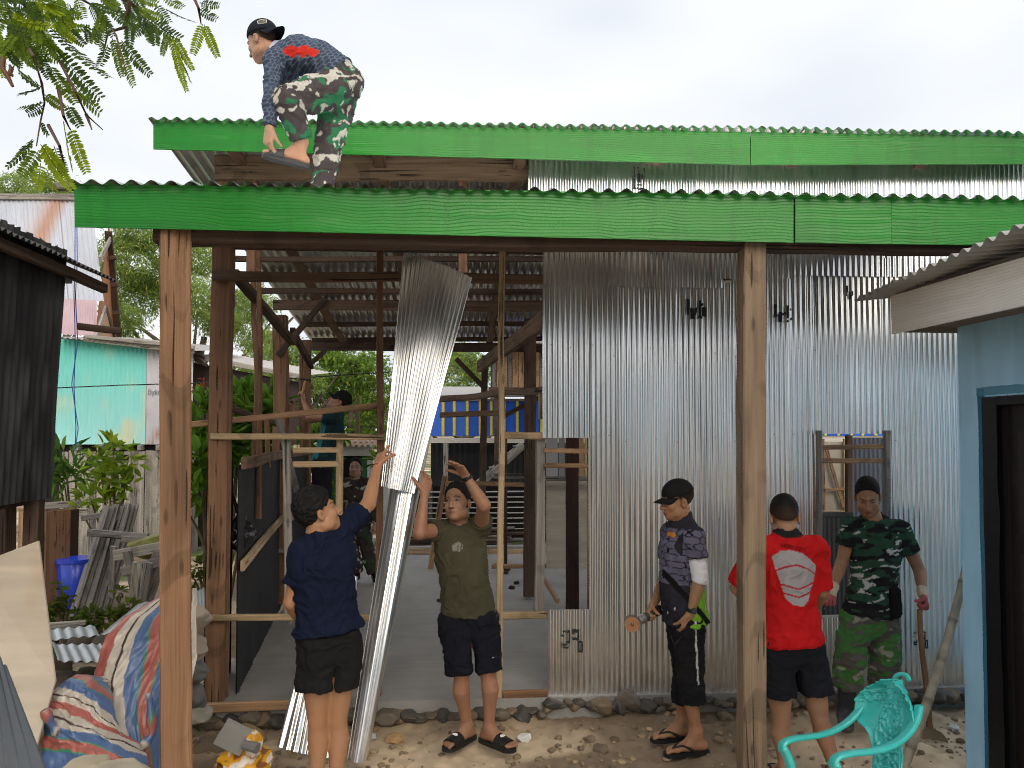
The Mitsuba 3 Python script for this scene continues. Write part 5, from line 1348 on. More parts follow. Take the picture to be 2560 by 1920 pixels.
def tree(label, base, h, lobes, n, size, col, r=.16, asp=.4, seed=0, name='tree', group=None, spread=1.5, bark=(.12, .095, .07), droop=.3, shell=.5, cat='tree'):
    t = thing(name, label, cat, group); base = np.asarray(base, float)
    m, _ = limbs(base, h, spread, 9, r, seed); add('trunk', m, 'matte', t, smooth=True, color=vcn(m, bark, .4, 6))
    cs = [base + np.asarray(l[:3]) for l in lobes]; rs = [np.broadcast_to(l[3:], (3,)) if len(l) == 4 else np.array(l[3:]) for l in lobes]
    m, c = leaf_cloud(cs, rs, n, size, col, asp, droop, seed, shell=shell); add('crown', m, 'leaf', t, color=c)
    return t


def lobes_px(pts, Y, base):
    out = []
    for x, y, rp, dy in pts:
        c = UD(x, y, Y + dy); r = rp / 1670 * (c @ FWD0); out.append((*(c - base), r, r * .9, r * .8))
    return out


def far_tree(label, pts, Y, n, size, col, seed, trunk_px, **kw):
    b = UD(*trunk_px, Y); base = A(b[0], Y, 0.0); top = max(UD(x, y, Y)[2] for x, y, r, d in pts)
    return tree(label, base, top * .9, lobes_px(pts, Y, base), n, size, col, seed=seed, **kw)


GREEN, LIGHT, DEEP = (.20, .32, .07), (.30, .41, .13), (.024, .060, .016)
far_tree('feathery pale green tree behind the turquoise house', [(270, 560, 60, 0), (300, 640, 55, 1), (260, 700, 45, -1), (345, 600, 60, 1), (420, 560, 50, 0), (420, 650, 55, -1), (480, 700, 45, 0), (540, 660, 50, 1), (300, 510, 45, 0), (560, 740, 40, 0), (380, 520, 40, 0)], 22, 34000, .125, LIGHT, 1, (400, 900), r=.2, spread=3.0, asp=.28)
far_tree('airy green tree rising beyond the far left roof', [(20, 400, 30, 0), (70, 395, 34, 1), (120, 400, 30, 0), (160, 420, 30, 0), (100, 430, 40, 0), (30, 440, 40, 0)], 27, 9000, .12, LIGHT, 2, (90, 900), r=.2, spread=2.5, asp=.3)
far_tree('mid green tree behind the back of the house', [(740, 790, 55, 0), (700, 850, 50, 1), (790, 800, 50, 0), (770, 880, 55, 1), (820, 860, 45, 0), (720, 760, 40, 0), (690, 920, 40, 0), (800, 930, 45, 0)], 20, 17000, .12, GREEN, 3, (770, 1100), r=.22, spread=2.0, asp=.4)
far_tree('light green tree seen between the sheet and the brace', [(980, 800, 45, 0), (1010, 840, 40, 1), (950, 840, 40, 0), (1040, 800, 35, 0), (1000, 770, 35, 0)], 24, 10000, .12, LIGHT, 4, (1000, 1100), r=.2, spread=2.0, asp=.3)
far_tree('thin tree between the left posts', [(620, 760, 45, 0), (600, 830, 40, 0), (560, 800, 40, 1), (660, 820, 40, 0)], 19, 9000, .11, LIGHT, 5, (600, 1100), r=.12, spread=1.6, asp=.3)


def big_leaf_shrub(label, pts, Y, n, size, col, seed, base_px, name='shrub', asp=.38, group=None, parts=0):
    b = UD(*base_px, Y); base = A(b[0], Y, 0); g = np.random.default_rng(seed); t = thing(name, label, 'shrub', group); ms, V, F, C, k = [], [], [], [], 0
    for x, y, rp, dy in pts:
        c = UD(x, y, Y + dy); ms.append(tube([base + A(g.random() * .2 - .1, 0, -.05), (base + c) / 2 + A(.05, 0, .1), c], [.022, .016, .008], 6))
        r = rp / 1670 * Y; m = int(n * rp * rp / sum(q[2] ** 2 for q in pts))
        for _ in range(m):
            d = unit(g.normal(size=3) + A(0, 0, .35)); p = c + d * r * A(1, .8, .9) * (.35 + .65 * g.random()); ax = unit(d * .8 + A(0, 0, .12) + g.normal(size=3) * .35); sd = unit(np.cross(ax, A(0, 0, 1) + g.normal(size=3) * .4)); nn = np.cross(sd, ax); L = size * (.6 + .7 * g.random()); W = L * asp
            q = [p, p + ax * L * .35 + sd * W * .5 + nn * L * .04, p + ax * L * .40 - nn * L * .02, p + ax * L * .35 - sd * W * .5 + nn * L * .04, p + ax * L * .72 + sd * W * .36, p + ax * L * .72 - sd * W * .36, p + ax * L - nn * L * .14]
            f = [(0, 1, 2), (0, 2, 3), (1, 4, 2), (2, 5, 3), (4, 6, 2), (2, 6, 5)]; cc = np.asarray(col) * (.6 + .9 * g.random()) * (np.array([1.5, 1.25, .9]) if g.random() < .2 else 1)
            if parts: add('leaf', (np.array(q), np.array(f)), 'leaf', t, color=cc)
            else: V += q; F += [tuple(a + k for a in h) for h in f]; C += [cc] * 7; k += 7
    m = cat_mesh(ms); add('stem', m, 'matte', t, smooth=True, color=(.11, .085, .05))
    if not parts: add('crown', (np.array(V), np.array(F)), 'leaf', t, color=np.array(C))
    return t


big_leaf_shrub('dense dark green broad leaved shrub behind the side wall', [(440, 900, 40, 0), (470, 960, 45, 0), (430, 1000, 45, -.3), (520, 880, 45, .2), (560, 900, 40, 0), (560, 960, 40, 0), (440, 1060, 35, -.2), (510, 960, 45, .2), (590, 880, 30, 0), (360, 1030, 12, 0)], 9.6, 900, .24, (.105, .215, .03), 6, (480, 1200))
big_leaf_shrub('young shrub with drooping lance shaped leaves by the plank wall', [(140, 985, 30, 0), (125, 1020, 28, 0), (165, 1025, 28, 0), (140, 1050, 22, 0)], 11.2, 110, .30, (.075, .15, .03), 7, (148, 1130), asp=.22, parts=1)
big_leaf_shrub('bright yellow green shrub in front of the plank wall', [(245, 970, 26, 0), (215, 1000, 26, 0), (275, 1000, 26, 0), (235, 1035, 28, 0), (265, 1050, 22, 0), (195, 1075, 22, 0), (225, 1090, 22, 0), (170, 1095, 14, 0)], 10.6, 190, .20, (.17, .26, .03), 8, (232, 1180), asp=.42, parts=1)
big_leaf_shrub('low weeds growing at the foot of the brown wardrobe', [(118, 1320, 18, 0), (140, 1300, 14, 0), (105, 1335, 14, 0), (160, 1330, 12, 0), (128, 1265, 8, 0)], 7.6, 220, .07, (.09, .13, .028), 9, (125, 1370), asp=.6)
big_leaf_shrub('low leafy weeds in front of the leaning planks', [(200, 1335, 20, 0), (235, 1340, 22, 0), (265, 1335, 18, 0), (285, 1310, 14, 0), (180, 1345, 14, 0), (258, 1280, 9, 0)], 7.4, 320, .07, (.095, .135, .03), 10, (230, 1380), asp=.6)
big_leaf_shrub('small weeds beside the inner corner post', [(428, 1225, 14, 0), (420, 1250, 12, 0)], 8.3, 70, .08, (.09, .13, .03), 12, (425, 1280), asp=.5)
big_leaf_shrub('red flowering twigs above the broad leaved shrub', [(425, 838, 10, 0), (440, 822, 8, 0)], 9.8, 9, .09, (.35, .05, .03), 13, (440, 900), asp=.4)

# overhanging branch with feather leaves, close to the camera
BR = thing('overhanging_branch', 'overhanging tree branch with feathery compound leaves at the top left', 'branch')
YB = 2.75


def compound(base, tip, pairs, lw, col, sag, roll, seed):
    g = np.random.default_rng(seed); base, tip = np.asarray(base), np.asarray(tip); L = np.linalg.norm(tip - base); s = np.linspace(0, 1, pairs + 1)
    ax = unit(tip - base); side = unit(np.cross(ax, rot(A(0, -1, 0.2), ax, roll))); nn = np.cross(side, ax)
    pts = base + (tip - base) * s[:, None] + A(0, 0, -1) * (sag * L * (s ** 2 - s))[:, None] * -1
    V, F, C = [], [], []; v, f = tube(pts, np.linspace(.0016, .0007, len(pts)), 4); V.append(v); F.append(f); C.append(np.tile(np.asarray(col) * .7, (len(v), 1))); k = len(v)
    for i in range(1, pairs + 1):
        ll = lw * (.55 + .45 * math.sin(math.pi * min(1, .15 + .85 * i / (pairs + 1)))); t = unit(pts[i] - pts[i - 1])
        for sg in (-1, 1):
            a = unit(side * sg + t * .42 + nn * (.25 * g.random() - .18) + g.normal(size=3) * .06); b = unit(np.cross(a, nn) + nn * .15 * g.normal()); w = ll * .19; o = pts[i]
            q = np.array([o, o + a * ll * .25 + b * w, o + a * ll * .7 + b * w, o + a * ll, o + a * ll * .7 - b * w, o + a * ll * .25 - b * w])
            V.append(q); F.append(np.array([(0, 1, 5), (1, 2, 5), (2, 4, 5), (2, 3, 4)]) + k); C.append(np.tile(np.asarray(col) * (.75 + .5 * g.random()), (6, 1))); k += 6
    return (np.vstack(V), np.vstack(F)), np.vstack(C)


def zq(x, y, dy=0): return U(x / 2.9625, y / 2.9625, YB + dy)


gb = np.random.default_rng(5); YEL, MIDG, DKG = (.30, .40, .025), (.17, .26, .035), (.085, .145, .04)
twigs = [[(-200, 60), (120, 200), (250, 420), (310, 620), (330, 760), (300, 900), (270, 1080)], [(120, -60), (330, 270), (430, 430), (560, 680), (640, 850), (760, 960)], [(300, -100), (560, -30), (720, 60), (860, 260), (930, 520)], [(700, -80), (960, 10), (1100, 130), (1240, 240)], [(1400, -100), (1470, 60), (1490, 180)], [(640, 850), (680, 960)], [(430, 640), (470, 860), (520, 960)], [(360, 930), (440, 1080), (480, 1240)], [(960, 10), (930, 200), (800, 240), (760, 420)]]
for t_ in twigs:
    p = np.array([zq(x, y, .25 * math.sin(i * 1.7 + len(t_))) for i, (x, y) in enumerate(t_)]); add('twig', tube(p, np.linspace(.007, .002, len(p)), 6), 'matte', BR, smooth=True, color=(.10, .07, .05))
spec = [((370, 200), (800, 570), 17, DKG), ((430, 380), (740, 720), 14, DKG), ((480, 540), (735, 830), 12, MIDG), ((300, 1070), (470, 1250), 12, YEL), ((310, 1080), (530, 1395), 17, YEL), ((520, 950), (640, 1270), 15, YEL), ((470, 900), (530, 1250), 13, YEL), ((250, 1040), (60, 1230), 9, DKG), ((240, 1030), (130, 1150), 8, MIDG), ((290, 1110), (160, 1290), 9, MIDG), ((300, 1210), (280, 1400), 10, YEL), ((350, 1260), (400, 1400), 9, YEL), ((400, 1080), (480, 1290), 11, DKG),
        ((1240, 240), (1200, 405), 13, MIDG), ((1260, 270), (1380, 670), 24, YEL), ((1280, 280), (1415, 610), 20, YEL), ((1290, 275), (1425, 515), 16, YEL), ((1500, 180), (1430, 395), 13, YEL), ((1510, 180), (1610, 415), 15, YEL), ((1470, 60), (1600, 140), 9, DKG), ((1480, 20), (1620, 40), 9, DKG), ((1470, 110), (1560, 110), 6, MIDG),
        ((830, 280), (900, 560), 16, MIDG), ((870, 300), (990, 630), 18, MIDG), ((900, 300), (1110, 550), 16, DKG), ((800, 330), (740, 480), 9, DKG), ((960, 100), (960, 330), 12, DKG), ((1010, 90), (1330, 280), 15, DKG), ((1000, 60), (1190, 130), 12, MIDG), ((640, 180), (660, 310), 8, DKG), ((700, 200), (760, 360), 10, DKG), ((570, -20), (620, 130), 9, MIDG), ((650, 20), (860, 90), 10, DKG),
        ((330, 270), (480, 470), 13, MIDG), ((360, 480), (560, 760), 15, MIDG), ((300, 640), (150, 540), 9, DKG), ((310, 640), (140, 700), 9, DKG), ((320, 760), (150, 800), 9, DKG), ((320, 780), (210, 840), 7, DKG), ((330, 700), (470, 800), 10, MIDG), ((430, 640), (560, 700), 9, MIDG), ((300, 900), (350, 1000), 7, DKG), ((560, 680), (690, 760), 9, MIDG), ((500, 780), (590, 930), 9, DKG), ((120, 200), (20, 400), 12, MIDG), ((100, 150), (60, 300), 10, YEL)]
for i in range(70):                    # the thicker mass in the corner
    x, y = gb.random() * 520 - 60, gb.random() ** 1.4 * 430 - 40
    if x > 330 and y > 200: y *= .5
    a = gb.normal() * .7 + .9; L = 130 + 150 * gb.random(); spec.append(((x, y), (x + L * math.cos(a), y + L * math.sin(a)), int(L / 18), [DKG, MIDG, MIDG, YEL][gb.integers(4)]))
for i in range(26):
    x, y = 620 + gb.random() * 640, gb.random() * 230 - 60; a = gb.normal() * .6 + 1.2; L = 110 + 130 * gb.random(); spec.append(((x, y), (x + L * math.cos(a), y + L * math.sin(a)), int(L / 17), [DKG, MIDG, DKG][gb.integers(3)]))
for i, (a, b, n, c) in enumerate(spec):
    d0 = .30 * (gb.random() - .5); ll = np.linalg.norm(np.subtract(b, a)) / n / 2.9625 / FPX * YB * 2.6
    m, col = compound(zq(*a, d0), zq(*b, d0 + .12 * (gb.random() - .5)), n, min(ll, .034), c, .12, gb.normal() * (.5 if c is not YEL else .9), i)
    add('leaf', m, 'leaf', BR, color=col)
for pts in ([(0, 390), (25, 440), (15, 500), (60, 570), (95, 640)], [(70, 480), (85, 510), (70, 550), (95, 560)]):
    add('seed_pod', tube([zq(x, y) for x, y in pts], np.r_[.006, np.full(len(pts) - 2, .013), .008] * .62, 8), 'satin', BR, smooth=True, color=(.17, .085, .05))
add('bough', tube([zq(-500, -250, .4), zq(200, -190, .2), zq(1000, -200, .3), zq(1700, -260, .5)], [.03, .022, .018, .012], 8), 'matte', BR, smooth=True, color=(.12, .09, .07))

# ------------------------------------------------------------------ neighbours on the left
BLK = (.018, .019, .022)
SH = thing('black_shed', 'black corrugated shed on stilts at the left edge', 'shed')
XE = UD(255, 610, 6.1)[0]; far, nearp = UD(255, 610, 6.1), UXD(0, 490, XE)
near = far + (nearp - far) * 1.9; ev = unit(near - far); L = np.linalg.norm(near - far)
k = add('roof_sheet', corr_mesh(far, ev, A(-1, 0, .42), L, 2.2, pitch=.062, amp=.011, nv=8, per=9, dent=.012, seed=2, nrm=A(.4, 0, 1)), 'old_sheet', SH, smooth=True, color=(.05, .05, .052))
timber('eave_purlin', SH, far + A(-.10, .0, -.05), near + A(-.10, 0, -.05), .07, .05, 3); timber('eave_purlin', SH, far + A(-.36, -.0, .02), near + A(-.36, 0, .02), .07, .05, 4)
XWL = UD(113, 820, 5.75)[0]; wf = A(XWL, 5.75, 0); zb = UXD(50, 1085, XWL)[2]; zt = far[2] + .16
for i in range(5):
    y1 = 5.75 - i * .8; m = corr_mesh(A(XWL + .012 * (i % 2), y1, zb + .02 * math.sin(i * 4)), A(0, -1, 0), A(.045, 0, 1), .83, zt - zb, pitch=.076, amp=.009, nv=9, per=8, dent=.010, seed=i + 40, nrm=A(1, 0, 0), edge=.03)
    v = m[0]; sp = np.clip(meshkit.fbm(v * A(9, 9, 3), 3, 7) * 2 - .9, 0, 1)[:, None]
    add('wall_sheet', m, 'old_sheet', SH, smooth=True, color=np.asarray(BLK) * (.6 + .8 * meshkit.fbm(v * A(14, 14, 4), 3, 2)[:, None]) + sp * .10)
add('end_wall', obox(A(XWL - .9, 5.74, (zb + zt) / 2), A(.88, 0, 0), A(0, .01, 0), A(0, 0, (zt - zb) / 2)), 'old_sheet', SH, color=BLK)
timber('corner_post', SH, A(XWL - .06, 5.66, -.1), A(XWL - .06, 5.66, zt - .1), .10, .10, 3)
for y in (5.6, 4.6, 3.6): timber('stilt', SH, A(XWL - .25, y, -.1), A(XWL - .25, y, zb + .05), .14, .14, 3)
timber('floor_beam', SH, A(XWL - .12, 5.8, zb + .03), A(XWL - .12, 2.0, zb + .03), .14, .08, 3)
add('under_wall', obox(A(XWL - .55, 4.2, zb / 2), A(.01, 0, 0), A(0, 1.9, 0), A(0, 0, zb / 2)), 'matte', SH, color=(.018, .015, .014))
timber('fly_rafter', SH, UD(168, 705, 5.95), UD(262, 716, 6.0), .05, .04, 3, label='dark rafter end under the shed roof')
bc_ = thing('hanging_rope', 'thin blue rope hanging down beside the black shed', 'rope')
for dx in (0, 5):
    add('cord_strand', tube([UD(163 + dx * .4, 405, 6.0), UD(162 + dx, 560, 6.0), UD(160 + dx * .6, 640, 5.98), UD(163 + dx, 740, 5.98), UD(160 - dx, 830, 5.98), UD(164 + dx, 925, 5.98), UD(162, 975, 5.98)], .0035, 5), 'satin', bc_, smooth=True, color=(.05, .14, .60))

# turquoise house
TQ = thing('turquoise_house', 'turquoise corrugated house over a grey plank ground floor', 'house')
YT = 13.8


def tq_col(v):
    n = meshkit.fbm(v * A(1.6, 1, 1.2), 4, 3)[:, None]; n2 = meshkit.fbm(v * A(3, 1, 2) + 9, 3, 5)[:, None]; h = np.clip((v[:, 2:3] - 1.8) / 1.9, 0, 1)
    c = np.array((.10, .55, .47)) * h + np.array((.34, .72, .74)) * (1 - h); c = c * (.85 + .3 * n); k = np.clip((n2 - .50) * 5 - h * .6, 0, 1); return c * (1 - k) + np.array((.58, .60, .40)) * k


def gr_col(v):
    n = meshkit.fbm(v * A(8, 1, 3), 3, 4)[:, None]; zt = UD(300, 900, YT)[2]; k = np.clip((zt + .12 - v[:, 2:3]) * 5, 0, 1) * np.clip((n - .40) * 7, 0, 1); return np.array((.50, .50, .56)) * (.85 + .3 * n) * (1 - k) + np.array((.30, .11, .04)) * k


def px_sheet(parent, x0, x1, yt, yb, Y, col, pitch=.076, amp=.007, bsdf='old_sheet', name='wall_sheet', yt2=None, seed=0, label=None, nv=10):
    a, b, t = UD(x0, yb, Y), UD(x1, yb, Y), UD(x0, yt, Y); t2 = UD(x1, yt2 if yt2 else yt, Y)
    m = corr_mesh(A(a[0], Y, a[2]), A(1, 0, 0), A(0, 0, 1), b[0] - a[0], max(t[2], t2[2]) - a[2], pitch=pitch, amp=amp, nv=nv, per=6, dent=.006, seed=seed, nrm=A(0, -1, 0))
    v = m[0]; f = (v[:, 0] - a[0]) / (b[0] - a[0]); top = t[2] + (t2[2] - t[2]) * f; s = (v[:, 2] - a[2]) / (max(t[2], t2[2]) - a[2]); v[:, 2] = a[2] + s * (top - a[2])
    return add(name, (v, m[1]), bsdf, parent, smooth=True, color=col(v) if callable(col) else np.asarray(col) * (.75 + .5 * meshkit.fbm(v * A(4, 1, 2), 3, 2)[:, None]), label=label)


for i, (a, b, ta, tb) in enumerate(((112, 190, 730, 738), (189, 252, 738, 742), (251, 313, 742, 746))): px_sheet(TQ, a, b, ta, 960, YT - .004 * i, tq_col, yt2=tb, seed=i)
px_sheet(TQ, 312, 415, 748, 960, YT + .01, gr_col, yt2=756, seed=5, label='bare grey sheet with rust at its foot')
tm = meshkit.text_mesh('Dykosek', .085, .004); v = np.array(tm.vertices); o = UD(369 * .8643, 986 * .8643, YT - .02)
v3 = np.c_[o[0] + v[:, 0] * .8, YT - .018 - v[:, 2], o[2] + v[:, 1]]; add('scrawl', (v3, np.array(tm.faces)), 'matte', TQ, color=(.14, .14, .17))
timber('eave_board', TQ, UD(180, 731, YT - .25), UD(420, 758, YT - .25), .10, .03, 9); timber('eave_board', TQ, UD(186, 726, YT - .3), UD(420, 751, YT - .3), .06, .05, 9)
o = UD(120, 728, YT - .3); b = UD(425, 757, YT - .3); add('roof_sheet', corr_mesh(o, b - o, A(0, 1, .12), np.linalg.norm(b - o), 3.0, pitch=.09, amp=.012, nv=4, per=6, nrm=A(0, 0, 1)), 'old_sheet', TQ, smooth=True, color=(.32, .30, .29))
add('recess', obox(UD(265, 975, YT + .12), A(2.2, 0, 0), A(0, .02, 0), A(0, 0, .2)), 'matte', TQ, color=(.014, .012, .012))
for x in (165, 213, 254, 300, 340, 372): timber('joist_end', TQ, UD(x, 967, YT - .06), UD(x, 967, YT - .06) + A(0, .3, 0), .09, .06, 9)
k_ = key_of('plank_wall', TQ); x = 128
while x < 420:
    w = 13 + 5 * random.random(); a, t = UD(x + w / 2, 1178, YT + .05), UD(x + w / 2, 972 + 4 * random.random(), YT + .05)
    timber('plank', k_, A(a[0], YT + .02 + .012 * random.random(), -.05), A(a[0] + .02 * (random.random() - .5), YT + .02, t[2]), (w - 1.2) / 1670 * YT, .02, 9 if random.random() < .7 else 4, crook=.006); x += w
add('peep_hole', obox(UD(264.5, 988, YT - .02), A(.10, 0, 0), A(0, .01, 0), A(0, 0, .042)), 'matte', TQ, color=(.010, .010, .010))
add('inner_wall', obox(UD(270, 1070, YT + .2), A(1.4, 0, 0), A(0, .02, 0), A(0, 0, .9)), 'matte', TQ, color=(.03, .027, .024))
# dark brown wall behind the shrub, under the same eave line
BW = thing('brown_house', 'dark brown boarded house behind the broad leaved shrub', 'house')
for i in range(9):
    a = 410 + i * 27; px_sheet(BW, a, a + 27, 782 + i * 5, 960, 14.6, (.050, .030, .030), pitch=.2, amp=.004, name='wall_board', yt2=787 + i * 5, seed=i, nv=2)
timber('eave_board', BW, UD(408, 768, 14.3), UD(660, 816, 14.3), .09, .05, 9)
o, b = UD(408, 766, 14.3), UD(660, 812, 14.3); add('roof_sheet', corr_mesh(o, b - o, A(0, 1, .1), np.linalg.norm(b - o), 3.0, pitch=.09, amp=.012, nv=4, per=6, nrm=A(0, 0, 1)), 'old_sheet', BW, smooth=True, color=(.40, .38, .37))
for i in range(5): timber('broken_slat', BW, UD(405 + 4 * i, 752 + 6 * i, 14.2), UD(436 + 3 * i, 758 + 8 * i, 14.2), .06, .04, 4 if i % 2 else 3)
add('power_line', tube([UD(100, 839, 12.5), UD(260, 832, 12.5), UD(420, 828, 12.5), UD(620, 818, 12.5), UD(900, 800, 12.5)], .009, 5), 'satin', color=(.02, .02, .022), label='thin cable strung across the turquoise house', cat='cable', smooth=True)

# tall house with the rusty roof
TH = thing('rusty_roof_house', 'house with a steep grey and rust streaked roof at the far left', 'house'); YR = 19.0
def roof_col(v):
    n = meshkit.fbm(v * A(3, 1, .6), 3, 6)[:, None]; xc = UD(118, 560, YR)[0]; st = np.exp(-((v[:, 0:1] - xc) / .30) ** 2) * np.clip(meshkit.noise(v * A(6, 0, .3), 3)[:, None] * 2.2 - .4, 0, 1)
    return np.array((.47, .50, .57)) * (.82 + .36 * n) * (1 - st) + np.array((.42, .25, .19)) * st
a, b, t = UD(-90, 650, YR - 1.6), UD(218, 650, YR - 1.6), UD(-90, 428, YR); sl = unit(t - a)
for i in range(4):
    o = a + (b - a) * i / 4 + A(0, .02 * (i % 2), 0); add('roof_sheet', corr_mesh(o, b - a, t - a, np.linalg.norm(b - a) / 4 + .05, np.linalg.norm(t - a), pitch=.11, amp=.014, nv=12, per=6, seed=i, nrm=A(0, -1, .6)), 'old_sheet', TH, smooth=True, color=lambda_ if False else roof_col(corr_mesh(o, b - a, t - a, np.linalg.norm(b - a) / 4 + .05, np.linalg.norm(t - a), pitch=.11, amp=.014, nv=12, per=6, seed=i)[0]))
timber('ridge_cap', TH, UD(-90, 425, YR), UD(240, 428, YR), .14, .2, 9)
# gable end on the right: rusty sheet under a dark barge board
g0, g1, g2 = UD(236, 470, YR), UD(205, 725, YR - 1.2), UD(250, 730, YR + 1.5)
m = (np.array([g0, g1, g2]), np.array([(0, 1, 2)])); n_ = 12
V = []; F = []
for i in range(n_ + 1):
    s = i / n_; lo = g1 + (g2 - g1) * s; hi = lo + (g0 - (g1 + g2) / 2) * (1 - abs(2 * s - 1)); V += [lo, hi]
for i in range(n_): F += [(2 * i, 2 * i + 2, 2 * i + 3), (2 * i, 2 * i + 3, 2 * i + 1)]
V = np.array(V); add('gable', (V, np.array(F)), 'old_sheet', TH, color=np.array((.36, .15, .075)) * (.6 + .8 * meshkit.fbm(V * 3, 2, 2)[:, None]))
timber('barge_board', TH, UD(234, 500, YR - .2), UD(256, 735, YR + 1.3), .16, .06, 3); timber('barge_board', TH, UD(240, 512, YR), UD(216, 560, YR - 1.2), .12, .05, 9)
for s in (.25, .5, .75): timber('lookout', TH, UD(232 + 18 * s, 500 + 235 * s, YR), UD(246 + 18 * s, 497 + 235 * s, YR), .10, .1, 3)
PK = thing('pink_roof_annex', 'annex with a faded pink corrugated roof below the rusty roof', 'annex')
a, b, t = UD(110, 722, 16.2), UD(208, 726, 16.2), UD(118, 645, 17.4)
m = corr_mesh(a, b - a, t - a, np.linalg.norm(b - a), np.linalg.norm(t - a), pitch=.10, amp=.015, nv=6, per=7, dent=.02, nrm=A(0, -1, 1)); add('roof_sheet', m, 'old_sheet', PK, smooth=True, color=np.array((.46, .33, .36)) * (.8 + .4 * meshkit.fbm(m[0] * 3, 3, 3)[:, None]))
V = np.array([UD(209, 726, 16.2), UD(228, 668, 17.0), UD(243, 736, 17.6)]); V = np.vstack([V, V + A(.0, .05, 0)]); add('gable', (V, np.array([(0, 2, 1), (3, 4, 5), (0, 1, 4), (0, 4, 3), (1, 2, 5), (1, 5, 4)])), 'old_sheet', PK, color=(.38, .20, .13))
timber('barge_board', PK, UD(206, 732, 16.1), UD(228, 664, 17.0), .10, .04, 9); timber('barge_board', PK, UD(228, 664, 17.0), UD(252, 738, 17.8), .12, .04, 3)
add('wall', obox(UD(170, 760, 16.6), A(.5, 0, 0), A(0, .02, 0), A(0, 0, .3)), 'matte', PK, color=(.20, .20, .20))

# yard clutter
WD = thing('brown_wardrobe', 'old two tone brown wooden wardrobe standing by the black shed', 'wardrobe'); Yw = 9.0
a, b, c = UD(97, 1105, Yw), UD(153, 1106, Yw + .25), UD(40, 1104, Yw + .30); zt_ = a[2]
def slabv(p, q, z0, z1, th):
    d = unit(q - p); n = A(-d[1], d[0], 0); lo = np.array([p, q, q + n * th, p + n * th]); lo[:, 2] = z0; hi = lo.copy(); hi[:, 2] = z1; V = np.vstack([lo, hi]); return V, np.array([(0, 1, 5, 4), (1, 2, 6, 5), (2, 3, 7, 6), (3, 0, 4, 7), (4, 5, 6, 7), (3, 2, 1, 0)])
def wood_panel(name, parent, p, q, z0, z1, th, tint):
    V, F = slabv(p, q, z0, z1, th); VV, UV, FF = [], [], []
    for f in F: k = len(VV); P_ = V[f]; VV += list(P_); e = unit(P_[1] - P_[0]); UV += [[10 * tint + 1 + abs((x - P_[0]) @ e) % 8, x[2] * 1 + 3] for x in P_]; FF += [(k, k + 1, k + 2), (k, k + 2, k + 3)]
    return add(name, (np.array(VV), np.array(FF)), 'wood', parent, uv=np.array(UV))
wood_panel('side_panel', WD, a, b, -.02, zt_, .02, 0); wood_panel('door', WD, c, a, .25, zt_, .02, 8); timber('base_rail', WD, A(*c[:2], .20), A(*a[:2], .20), .08, .03, 4); timber('top_rail', WD, A(*c[:2], zt_ + .01), A(*a[:2], zt_ + .01), .03, .03, 8)
add('carcass', obox((c + b) / 2 * A(1, 1, 0) + A(0, .16, zt_ / 2), A(.26, 0, 0), A(0, .1, 0), A(0, 0, zt_ / 2 - .02)), 'matte', WD, color=(.05, .03, .02))
for i in range(9):
    x0 = 154 + i * 9.2; x1 = 231 + i * 7.4; y = 8.0 + .05 * math.sin(i * 2.3); bot = GD(x0, 1332 - i * 1.5, 0.02); k = UD(x1, 1093 - .4 * i + 3 * math.sin(i * 1.9), bot[1] + .55)
    add_l = dict(label='grey weathered plank leaning outermost on the left of its stack', cat='plank', group='leaning grey planks') if i == 0 else dict(label=['', 'second', 'third', 'fourth', 'fifth', 'sixth', 'seventh', 'eighth', 'last'][i] + ' plank from the left in the leaning grey stack', cat='plank', group='leaning grey planks')
    timber('leaning_plank', None, bot + A(0, .03 * (i % 3), 0), k + A(0, .03 * (i % 3), 0),   .072 + .010 * (i % 2), .022, 4, crook=.008, **add_l)
k = UD(262, 1200, 9.1); timber('prop_rail', None, UD(190, 1150, 9.0), UD(320, 1160, 9.0), .08, .05, 4, label='grey rail behind the leaning planks that props them', cat='rail')
SCR = [((245, 1200), (360, 1180), 22, 7.9), ((262, 1235), (375, 1205), 20, 7.8), ((275, 1190), (300, 1330), 18, 7.8), ((300, 1215), (292, 1300), 24, 7.7), ((322, 1215), (308, 1305), 16, 7.6), ((340, 1190), (310, 1280), 16, 7.9), ((355, 1200), (318, 1305), 18, 8.0), ((262, 1165), (360, 1170), 14, 8.2), ((60, 1095), (175, 1088), 14, 10.5), ((66, 1112), (190, 1105), 16, 10.2), ((175, 1120), (240, 1110), 12, 9.9), ((95, 1365), (170, 1352), 14, 7.0), ((100, 1350), (185, 1345), 10, 7.1), ((245, 1180), (240, 1290), 12, 8.0)]
SCL = ['long grey plank lying across the top of the yard heap', 'grey plank lying just below the top plank of the yard heap', 'plank leaning steeply at the left end of the yard heap', 'wide upright plank in the middle of the yard heap', 'narrow upright plank right of the wide one in the yard heap', 'slanting plank behind the upright ones in the yard heap', 'plank slanting down beside the porch post in the yard heap', 'uppermost thin plank behind the yellowish sack', 'upper grey plank lying beside the black shed under the bushes', 'lower grey plank lying above the brown wardrobe', 'short plank below the bright yellow green shrub', 'flat plank on the rubble in front of the brown wardrobe', 'thin plank behind the flat one in front of the wardrobe', 'steep plank close beside the leaning grey stack']
for i, (p, q, w, Y) in enumerate(SCR): timber('scrap_plank', None, UD(*p, Y), UD(*q, Y + .1), w / 1670 * Y, .03, 4 if i % 3 else 9, crook=.01, label=SCL[i], cat='plank')
m = rock_mesh(UD(330, 1178, 8.3), .20, 77, 3, .6); add('plastic_sack', m, 'satin', smooth=True, color=vcn(m, (.20, .19, .05), .5, 9), label='crumpled yellowish plastic sack on the plank heap', cat='sack')
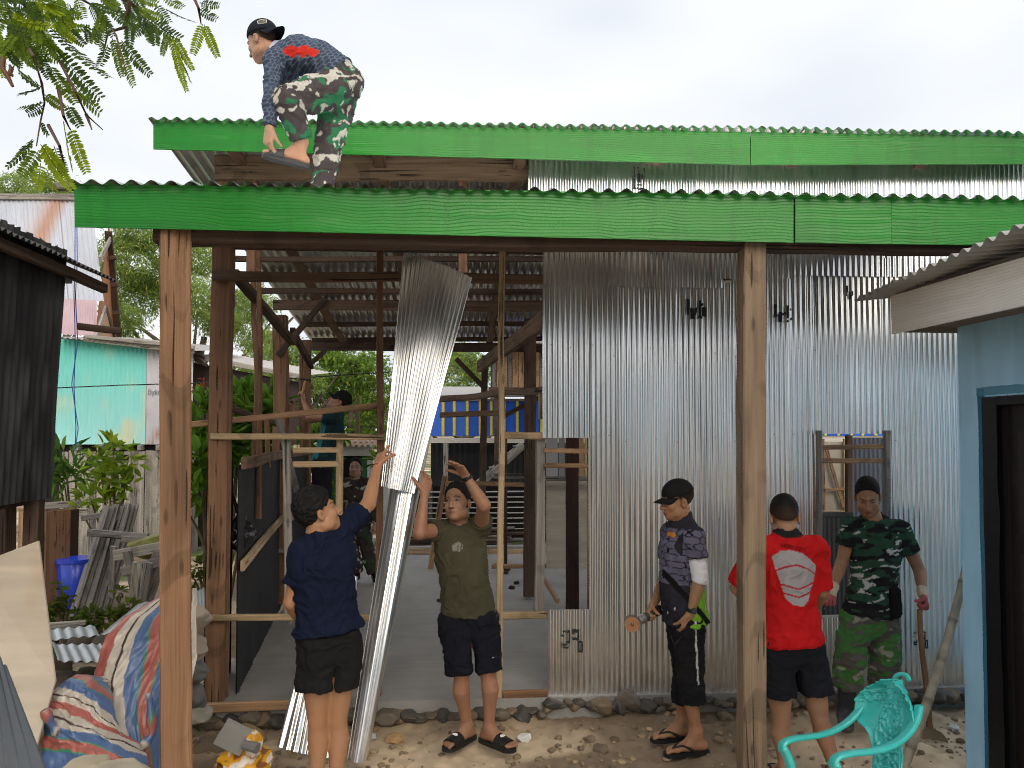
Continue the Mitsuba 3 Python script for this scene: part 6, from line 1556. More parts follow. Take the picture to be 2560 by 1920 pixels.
bb = thing('blue_tub', 'bright blue plastic tub half hidden behind the leaning planks', 'tub'); c = UD(164, 1270, 9.2)
add('shell', tube([A(c[0], c[1], .02), A(c[0], c[1], .25), A(c[0], c[1], .58)], [.16, .18, .20], 20), 'gloss', bb, smooth=True, color=(.02, .06, .55)); add('rim', tube([A(c[0], c[1], .56), A(c[0], c[1], .60)], [.215, .215], 20), 'gloss', bb, color=(.02, .06, .55))
def flat_sheet(label, corners, Y, zc, bend=.0, col=(.50, .53, .56), seed=0):
    P_ = [GD(x, y, zc) for x, y in corners]; o, u, v = P_[3], P_[2] - P_[3], P_[0] - P_[3]
    m = corr_mesh(o, u, v, np.linalg.norm(u), np.linalg.norm(v), pitch=.076, amp=.007, nv=8, per=7, dent=.03, seed=seed, nrm=A(0, 0, 1), edge=.05)
    return add('lying_sheet', m, 'zinc_dull', smooth=True, color=np.asarray(col) * (.8 + .4 * meshkit.fbm(m[0] * 5, 3, seed)[:, None]), label=label, cat='metal sheet')
flat_sheet('pale wet zinc sheet lying on the rubble nearest the tarpaulin', [(112, 1388), (262, 1388), (240, 1432), (125, 1432)], 0, .42, seed=1)
flat_sheet('pale zinc sheet lying farther back on the rubble', [(105, 1360), (215, 1350), (215, 1375), (110, 1385)], 0, .40, seed=2)
flat_sheet('white zinc sheet showing beside the top edge of the tarpaulin', [(300, 1300), (420, 1285), (340, 1362), (218, 1372)], 0, .48, col=(.62, .64, .66), seed=3)
flat_sheet('light zinc sheet between the porch post and the side wall', [(414, 1280), (445, 1275), (445, 1305), (414, 1322)], 0, .5, col=(.55, .57, .60), seed=4)
for i in range(9):
    c = [(130, 1345), (165, 1360), (180, 1372), (235, 1378), (268, 1395), (110, 1420), (150, 1450), (205, 1455), (130, 1470)][i]; p = GD(c[0], c[1], .2); m = rock_mesh(A(p[0], p[1], .12), .17, 300 + i, 2); add('rubble_stone', m, 'matte', smooth=True, color=vcn(m, (.10, .085, .07), .5, 12), label='dark stone in the rubble under the lying sheets', cat='stone', group='stones under the lying sheets')

# plywood sheet
def panel(label, pts, Ys, bsdf, th=.012, name='plywood_sheet', cat='plywood'):
    P_ = np.array([UD(x, y, Y) for (x, y), Y in zip(pts, Ys)]); n = unit(np.cross(P_[1] - P_[0], P_[2] - P_[0])); n = n if n[1] > 0 else -n
    k = len(P_); c = P_.mean(0); V = np.vstack([P_, P_ + n * th]); F = [(0, i, i + 1) for i in range(1, k - 1)] + [(k, k + i + 1, k + i) for i in range(1, k - 1)]
    for i in range(k): j = (i + 1) % k; F += [(i, j, k + j), (i, k + j, k + i)]
    uv = np.c_[(V - c) @ unit(P_[1] - P_[0]), V[:, 2]]
    F = np.array(F); Vf = V[F].reshape(-1, 3); return add(name, (Vf, np.arange(len(Vf)).reshape(-1, 3)), bsdf, uv=uv[F].reshape(-1, 2), label=label, cat=cat)
panel('cream plywood sheet leaning at the left edge beside the tarpaulin', [(-60, 1222), (83, 1168), (119, 1470), (70, 1640), (-60, 1640)], [4.45, 4.45, 4.2, 4.05, 4.05], 'plywood')
dk = thing('dark_board', 'dark blue grey grooved board leaning in the bottom left corner', 'board')
pa, pb, pc_, pd = UD(-70, 1340, 2.95), UD(6, 1452, 2.95), UD(108, 1690, 2.7), UD(-70, 1690, 2.7)
for i in range(6):
    s0, s1 = i / 6, (i + .93) / 6; f = lambda s, a, b: a + (b - a) * s
    A_, B_ = f(1 - s0, pa, pb), f(1 - s0, pd, pc_); m_, uv = timber_mesh(f(1 - (s0 + s1) / 2, pd, pc_), f(1 - (s0 + s1) / 2, pa, pb), np.linalg.norm(pc_ - pd) / 6 * .95, .018, side=unit(pc_ - pd), tint=4)
    add('slat', m_, 'satin', dk, color=np.array((.075, .085, .10)) * (.6 + .8 * meshkit.fbm(m_[0] * A(40, 40, 5), 3, 3)[:, None]))

# striped tarpaulin over a heap
BE = (.48, .445, .39)
TP = [(.36, .115, .10), BE, (.06, .04, .035), BE, (.085, .145, .30), (.05, .25, .14), (.36, .115, .10), (.05, .25, .14), (.085, .145, .30), BE, (.06, .04, .035), BE]
TW = [.072, .056, .016, .054, .085, .010, .085, .010, .11, .058, .014, .058]
def stripe(u):
    e = np.cumsum(TW); u = np.mod(u, e[-1]); return np.array(TP)[np.searchsorted(e, u)]
def drape(label, fn, nu, nv, us, vs, parent, name):
    u, v = np.meshgrid(np.linspace(*us, nu), np.linspace(*vs, nv), indexing='ij'); P_ = fn(u.ravel(), v.ravel())
    i, j = np.meshgrid(np.arange(nu - 1), np.arange(nv - 1), indexing='ij'); q = np.stack([i * nv + j, i * nv + j + 1, (i + 1) * nv + j + 1, (i + 1) * nv + j], -1).reshape(-1, 4)
    return P_, q, u.ravel(), v.ravel()
tk = thing('tarpaulin', 'blue red and white striped tarpaulin draped over a heap beside the porch post', 'tarpaulin')
edgeL = [(352, 1278), (300, 1312), (265, 1335), (238, 1370), (222, 1402), (205, 1450), (200, 1500), (215, 1560), (262, 1668)]
edgeR = [(420, 1270), (425, 1300), (425, 1330), (425, 1380), (425, 1420), (415, 1470), (400, 1520), (385, 1580), (372, 1690)]
dep = [4.95, 4.9, 4.85, 4.75, 4.7, 4.66, 4.62, 4.56, 4.42]
def t1(u, v):
    k = v * (len(dep) - 1); i = np.clip(k.astype(int), 0, len(dep) - 2); f = k - i; E = lambda e, c: np.interp(k, range(len(dep)), [a[c] for a in e])
    x = E(edgeL, 0) * (1 - u) + E(edgeR, 0) * u; y = E(edgeL, 1) * (1 - u) + E(edgeR, 1) * u; Y = np.interp(k, range(len(dep)), dep) + .10 * (u - .5) ** 2 * 4 - .10
    P_ = np.array([UD(a, b, c) for a, b, c in zip(x, y, Y)]); n = meshkit.fbm(np.c_[u * 5 + v * 2.5, v * 2.2, u * 0], 4, 3) - .5; r = np.abs(meshkit.fbm(np.c_[u * 3.1 + v * 3.7, v * 3 - u * 2, u * 0 + 4], 3, 8) - .5)
    return P_ + A(0, -1, .2) * (n * .15 - r * .08)[:, None]
P_, q, u, v = drape('', t1, 110, 150, (0, 1), (0, 1), tk, 'cover')
add('cover', (P_, q), 'tarp', tk, smooth=True, color=stripe(u * .62 + .012 * np.sin(v * 5)) * (.8 + .4 * meshkit.fbm(P_ * 16, 3, 2)[:, None]))
eL = [(208, 1462), (170, 1455), (140, 1470), (110, 1500), (92, 1530), (86, 1570), (80, 1610), (75, 1680)]
eR = [(225, 1462), (232, 1480), (240, 1510), (255, 1550), (275, 1590), (300, 1615), (320, 1640), (330, 1690)]
dp2 = [4.62, 4.50, 4.40, 4.32, 4.26, 4.20, 4.14, 4.05]
def t2(u, v):
    k = v * (len(dp2) - 1); E = lambda e, c: np.interp(k, range(len(dp2)), [a[c] for a in e])
    x = E(eL, 0) * (1 - u) + E(eR, 0) * u; y = E(eL, 1) * (1 - u) + E(eR, 1) * u; Y = np.interp(k, range(len(dp2)), dp2) + .12 * (u - .5) ** 2 * 4 - .12
    P_ = np.array([UD(a, b, c) for a, b, c in zip(x, y, Y)]); n = meshkit.fbm(np.c_[u * 4 + v * 4, v * 4.2 - u * 2, u * 0], 4, 13) - .5; r = np.abs(meshkit.fbm(np.c_[u * 3.1 - v * 2.7, v * 4, u * 0 + 4], 3, 18) - .5)
    return P_ + A(0, -1, .2) * (n * .16 - r * .10)[:, None]
P_, q, u, v = drape('', t2, 90, 110, (0, 1), (0, 1), tk, 'fold')
add('lower_fold', (P_, q), 'tarp', tk, smooth=True, color=stripe(v * .95 - u * .10 + .17 + .04 * np.sin(u * 4)) * (.8 + .4 * meshkit.fbm(P_ * 16, 3, 2)[:, None]))
hem = []
for s in np.linspace(0, 1, 40): hem.append(UD(np.interp(s, [0, .2, .45, .7, .85, 1], [96, 130, 215, 300, 330, 322]), np.interp(s, [0, .2, .45, .7, .85, 1], [1535, 1590, 1625, 1625, 1580, 1500]) + 4 * math.sin(s * 17), 4.10 + .25 * s))
v, f = tube(hem, .022 + .006 * np.sin(np.arange(40) * 1.3), 8); add('rolled_hem', (v, f), 'tarp', tk, smooth=True, color=stripe(np.arange(len(v)) / len(v) * 1.5 + .3) * .9)
sk = lambda label, px, Y, r, seed, col, flat=.55: add('cement_sack', (lambda m: m)(rock_mesh(UD(*px, Y), r, seed, 3, flat)), 'matte', smooth=True, color=vcn(rock_mesh(UD(*px, Y), r, seed, 3, flat), col, .35, 8), label=label, cat='sack')
sk('crumpled cream sack in front of the tarpaulin', (175, 1668), 3.95, .14, 801, (.42, .37, .28), .5); sk('cream sack fold at the bottom edge beside the tarpaulin', (262, 1676), 3.9, .13, 802, (.42, .38, .30), .5)
for i, (px, l, c) in enumerate((((424, 1335), 'topmost pale sack of the pile behind the porch post', (.34, .30, .26)), ((420, 1400), 'second pale sack down in the pile behind the porch post', (.32, .29, .25)), ((421, 1450), 'grey sack third down in the pile behind the porch post', (.14, .14, .145)), ((420, 1500), 'grey sack fourth down in the pile behind the porch post', (.15, .15, .15)), ((424, 1545), 'lowest pale sack of the pile behind the porch post', (.36, .34, .30)))): sk(l, (px[0] - 7, px[1]), 5.3, .105, 820 + i, c, .8)

# rocks, concrete lump and yellow bag near the left post
def stone(px, py, w, col, seed, label='stone lying on the muddy ground before the footing', group='stones strewn along the footing', z=0.0, cat='stone'):
    p = GD(px, py, z); r = w / 2 / 1670 * (p @ FWD0); m = rock_mesh(A(p[0], p[1], float(gz(p[0], p[1])) + r * .28), r * 1.12, seed, 3 if w > 24 else 2); return add('stone', m, 'matte', smooth=True, color=vcn(m, col, .45, 14), label=label, cat=cat, group=group)
stone(533, 1590, 62, (.26, .19, .115), 21, 'large tan boulder behind the yellow bag', None); stone(498, 1610, 50, (.15, .125, .10), 22, 'grey brown boulder left of the yellow bag', None); stone(455, 1612, 54, (.16, .125, .09), 23, 'brown boulder by the foot of the porch post', None)
stone(851, 1583, 36, (.33, .22, .11), 24, 'orange tan stone in the gap between the two men lifting the sheet', None); stone(768, 1590, 18, (.45, .45, .45), 25, 'small whitish stone beside the zinc sheet foot', None); stone(800, 1585, 22, (.40, .40, .40), 26, 'pale broken stone right of the zinc sheet foot', None)
gs = np.random.default_rng(17)
for i in range(46):
    px, py = 800 + gs.random() * 1270, 1545 + gs.random() ** 1.6 * 90
    if 1460 < px < 1530 and py > 1580: continue
    stone(px, py, 12 + 18 * gs.random() ** 2, [(.27, .20, .13), (.20, .155, .11), (.32, .23, .14), (.16, .125, .095)][gs.integers(4)], 900 + i)
for px, py, w, l in ((2062, 1573, 16, 'white plastic scrap lying on the stones by the blue house'), (1132, 1588, 26, 'crumpled clear white plastic beside the sandal of the man in olive')):
    p_ = GD(px, py, .0); r_ = w / 2 / 1670 * (p_ @ FWD0); m = rock_mesh(A(p_[0], p_[1], float(gz(p_[0], p_[1])) + .02), r_ * 1.3, px, 3, .5); v = m[0] + (meshkit.fbm(m[0] * 60, 2, 3)[:, None] - .5) * .03; add('litter_scrap', (v, m[1]), 'satin', smooth=False, color=(.62, .62, .61), label=l, cat='litter')
ms, cs = [], []; base = trimesh.creation.icosphere(subdivisions=1); bv, bf = np.array(base.vertices), np.array(base.faces)
for i in range(4200):
    x, y = gs.random() * 8.6 - 2.6, 3.0 + gs.random() * 2.55; dens = meshkit.fbm(np.array([[x * 1.2, y * 1.6, 3]]), 3, 6)[0]
    if gs.random() > (dens - .25) * 2.4 * (.4 + .6 * (y > 4.6) + .5 * (x > 2.0)): continue
    r = .006 + .022 * gs.random() ** 2.5; sc = A(1, .6 + .6 * gs.random(), .45 + .4 * gs.random()); a = gs.random() * 6.3; M = np.array([[math.cos(a), -math.sin(a), 0], [math.sin(a), math.cos(a), 0], [0, 0, 1]])
    v = (bv * (.75 + .5 * gs.random((len(bv), 1))) * sc * r) @ M.T + A(x, y, float(gz(x, y)) + r * .2); ms.append((v, bf)); cs.append(np.tile(np.array([(.29, .215, .14), (.22, .17, .115), (.36, .27, .17), (.18, .14, .10)][gs.integers(4)]) * (.7 + .6 * gs.random()), (len(v), 1)))
add('gravel', cat_mesh(ms), 'matte', color=np.vstack(cs), kind='stuff', label='small stones and grit scattered over the mud', smooth=True)
yb = thing('yellow_bag', 'torn yellow and white printed bag beside the porch post', 'bag'); p = GD(520, 1690, .02)
m = rock_mesh(A(p[0], p[1] + .05, .10), .155, 60, 4, .9); v = m[0]; n = meshkit.noise(v * 17, 4); v = v + (meshkit.fbm(v * 22, 3, 5)[:, None] - .5) * .05; c = np.tile((.55, .28, .012), (len(v), 1)); c[n > .56] = (.62, .57, .52); c[(n < .33)] = (.22, .08, .03)
add('bag_body', (v, m[1]), 'satin', yb, smooth=True, color=c * (.8 + .4 * meshkit.fbm(v * 30, 2, 3)[:, None])); q0 = UD(550, 1605, p[1]); m = rock_mesh(q0, .05, 61, 3, 1.3); add('bag_mouth', m, 'satin', yb, smooth=True, color=np.where((meshkit.noise(m[0] * 30, 2) > .5)[:, None], (.6, .56, .5), (.5, .25, .02)))
ck = thing('concrete_lump', 'flat grey concrete lump resting on the yellow bag', 'concrete lump'); c = UD(505, 1592, p[1] - .02); add('slab', obox(c, A(.085, .02, -.055) * .8, A(0, .02, .004), A(.045, 0, .075) * .8), 'matte', ck, color=(.24, .24, .235)); c = UD(546, 1612, p[1] - .05); add('pipe_stub', tube([c - A(.05, 0, -.01), c + A(.035, -.03, 0)], [.026, .03], 10), 'matte', ck, color=(.16, .16, .165))

# black bag hanging inside
m = rock_mesh(UD(515, 1150, 6.1), .13, 44, 4, 1.45); v = m[0]; c = UD(515, 1150, 6.1); t = np.clip((v[:, 2] - c[2]) / .2, 0, 1)[:, None]; v[:, :2] = c[:2] + (v[:, :2] - c[:2]) * (1 - .75 * t) ; v = v + (meshkit.fbm(v * 30, 3, 3)[:, None] - .5) * .04
hb = thing('black_bag', 'black plastic bag hanging on the corner post inside the house', 'bag'); add('bag_body', (v, m[1]), 'gloss', hb, smooth=True, color=(.010, .010, .013)); add('bag_handle', tube([c + A(0, 0, .15), c + A(-.03, -.02, .25), c + A(-.05, -.04, .36)], [.02, .010, .006], 7), 'gloss', hb, smooth=True, color=(.010, .010, .013))
# ------------------------------------------------------------------ loose zinc sheets held by the two men


def curled(rows, nv, nu, pitch, amp, dent, seed, wid=.8):
    """a sheet through rows of (left, ridge, right) points, waves across"""
    R_ = np.array(rows); k = np.linspace(0, len(R_) - 1, nv + 1); u = np.linspace(0, 1, nu + 1)
    cs = np.stack([np.interp(k, np.arange(len(R_)), R_.reshape(len(R_), -1)[:, c]) for c in range(9)], -1).reshape(nv + 1, 3, 3)
    w = np.stack([(1 - u) * (1 - 2 * u), 4 * u * (1 - u), u * (2 * u - 1)], -1); P_ = np.einsum('uk,vkx->uvx', w, cs)
    du = np.gradient(P_, axis=0); dv = np.gradient(P_, axis=1); n = np.cross(du, dv); n /= np.linalg.norm(n, axis=-1, keepdims=True); n *= np.where((n[..., 1:2] > 0), -1, 1) if n[..., 1].mean() > 0 and False else 1
    q = np.stack([u[:, None] * 2 + k[None] * 0, u[:, None] * 0 + k[None] * .9, u[:, None] * 0 + seed + k[None] * 0], -1)
    h = amp * np.sin(u * wid / pitch * 2 * np.pi)[:, None] * np.ones(nv + 1) + dent * (meshkit.fbm(q, 3, seed) - .5) * 2
    P_ = P_ + n * h[..., None]; i, j = np.meshgrid(np.arange(nu), np.arange(nv), indexing='ij'); m = nv + 1
    f = np.stack([i * m + j, (i + 1) * m + j, (i + 1) * m + j + 1, i * m + j + 1], -1).reshape(-1, 4); return P_.reshape(-1, 3), f


r3 = lambda *p: [UD(x, y, Y) for x, y, Y in p]
m = curled([r3((753, 1640, 4.78), (779, 1648, 4.60), (796, 1632, 4.86)), r3((905, 650, 5.38), (950, 655, 5.24), (990, 640, 5.42))], 30, 110, .062, .0075, .012, 3, .6)
add('loose_zinc_sheet', m, 'zinc', smooth=True, label='long narrow zinc sheet standing on the mud, seen almost edge on', cat='metal sheet')
m = curled([r3((600, 1612, 4.95), (672, 1632, 4.84), (742, 1640, 4.86)), r3((700, 1235, 5.3), (735, 1238, 5.26), (772, 1245, 5.28))], 18, 110, .066, .0095, .008, 7, .6)
add('loose_zinc_sheet', m, 'zinc', smooth=True, label='ribbed zinc sheet leaning behind the legs of the man in navy', cat='metal sheet')
m = curled([r3((824, 1050, 4.92), (858, 1058, 4.88), (894, 1066, 4.98)), r3((871, 551, 5.20), (946, 568, 5.12), (1018, 600, 5.22))], 26, 150, .052, .0070, .008, 5)
add('loose_zinc_sheet', m, 'zinc', smooth=True, label='short bright zinc sheet held up between the two men', cat='metal sheet')

# ------------------------------------------------------------------ blue house on the right
BH = thing('blue_house', 'blue painted house with a dark door and white eave board on the right', 'house')
XB, YB0, YB1 = UD(2072, 900, 4.5)[0], 4.5, .6
dj = UXD(2126, 1000, XB)[1]; dtop = UXD(2126, 858, XB)[2]; dnear = dj - .92
add('wall', cat_mesh([box(A(XB, dj, -.15), A(XB + .14, YB0, 2.86)), box(A(XB, dnear, dtop), A(XB + .14, dj, 2.86)), box(A(XB, YB1, -.15), A(XB + .14, dnear, 2.86)), box(A(XB + .142, YB0 - .14, -.15), A(XB + 3.5, YB0, 2.86))]), 'blue_wall', BH)
gj = np.random.default_rng(3); yv = np.linspace(0, 1, 40)
w_ = .035 + .014 * meshkit.fbm(np.c_[yv * 9, yv * 0, yv * 0], 3, 2); zz = np.linspace(-.1, dtop + .05, 40)
V = np.vstack([np.c_[np.full(40, XB - .003), dj - .015 + 0 * w_, zz], np.c_[np.full(40, XB - .003), dj + w_, zz]]); V = np.vstack([V, V + A(.0028, 0, 0)]); i = np.arange(39); F = np.vstack([np.c_[i, i + 1, 40 + i + 1, 40 + i], np.c_[80 + i, 120 + i, 120 + i + 1, 80 + i + 1]])
add('paint_edge', (V, F), 'matte', BH, color=(.045, .17, .26), label='darker blue painted edge round the door')
V = np.vstack([np.c_[np.full(40, XB - .003), np.linspace(dj + .05, dnear, 40), np.full(40, dtop + .01)], np.c_[np.full(40, XB - .003), np.linspace(dj + .05, dnear, 40), dtop + .02 + w_ * .9]]); V = np.vstack([V, V + A(.0028, 0, 0)]); add('paint_edge', (V, F), 'matte', BH, color=(.13, .32, .46))
wj = .055 + .03 * meshkit.fbm(np.c_[yv * 7, yv * 0 + 3, yv * 0], 3, 6)
V = np.vstack([np.c_[np.full(40, XB - .005), dj + wj * .25 - .012, zz - .05], np.c_[np.full(40, XB - .005), dj - .05 - wj, zz - .05]]); V = np.vstack([V, V + A(.012, 0, 0)]); add('door_frame', (V, F), 'satin', BH, color=(.008, .008, .010), label='rough black painted door frame')
add('door_head', box(A(XB - .004, dnear, dtop - .05), A(XB + .06, dj - .02, dtop)), 'satin', BH, color=(.008, .008, .010))
dk_ = add('door', box(A(XB + .05, dnear, -.1), A(XB + .08, dj - .03, dtop - .04)), 'satin', BH, color=(.016, .012, .013))
for z0, z1 in ((.1, .75), (.85, 1.35), (1.45, dtop - .2)): add('panel', obox(A(XB + .047, dj - .5, (z0 + z1) / 2), A(.006, 0, 0), A(0, .28, 0), A(0, 0, (z1 - z0) / 2)), 'satin', dk_, color=(.022, .017, .017))
add('stile', box(A(XB + .038, dj - .14, -.1), A(XB + .052, dj - .10, dtop - .05)), 'satin', dk_, color=(.02, .016, .016))
fa, fb = UD(1924, 640, 4.55), UD(1919, 722, 4.55); XF = fa[0]
z1, z2 = UXD(2212, 555, XF), UXD(2212, 660, XF); tslope = (z1[2] - fa[2]) / (z1[1] - fa[1]); bslope = (z2[2] - fb[2]) / (z2[1] - fb[1])
def fascia3(tl, tr, br, bl_, bsdf, label):
    n = 24; s = np.linspace(0, 1, n + 1)[:, None]; top, bot = tl + (tr - tl) * s, bl_ + (br - bl_) * s; b = A(.02, 0, 0); L = np.linalg.norm(tr - tl); h = np.linalg.norm(tl - bl_)
    V = np.vstack([bot, top, top + b, bot + b]); UV = np.vstack([np.c_[3 + s[:, 0] * L, s[:, 0] * 0 + y] for y in (0, h, h + .02, -.02)]); m = n + 1; F = []
    for r in range(4):
        q = (r + 1) % 4
        for i in range(n): F.append((r * m + i, r * m + i + 1, q * m + i + 1, q * m + i))
    F += [(0, m, 2 * m, 3 * m), (n, 3 * m + n, 2 * m + n, m + n)]
    return add('eave_board', (V, np.array(F)), bsdf, BH, uv=UV, label=label)
yn = 1.0; fascia3(fa, A(XF, yn, fa[2] + tslope * (yn - fa[1])), A(XF, yn, fb[2] + bslope * (yn - fb[1])), A(XF, fb[1], fb[2]), 'white_board', 'white grained eave board of the blue house')
add('soffit', obox(A((XF + XB) / 2 + .04, (4.55 + yn) / 2, fb[2] + .05), A((XB - XF) / 2 + .02, 0, 0), A(0, (4.55 - yn) / 2, 0), A(0, 0, .01)), 'matte', BH, color=(.16, .14, .12))
add('gable_board', obox(A((XF + XB) / 2 + .3, 4.535, fb[2] + .10), A((XB - XF) / 2 + .27, 0, 0), A(0, .012, 0), A(0, 0, .09)), 'matte', BH, color=(.20, .18, .16))
re_ = UD(1845, 648, 4.62); rn = UXD(2212, 484, re_[0]); ev = rn - re_; ev = ev * ((re_[1] - .9) / (re_[1] - rn[1])); ev[0] = 0
m = corr_mesh(re_, ev, A(1, 0, .10), np.linalg.norm(ev), 2.4, pitch=.088, amp=.014, nv=8, per=10, dent=.004, seed=3, nrm=A(0, 0, 1)); add('roof_sheet', m, 'old_sheet', BH, smooth=True, color=np.array((.34, .34, .33)) * (.7 + .5 * meshkit.fbm(m[0] * 6, 3, 2)[:, None]))
timber('eave_purlin', BH, A(XF + .05, 4.5, fa[2] + .0), A(XF + .05, 1.0, fa[2] + .0 + tslope * (1.0 - 4.5)), .06, .05, 4)

bp = thing('bamboo_pole', 'weathered bamboo pole leaning behind the blue wall corner', 'pole'); b0, b1 = GD(1946, 1672, .0), UD(2092, 1205, 4.74)
s = np.linspace(0, 1, 90); r = .030 - .006 * s; nodes = np.array([.12, .33, .52, .70, .88]); r = r * (1 + .16 * np.exp(-((s[:, None] - nodes) / .008) ** 2).sum(1) - .10 * np.exp(-((s[:, None] - nodes - .014) / .006) ** 2).sum(1))
pts = b0 + (b1 - b0) * s[:, None] + A(.03, 0, 0) * np.sin(s * 3.1)[:, None]; v, f = tube(pts, r, 14); c = np.array((.30, .27, .21)) * (.55 + .8 * meshkit.fbm(v * A(40, 40, 5), 3, 3)[:, None]); dn = np.exp(-((((v - b0) @ unit(b1 - b0)) / np.linalg.norm(b1 - b0))[:, None] - nodes) ** 2 / .00006).max(1)
add('culm', (v, f), 'satin', bp, smooth=True, color=c * (1 - .55 * dn[:, None]))

# ------------------------------------------------------------------ turquoise plastic armchair
CH = thing('plastic_armchair', 'turquoise plastic armchair with a carved looking back', 'chair'); TEAL = np.array((.045, .45, .42))
fw = unit(A(-.985, -.17, 0)); lf = A(.17, -.985, 0); upc = unit(A(0, 0, 1) - lf * .21); lf = unit(lf - upc * (lf @ upc)); fw = np.cross(lf, upc)
P_ = UD(1692, 1606, 3.42); org = P_ - fw * .23 + lf * .205 - upc * .64
PV = A(.23, -.205, .64); LC = lambda p: P_ + .86 * ((np.asarray(p) - PV)[..., 0:1] * fw + (np.asarray(p) - PV)[..., 1:2] * lf + (np.asarray(p) - PV)[..., 2:3] * upc)
def chair_add(name, m, parent=CH, label=None): v, f = m; v = LC(v); return add(name, (v, f), 'gloss', parent, smooth=True, color=TEAL * (.85 + .3 * meshkit.fbm(v * 7, 3, 2)[:, None]), label=label)
def ribbon(pts, w, d, sides=14):
    """flattened tube: half width w across y, half thickness d"""
    p = np.asarray(pts, float); n = len(p); w = np.broadcast_to(w, n); d = np.broadcast_to(d, n); t = np.gradient(p, axis=0); t /= np.linalg.norm(t, axis=1, keepdims=True); sd = np.cross(t, np.cross(np.tile(A(0, 1, 0), (n, 1)), t)); sd /= np.linalg.norm(sd, axis=1, keepdims=True); b = np.cross(t, sd); th = np.arange(sides) * 2 * np.pi / sides
    c_, s_ = np.sign(np.cos(th)) * np.abs(np.cos(th)) ** .7, np.sign(np.sin(th)) * np.abs(np.sin(th)) ** .7
    V = (p[:, None] + w[:, None, None] * c_[None, :, None] * sd[:, None] + d[:, None, None] * s_[None, :, None] * b[:, None]).reshape(-1, 3); i, j = np.meshgrid(np.arange(n - 1), np.arange(sides), indexing='ij'); q = np.stack([i * sides + j, i * sides + (j + 1) % sides, (i + 1) * sides + (j + 1) % sides, (i + 1) * sides + j], -1).reshape(-1, 4)
    F = np.vstack([q[:, [0, 1, 2]], q[:, [0, 2, 3]]]); k = len(V); j = np.arange(sides); e = (n - 1) * sides; return np.vstack([V, p[:1], p[-1:]]), np.vstack([F, np.c_[j * 0 + k, (j + 1) % sides, j], np.c_[j * 0 + k + 1, e + j, e + (j + 1) % sides]])
def spl(pts, n=40):
    from scipy.interpolate import CubicSpline
    p = np.array(pts, float); k = np.r_[0, np.cumsum(np.linalg.norm(np.diff(p, axis=0), axis=1))]; return CubicSpline(k, p)(np.linspace(0, k[-1], n))
for sg in (-1, 1):
    chair_add('arm', ribbon(spl([(.235, .215 * sg, .60), (.225, .215 * sg, .637), (.18, .217 * sg, .652), (.05, .225 * sg, .655), (-.10, .225 * sg, .675), (-.22, .215 * sg, .735), (-.30, .195 * sg, .83)]), np.linspace(.030, .026, 40), .014))
    chair_add('front_leg', ribbon(spl([(.238, .215 * sg, .625), (.215, .21 * sg, .58), (.200, .205 * sg, .45), (.215, .215 * sg, .22), (.25, .24 * sg, -.115)]), np.linspace(.032, .026, 40), .020))
    chair_add('rear_leg', ribbon(spl([(-.20, .20 * sg, .46), (-.235, .215 * sg, .25), (-.31, .24 * sg, -.115)]), .028, .018))
# seat and carved back
u, v = np.meshgrid(np.linspace(-1, 1, 40), np.linspace(0, 1, 40), indexing='ij'); seat = np.stack([-.22 + .45 * v, u * (.215 + .02 * v), .425 + .012 * v - .018 * (1 - u * u) * np.sin(v * 3.14)], -1)
def sheet2(top, th):
    n, m = top.shape[:2]; du, dv = np.gradient(top, axis=0), np.gradient(top, axis=1); nn = np.cross(du, dv); nn /= np.linalg.norm(nn, axis=-1, keepdims=True); bot = top - nn * th; i, j = np.meshgrid(np.arange(n - 1), np.arange(m - 1), indexing='ij'); q = np.stack([i * m + j, (i + 1) * m + j, (i + 1) * m + j + 1, i * m + j + 1], -1).reshape(-1, 4); N = n * m; e = [i * m for i in range(n)] + [(n - 1) * m + j for j in range(m)] + [i * m + m - 1 for i in range(n)][::-1] + [j for j in range(m)][::-1]
    s_ = np.array([(e[k], e[(k + 1) % len(e)], N + e[(k + 1) % len(e)], N + e[k]) for k in range(len(e)) if e[k] != e[(k + 1) % len(e)]]); return np.vstack([top.reshape(-1, 3), bot.reshape(-1, 3)]), np.vstack([q, q[:, ::-1] + N, s_[:, ::-1]])
chair_add('seat', sheet2(seat, .008))
nu, nv = 90, 130; u, v = np.meshgrid(np.linspace(-1, 1, nu), np.linspace(0, 1, nv), indexing='ij')
half = np.interp(v, [0, .25, .45, .52, .58, .62, .80, .90, .96, 1.0], [.115, .105, .120, .150, .215, .225, .205, .150, .080, .045])
px_, pz = -.205 - .06 * v - .11 * v ** 2, .43 + .50 * v; fold_ = .075 * np.abs(u) ** 2.4 * np.clip((v - .3) * 2, 0, 1)
yy_ = u * half; q = np.stack([np.abs(yy_) * 26, pz * 26, 0 * yy_], -1); n1 = meshkit.noise(q * 1.0 + 5, 2); n2 = meshkit.noise(q * 2.1, 4)
orn = (np.abs(n1 - .5) < .085) * 1.0 + (np.abs(n2 - .5) < .10) * .7; ring = np.exp(-((np.hypot(yy_, (pz - .74) * .9) - .05) / .009) ** 2) + np.exp(-((np.hypot(yy_, (pz - .74) * .9) - .075) / .006) ** 2)
zone = ((np.abs(yy_) < .085) & (v < .72)) | (v > .76) | (np.hypot(yy_, pz - .74) < .085); edge = np.exp(-((1 - np.abs(u)) * half / .012) ** 2) * .8
ridg = np.exp(-((np.abs(yy_) - .088) / .006) ** 2) * (v < .55)
hgt = .010 * np.clip(orn * zone + ring * .9 + edge + ridg, 0, 1.6)
back = np.stack([px_ + fold_ + hgt, yy_, pz + .03 * np.clip(v - .9, 0, 1) * 0], -1)
hole = None
chair_add('backrest', sheet2(back[:, ::-1][:, ::-1], .006), label='turquoise back moulded with scrolls and leaves')
